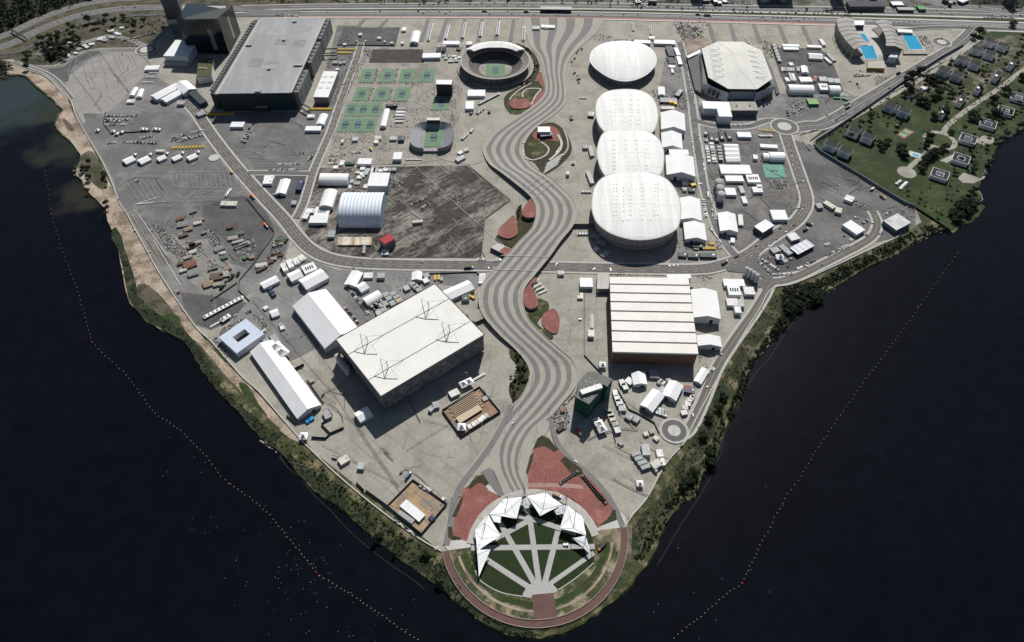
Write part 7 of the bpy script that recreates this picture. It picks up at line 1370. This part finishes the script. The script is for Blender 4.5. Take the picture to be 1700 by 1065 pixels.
truck(TI,495,560,545,590,mat('tan_paint',(.3,.2,.12)),'tan tipper trucks parked in the eastern open lot',L=9); truck(TI,420,520,450,500,whiteb,'white truck beside the long blue-grey wall',L=8); truck(TS,970,175,1012,125,mat('blue_paint2',(.1,.2,.35)),'blue and white truck north of the sand yard',L=9); truck(tl(720,800),1075,525,1110,525,whiteb,'small white truck on the lawn crossing path',L=5,h=2)
# ================================================================== lamp posts
def mk_lamp(h):
    e=empty('street_lamp',(0,0,0)); b=MB(); b.tube((0,0,0),(0,0,h),.18,metal,6,.1); b.build('pole',e)
    b=MB(); b.tube((-1.3,0,h-.1),(1.3,0,h),.09,metal,4); b.build('arm',e)
    for s in (-1,1): b=MB(); b.box(s*1.5,0,h-.12,h+.12,1,.4,kerbm); b.build('lamp_head',e)
    return e
LMP=None; LN=0
def lamps(T,pts,where,h=12):
    global LMP
    for x,y in pts:
        p=G(*T(x,y),h)
        if LMP is None: e=LMP=mk_lamp(12)
        else: e=copy_tree(LMP)
        e.location=(p.x,p.y,0); e.rotation_euler=(0,0,R.uniform(0,3)); e.scale=(1,1,h/12); q=T(x,y)
        e['label']='thin tall double-headed lamp post '+where; e['category']='street lamp'; e['group']='lamp posts '+where
lamps(TG,[(745,262),(840,335),(957,408),(1060,362),(1190,455),(1278,552),(1340,665),(1060,540),(1070,760),(1010,865),(1145,840),(1215,870),(915,960),(1140,960),(915,75),(1030,735)],'on the upper wavy promenade',18)
lamps(TLm,[(505,155),(425,262),(410,330),(480,470),(590,572),(740,706),(830,912),(1140,860),(1030,735),(900,645),(768,530),(705,380),(725,250),(720,178),(795,75),(640,190)],'on the lower wavy promenade',16)
lamps(TG,[(545,315),(657,250),(735,345),(855,535),(650,607),(410,455),(145,447),(358,755),(600,935),(245,370),(30,915),(320,920)],'on the streaked gravel lot and its rim',13)
lamps(TLm,[(475,715),(475,835),(270,960),(100,40)],'beside the mast-topped arena'); lamps(TLm,[(1145,320),(1145,540),(1360,285),(1365,455),(1370,625),(1380,808),(1040,160),(960,100)],'left of the strip-roofed arena',15)
lamps(TQ,[(1420,10),(1325,205),(1205,350),(1080,540),(925,825),(1565,245),(1455,425),(1320,635),(1345,890)],'near the foot of the promenade',15); lamps(TQ,[(365,475),(720,625),(1100,45),(1000,425),(1540,770)],'on the southwest plaza',15)
lamps(TR,[(165,290),(1210,465),(875,945),(1255,250),(755,380)],'on the southeast plaza',15); lamps(tl(720,800),[(408,160),(1115,60),(1415,60),(145,185)],'on the red terraces',14)
lamps(TD,[(580,190),(830,200),(1085,210),(1345,215),(1580,228),(75,90),(318,90),(555,125),(805,130),(1043,180),(1285,175),(1490,150)],'along the northern plaza, right half',16); lamps(TC,[(425,70),(660,75),(905,72),(1115,75),(1300,75),(180,70),(1570,190),(1130,170)],'along the northern avenue, middle',14); lamps(TB,[(1190,80),(1410,70),(1640,70),(1415,170),(1645,170)],'along the northern avenue, left',14)
lamps(TM,[(1095,90),(510,130),(370,90),(140,90),(865,190)],'along the main road near the silos',12); lamps(TN,[(1120,180)],'by the security building',14); lamps(W,[(455,260),(430,660),(380,910)],'on the plaza left of the joined arenas',12)
lamps(TA,[(905,545),(675,695),(745,785),(1140,430),(340,600)],'on the pale western lot',12)
# ================================================================== buoys on the lagoon
bm=mat('buoy_plastic',(.26,.24,.15),.5,.1,1); rbm=mat('red_buoy_plastic',(.6,.05,.05),.5); bo=None
def buoys(pts,step,where):
    global bo
    acc=0; P=[G(x,y,-2) for x,y in pts]; 
    for (xa,ya),(xb,yb) in zip(pts,pts[1:]):
        L=math.hypot(xb-xa,yb-ya); n=max(1,int(L/step))
        for i in range(n):
            t=i/n; p=G(xa+(xb-xa)*t,ya+(yb-ya)*t,-2)
            if bo is None: b=MB(); b.lathe([(.1,-.3),(.5,-.1),(.6,.25),(.4,.55),(.05,.7)],bm,8); bo=o=b.build('buoy')
            else: o=bo.copy(); COL.objects.link(o)
            o.location=(p.x+R.uniform(-.6,.6),p.y+R.uniform(-.6,.6),-2); o['label']='small pale float in the dotted line '+where; o['category']='buoy'; o['group']='line of floats '+where
buoys([(99,247),(85,258),(71,268),(80,315),(86,355),(98,397),(107,426),(125,470),(140,520),(153,568),(175,590),(205,617),(228,645),(252,682)],7,'off the upper left shore')
buoys([(252,682),(300,715),(343,758),(367,790),(382,803),(420,830),(448,855),(482,897),(510,930),(530,956),(560,972),(610,1005),(660,1040),(700,1066)],7,'off the lower left shore')
buoys([(1590,420),(1560,460),(1538,492),(1500,545),(1468,590),(1438,628),(1405,675),(1380,710),(1350,755),(1330,790),(1308,820),(1290,852),(1262,905),(1232,968),(1200,990),(1170,1018),(1140,1042),(1112,1065)],7.5,'off the right shore')
for (x,y) in ((71,268),(85,355),(153,568),(380,803),(530,956),(1524,509),(1232,968)):
    b=MB(); b.lathe([(.1,-.4),(.8,-.1),(.9,.4),(.5,1.),(.05,1.2)],rbm,8); o=b.build('marker_buoy'); o.location=G(x,y,-2); reg(o,'red marker buoy turning the dotted float line','buoy',x,y,'red marker buoys')
boomm=mat('floating_boom',(.035,.034,.034),.8,.3,.3)
for pts,lab in (([(463,757),(480,778),(500,795),(520,820),(550,848),(562,862),(590,890),(620,915),(650,938),(680,958),(705,978)],'thin floating line in the water along the lower left shore'),([(1100,1000),(1080,965)],''),([(1090,940),(1125,880),(1150,840),(1165,818),(1185,780),(1197,750),(1205,715),(1225,675),(1250,625),(1280,590),(1305,550),(1330,520)],'thin floating line in the water along the right shore'),([(462,748),(470,765),(478,775)],'short floating line joining the lower left shore')):
    if lab:
        P=[G(x,y,-1.9) for x,y in crom(pts,5)]; b=MB(); ribbon(b,P,.4,boomm,-1.9); o=b.build('floating_line'); tag(o,lab,'floating line')
b=MB(); fo=mat('foam',(.30,.30,.29),.9,.2,.5)
def foam(pts,w0):
    P=[G(x,y,-1.85) for x,y in crom(pts,8)]
    for p,q in zip(P,P[1:]):
        if R.random()<.8: ribbon(b,[(p.x+R.uniform(-1,1),p.y+R.uniform(-1,1)),(q.x+R.uniform(-1,1),q.y+R.uniform(-1,1))],w0*R.uniform(.4,1.3),fo,-1.85+R.uniform(0,.05))
for q in ([(1234,642),(1242,613),(1250,600)],[(1256,592),(1266,581),(1275,572)],[(1280,566),(1288,561)],[(1293,557),(1298,549)],[(1304,540),(1312,528)],[(1364,490),(1382,479),(1400,468)],[(1414,458),(1424,452),(1436,446)],[(1440,443),(1450,438)],[(1504,410),(1520,401),(1540,393)],[(1550,388),(1566,382)],[(1632,288),(1636,278)]): foam(q,3.2)
for q in ([(186,394),(190,400)],[(1626,303),(1624,314),(1630,326),(1628,333),(1612,336)],[(642,908),(692,945),(720,964)],[(432,730),(442,738),(462,750)]): foam(q,1.6)
o=b.build('shore_foam'); o['kind']='stuff'
b=MB()
def fl(x,y):
    p=G(x,y,-1.9); s=R.uniform(.15,.4); b.add([(p.x-s,p.y,-1.88),(p.x,p.y-s,-1.88),(p.x+s,p.y,-1.88),(p.x,p.y+s,-1.88)],[(0,1,2,3)],fo)
scatter([(280,700),(420,780),(560,900),(700,1000),(700,1065),(420,1065),(250,800)],90,fl); scatter([(450,880),(560,930),(560,1010),(450,1000)],40,fl); scatter([(1100,880),(1300,760),(1300,1065),(1060,1065)],14,fl)
o=b.build('water_flecks'); o['kind']='stuff'
# ================================================================== trees and shrubs
def crown_mesh(b,cx,cy,cz,rx,rz,n,lm,q=1.0,lobes=9,flat_=1):
    C=[]
    for i in range(lobes):
        a_=R.uniform(0,6.28); r_=rx*R.uniform(.2,.72); C.append((cx+r_*math.cos(a_),cy+r_*math.sin(a_),cz+rz*R.uniform(-.35,.55),rx*R.uniform(.28,.5),R.choice((0,0,0,1,1,2))))
    for i in range(n):
        c=R.choice(C); u=R.uniform(-1,1); a_=R.uniform(0,6.28); s=math.sqrt(1-u*u); rr=c[3]*R.uniform(.75,1.08)
        d=Vector((s*math.cos(a_),s*math.sin(a_),u)); p=Vector((c[0],c[1],c[2]))+Vector((d.x*rr,d.y*rr,d.z*rr*.8))
        nrm=(d+Vector((R.uniform(-.5,.5),R.uniform(-.5,.5),R.uniform(-.2,.8)))).normalized(); t1=nrm.orthogonal().normalized(); t1.rotate(Matrix.Rotation(R.uniform(0,6.28),3,nrm)); t2=nrm.cross(t1); k=q*R.uniform(.5,1.1)
        b.add([p-t1*k,p-t2*k*.7,p+t1*k,p+t2*k*.7],[(0,1,2,3)],leaf[(lm+c[4]-1) if 0<=lm+c[4]-1<3 else lm])
TREES=[]
def tree_proto(kind):
    e=empty(kind,(0,0,0))
    if kind=='palm_tree':
        b=MB(); b.tube((0,0,0),(.3,.2,7),.28,bark,6,.16); b.build('trunk',e); b=MB()
        for i in range(13):
            a_=i*.4833+R.uniform(-.1,.1); d=Vector((math.cos(a_),math.sin(a_),0)); s_=Vector((-d.y,d.x,0)); pr=Vector((.3,.2,7)); l_=R.uniform(2.6,3.4)
            for k in range(4):
                t=(k+1)/4; q=Vector((.3,.2,7))+d*l_*t+Vector((0,0,1.3*t-2.6*t*t)); w0,w1=.55*(1-(k/4)**2),.55*(1-t*t)+.05; b.add([pr-s_*w0,pr+s_*w0,q+s_*w1,q-s_*w1],[(0,1,2,3)],leaf[k%2+0]); pr=q
        b.build('crown',e)
    else:
        h,r_,n,q={'broadleaf_tree':(9,5.2,420,.85),'spreading_tree':(8,7,560,1.0),'shrub':(1.8,2.2,110,.5),'conifer':(10,3.0,300,.7)}[kind]
        b=MB(); b.tube((0,0,0),(.2,.1,h*.65),r_*.07,bark,6,r_*.04)
        for i in range(4 if kind!='shrub' else 2): a_=i*1.6+R.random(); b.tube((.15,.08,h*.4),(r_*.55*math.cos(a_),r_*.55*math.sin(a_),h*.8),r_*.035,bark,4,.05)
        b.build('trunk',e); b=MB(); crown_mesh(b,0,0,h*.72,r_,h*.3 if kind!='conifer' else h*.5,n,{'broadleaf_tree':1,'spreading_tree':0,'shrub':1,'conifer':0}[kind],q,12 if kind!='shrub' else 5); b.build('crown',e)
    return e
PROT={}
def trees(T,pts,kind,where,s=1.0,js=.25,lab=None):
    for x,y in pts:
        k=PROT.setdefault(kind,[]); 
        if len(k)<3: e=tree_proto(kind); k.append(e)
        else: e=copy_tree(R.choice(k))
        p=G(*T(x,y)); e.location=(p.x,p.y,0); e.rotation_euler=(0,0,R.uniform(0,6.28)); f=s*R.uniform(1-js,1+js); e.scale=(f,f,f*R.uniform(.85,1.15)); L_=(lab or {'palm_tree':'small palm tree','broadleaf_tree':'leafy green tree','spreading_tree':'dark spreading tree','shrub':'low green shrub','conifer':'tall dark narrow tree'}[kind]); ct='tree' if kind!='shrub' else 'shrub'; q=T(x,y)
        if len(pts)>9: reg(e,('smaller ' if f<s else 'larger ')+L_.replace('small ','')+' '+' '.join(where.split()[:4]).removesuffix(' the').removesuffix(' of'),ct,q[0],q[1],L_+'s '+where,True)
        else: reg(e,L_+' '+where,ct,q[0],q[1],L_+'s '+where,False)
def pick(poly,n,T=I1):
    out=[]; scatter(poly,n,lambda x,y:out.append((x,y)),T); return out
trees(I1,[(1504,136),(1510,128),(1526,121),(1538,131),(1546,136),(1556,142),(1548,165),(1556,158),(1500,160),(1507,150),(1528,170),(1540,176),(1614,64),(1624,58),(1680,44),(1648,190),(1612,196),(1646,168),(1666,154),(1696,132),(1565,190),(1550,196)],'spreading_tree','beside the houses of the condominium avenue',1.35)
trees(I1,[(1459,240),(1467,243),(1463,249),(1472,238),(1496,255),(1500,260),(1494,248)],'spreading_tree','standing in the open condominium lawn',1.1)
trees(I1,[(1538,238),(1540,230),(1536,245),(1568,247),(1562,252),(1540,264),(1534,268),(1528,276),(1534,272),(1546,260),(1550,256),(1578,222),(1530,285)],'spreading_tree','beside the loop of the condominium path',1.1)
trees(I1,[(1588,350),(1580,356),(1592,346),(1600,352),(1608,346),(1604,356),(1585,368),(1612,340),(1588,362),(1598,340)],'spreading_tree','massed at the right tip of the condominium shore',1.35); trees(I1,[(1658,235),(1640,274),(1634,284),(1608,323),(1604,330),(1615,318),(1668,226),(1690,214)],'broadleaf_tree','along the right condominium shore',1.1)
trees(TI,[(730,500),(730,540),(830,560),(820,600),(880,590),(870,630),(930,650),(970,670),(1010,700),(980,730),(1050,530),(1050,570),(1090,580),(1140,500),(1150,620),(915,480),(1080,460),(1260,330),(1280,290),(1300,180),(1340,140),(1380,190),(1240,150),(1190,190),(1310,320),(1330,230),(1380,150),(1150,200),(860,20),(860,60),(830,150),(930,80),(700,150)],'palm_tree','on the condominium lawn',1.05)
trees(I1,pick([(1390,215),(1500,150),(1590,92),(1700,60),(1700,108),(1600,170),(1560,190),(1500,215),(1440,250)],84),'broadleaf_tree','between the condominium houses',.9,.35); trees(I1,pick([(1590,200),(1700,130),(1700,205),(1650,240),(1610,290),(1560,300),(1590,240)],48),'broadleaf_tree','among the courtyard houses',.8,.35)
trees(I1,pick([(1350,240),(1360,252),(1500,175),(1620,75),(1600,84),(1480,160)],24),'shrub','along the estate wall path',1.5,.4)
trees(TA,[(230,470),(260,450),(240,490),(340,350),(320,390),(430,320),(440,350),(400,440),(440,450),(480,410),(520,430),(560,440),(600,400),(560,350),(640,330),(600,310),(500,300),(480,470),(520,480),(620,370),(440,390),(580,230),(610,250),(870,190),(830,220),(790,230),(1040,170),(1070,210),(1130,200),(1120,240),(1030,150),(1200,200),(960,200),(740,190),(235,580),(560,490),(890,160),(660,360)],'broadleaf_tree','in the tree-shaded settlement at upper left',1.25,.3)
trees(TF0,[(720,340),(700,350),(735,330),(750,300),(750,425),(735,440),(870,390),(875,410),(895,470),(890,640),(900,675),(880,730),(740,530),(690,370),(630,350)],'broadleaf_tree','on the sandy left shore',.85,.3)
trees(TS,[(735,650),(755,665),(1140,790),(1150,810),(1240,1030),(720,670),(1120,800),(1260,1040),(770,640),(880,780)],'broadleaf_tree','on the lower left shore bank',.7,.2)
trees(TS,pick([(120,60),(300,150),(620,350),(900,600),(1200,800),(1180,840),(850,640),(560,400),(250,210)],46),'shrub','on the lower left shore bank',.9,.4)
trees(TR,[(1480,690),(1500,710),(1520,700),(1490,730),(1480,780),(1500,800),(1520,770),(1350,870),(1320,900),(1290,950),(1260,1000),(1330,950),(1370,900),(1440,600),(1430,580),(1600,250),(1560,350),(1480,440)],'spreading_tree','on the lower right shore bank',.8,.25)
trees(TN,[(640,690),(680,700),(720,690),(760,700),(800,690),(650,740),(700,760),(740,740),(780,760),(580,810),(600,780),(560,830),(630,800),(700,640),(760,640),(660,660),(450,970),(480,940),(510,920),(430,1010),(800,730),(540,850)],'spreading_tree','massed on the right shore below the shore road',1.0,.25)
trees(TG,[(920,650),(912,680),(900,700),(905,730),(895,745)],'broadleaf_tree','between the two red teardrop terraces',.42,.2)
trees(TLm,pick([(640,760),(700,800),(790,900),(780,1040),(650,1060),(700,900),(680,830)],26),'broadleaf_tree','in the dark strip left of the lower promenade',.45,.25); trees(TQ,[(1240,30),(1280,60),(1320,40),(1260,110),(1300,130),(1270,170),(1340,70),(1265,210),(1245,90)],'broadleaf_tree','at the foot of the dark strip left of the promenade',.45,.2)
trees(TC,pick([(820,350),(960,385),(1045,470),(1070,560),(1000,690),(900,740),(960,660),(1040,560),(1010,460),(940,400)],30),'shrub','in the crescent hedge round the tennis stadium',1.3,.3); trees(TC,pick([(1510,390),(1430,420),(1370,500),(1380,600),(1430,690),(1400,690),(1350,600),(1345,500),(1400,410)],14),'shrub','in the crescent hedge left of the velodrome',1.2,.3)
trees(TJ,[(850,380),(840,400),(880,340),(905,330),(930,310),(970,290),(940,290),(900,300),(980,270),(870,370),(920,320)],'shrub','beside the dark house in the scrap yard',1.4,.3)
# stuff masses
def mass(name,poly,n,r_,h,lm,q,T=I1,leaves=34):
    b=MB(); 
    def f(x,y):
        p=G(*T(0,0)) if 0 else G(x,y); s=R.uniform(.6,1.3); crown_mesh(b,p.x,p.y,h*s*.55,r_*s,h*s*.5,leaves,lm,q*s,4)
    scatter(poly,n,f,T); o=b.build(name); o['kind']='stuff'
mass('forest_canopy',[(-60,-60),(225,-60),(190,-8),(120,8),(70,24),(40,36),(0,58),(-60,85)],1000,7,9,0,2.2)
mass('forest_canopy',[(-50,98),(0,104),(14,106),(22,106),(24,112),(14,124),(8,128),(0,125),(-50,126)],50,6,8,0,1.4)
mass('forest_canopy',[(1615,-40),(1760,-40),(1760,24),(1690,24),(1640,18),(1618,4)],110,6.5,9,0,1.6)
mass('roadside_trees',[(420,-6),(560,-10),(680,-10),(1140,-8),(1150,6),(1000,6),(850,7),(760,7),(680,8),(560,3),(430,3)],150,4.6,7,0,1.3)
mass('roadside_trees',[(1000,8),(1140,12),(1250,14),(1250,19),(1140,17),(1010,13)],16,3.6,6,0,1.2); mass('roadside_trees',[(1312,16),(1430,16),(1432,24),(1312,23)],24,3.4,6,0,1.2)
mass('canal_scrub',[(150,30),(280,24),(283,36),(262,52),(250,42),(200,34),(160,40),(120,55),(100,62),(110,50)],60,2.4,2.5,1,.8)
mass('shore_thicket',[(1510,402),(1500,392),(1440,420),(1400,440),(1364,462),(1330,475),(1310,488),(1318,508),(1345,500),(1380,475),(1420,450),(1470,425)],330,2.8,3.4,0,.9)
mass('shore_thicket',[(1500,394),(1530,374),(1560,374),(1576,383),(1540,390),(1515,400)],90,2.2,2.2,0,.8)
mass('shore_thicket',[(1326,470),(1296,480),(1300,520),(1284,545),(1262,575),(1236,610),(1222,650),(1206,690),(1214,695),(1236,645),(1250,600),(1285,558),(1312,520)],300,2.4,2.8,0,.85)
mass('shore_thicket',[(1190,745),(1206,700),(1200,690),(1180,735),(1164,770),(1150,800),(1120,820),(1096,850),(1075,885),(1055,925),(1062,935),(1085,900),(1105,865),(1130,832),(1158,815)],230,1.9,2.2,0,.7)
mass('reed_bed',[(470,724),(500,745),(545,785),(600,835),(660,880),(740,935),(780,1000),(840,1040),(900,1052),(870,1058),(830,1049),(776,1014),(738,980),(692,946),(642,908),(582,857),(528,818),(497,786),(466,751)],620,1.6,1.3,1,.6,leaves=20)
mass('reed_bed',[(190,396),(214,440),(228,492),(262,522),(300,545),(345,600),(390,660),(440,705),(470,730),(462,748),(425,716),(374,659),(334,611),(305,565),(258,540),(222,509),(206,465),(196,415)],260,1.7,1.2,1,.6,leaves=16)
mass('lawn_scrub',[(755,935),(790,975),(840,1000),(885,1012),(886,1028),(830,1018),(780,990),(752,950)],160,1.0,.8,2,.4,leaves=12); mass('lawn_scrub',[(925,1000),(985,965),(1020,905),(1030,905),(1020,950),(985,995),(930,1020)],150,1.0,.8,2,.4,leaves=12)
mass('settlement_scrub',[(50,100),(90,62),(140,66),(150,80),(110,92),(80,108)],70,2.2,2,1,.8)
mass('bank_scrub',[(1264,514),(1290,486),(1340,470),(1400,448),(1460,418),(1490,402),(1470,428),(1400,455),(1340,485),(1300,520),(1262,572),(1236,610),(1215,650),(1195,690),(1172,740),(1140,800),(1100,850),(1056,920),(1050,870),(1100,825),(1136,752),(1162,700),(1190,645),(1232,572)],420,1.3,1.2,1,.6,leaves=14)
mass('bank_scrub',[(212,425),(262,505),(300,545),(350,608),(400,660),(440,700),(470,728),(462,738),(410,690),(345,625),(300,560),(250,520),(215,480)],150,1.0,.9,1,.5,leaves=12)
mass('hedge_rows',[(1345,236),(1400,200),(1500,138),(1600,80),(1606,84),(1505,145),(1405,208),(1352,243)],140,1.5,2,1,.7,leaves=20)
mass('hedge_rows',[(1571,206),(1600,182),(1660,142),(1730,98),(1734,102),(1664,148),(1604,190),(1576,214)],90,1.4,1.8,1,.7,leaves=18)
mass('garden_shrubs',[(1400,230),(1500,165),(1600,105),(1700,70),(1700,205),(1620,285),(1560,215),(1480,210),(1440,240)],420,1.6,1.4,1,.6,leaves=16)
# ================================================================== far side of the avenue
for q,w_,h,lab,mm in (((240,30,540,30),24,10,'dark flat-roofed block north of the pool complex',mat('dark_roof',(.04,.045,.06))),((600,25,695,25),16,6,'pale pyramid-roofed pavilion beyond the avenue',white),((650,68,785,70),12,6,'grey low shed beyond the avenue',greybox),((820,60,880,60),16,6,'green canopied filling station beyond the avenue',greenm),((1590,-60,1650,-60),20,26,'ribbed grey tower block at the upper right',hot)):
    flat(TE,*q,w_,h,lab,name='far_building',cat='building',wm_=wallm,rm=mm)
for i in range(16):
    x=R.uniform(1000,1620); flat(I1,x,R.uniform(-4,3),x+R.uniform(5,14),R.uniform(-4,3),R.uniform(6,12),R.uniform(4,9),'low roof on the far side of the avenue',True,name='far_shed',cat='building',wm_=wallm,rm=R.choice((greybox,whiteb,concrete,shackm)))
debris([(700,20),(1140,40),(1150,10),(740,5)],200,TD,s=(1,4),hh=1.6); debris([(560,90),(1000,110),(1100,60),(700,40)],160,TE,s=(1,4))
for q,lab in (((-40,62,40,58),'dark footbridge crossing the western highway'),):
    a_,b_=G(18,48,6),G(42,62,6); b=MB(); b.tube(a_,b_,1.6,dkmetal,4); 
    for p in (a_,b_): b.tube((p.x,p.y,0),p,1,wallm)
    tag(b.build('footbridge'),lab,'footbridge')

trees(TA,pick([(410,430),(500,400),(640,320),(690,310),(680,360),(560,470),(480,500),(400,470)],22),'broadleaf_tree','crowding the settlement grove at upper left',1.2,.25)
trees(TA,pick([(300,360),(470,290),(520,330),(420,420),(330,440)],10),'broadleaf_tree','crowding the settlement grove at upper left',1.1,.25)
finish_labels()
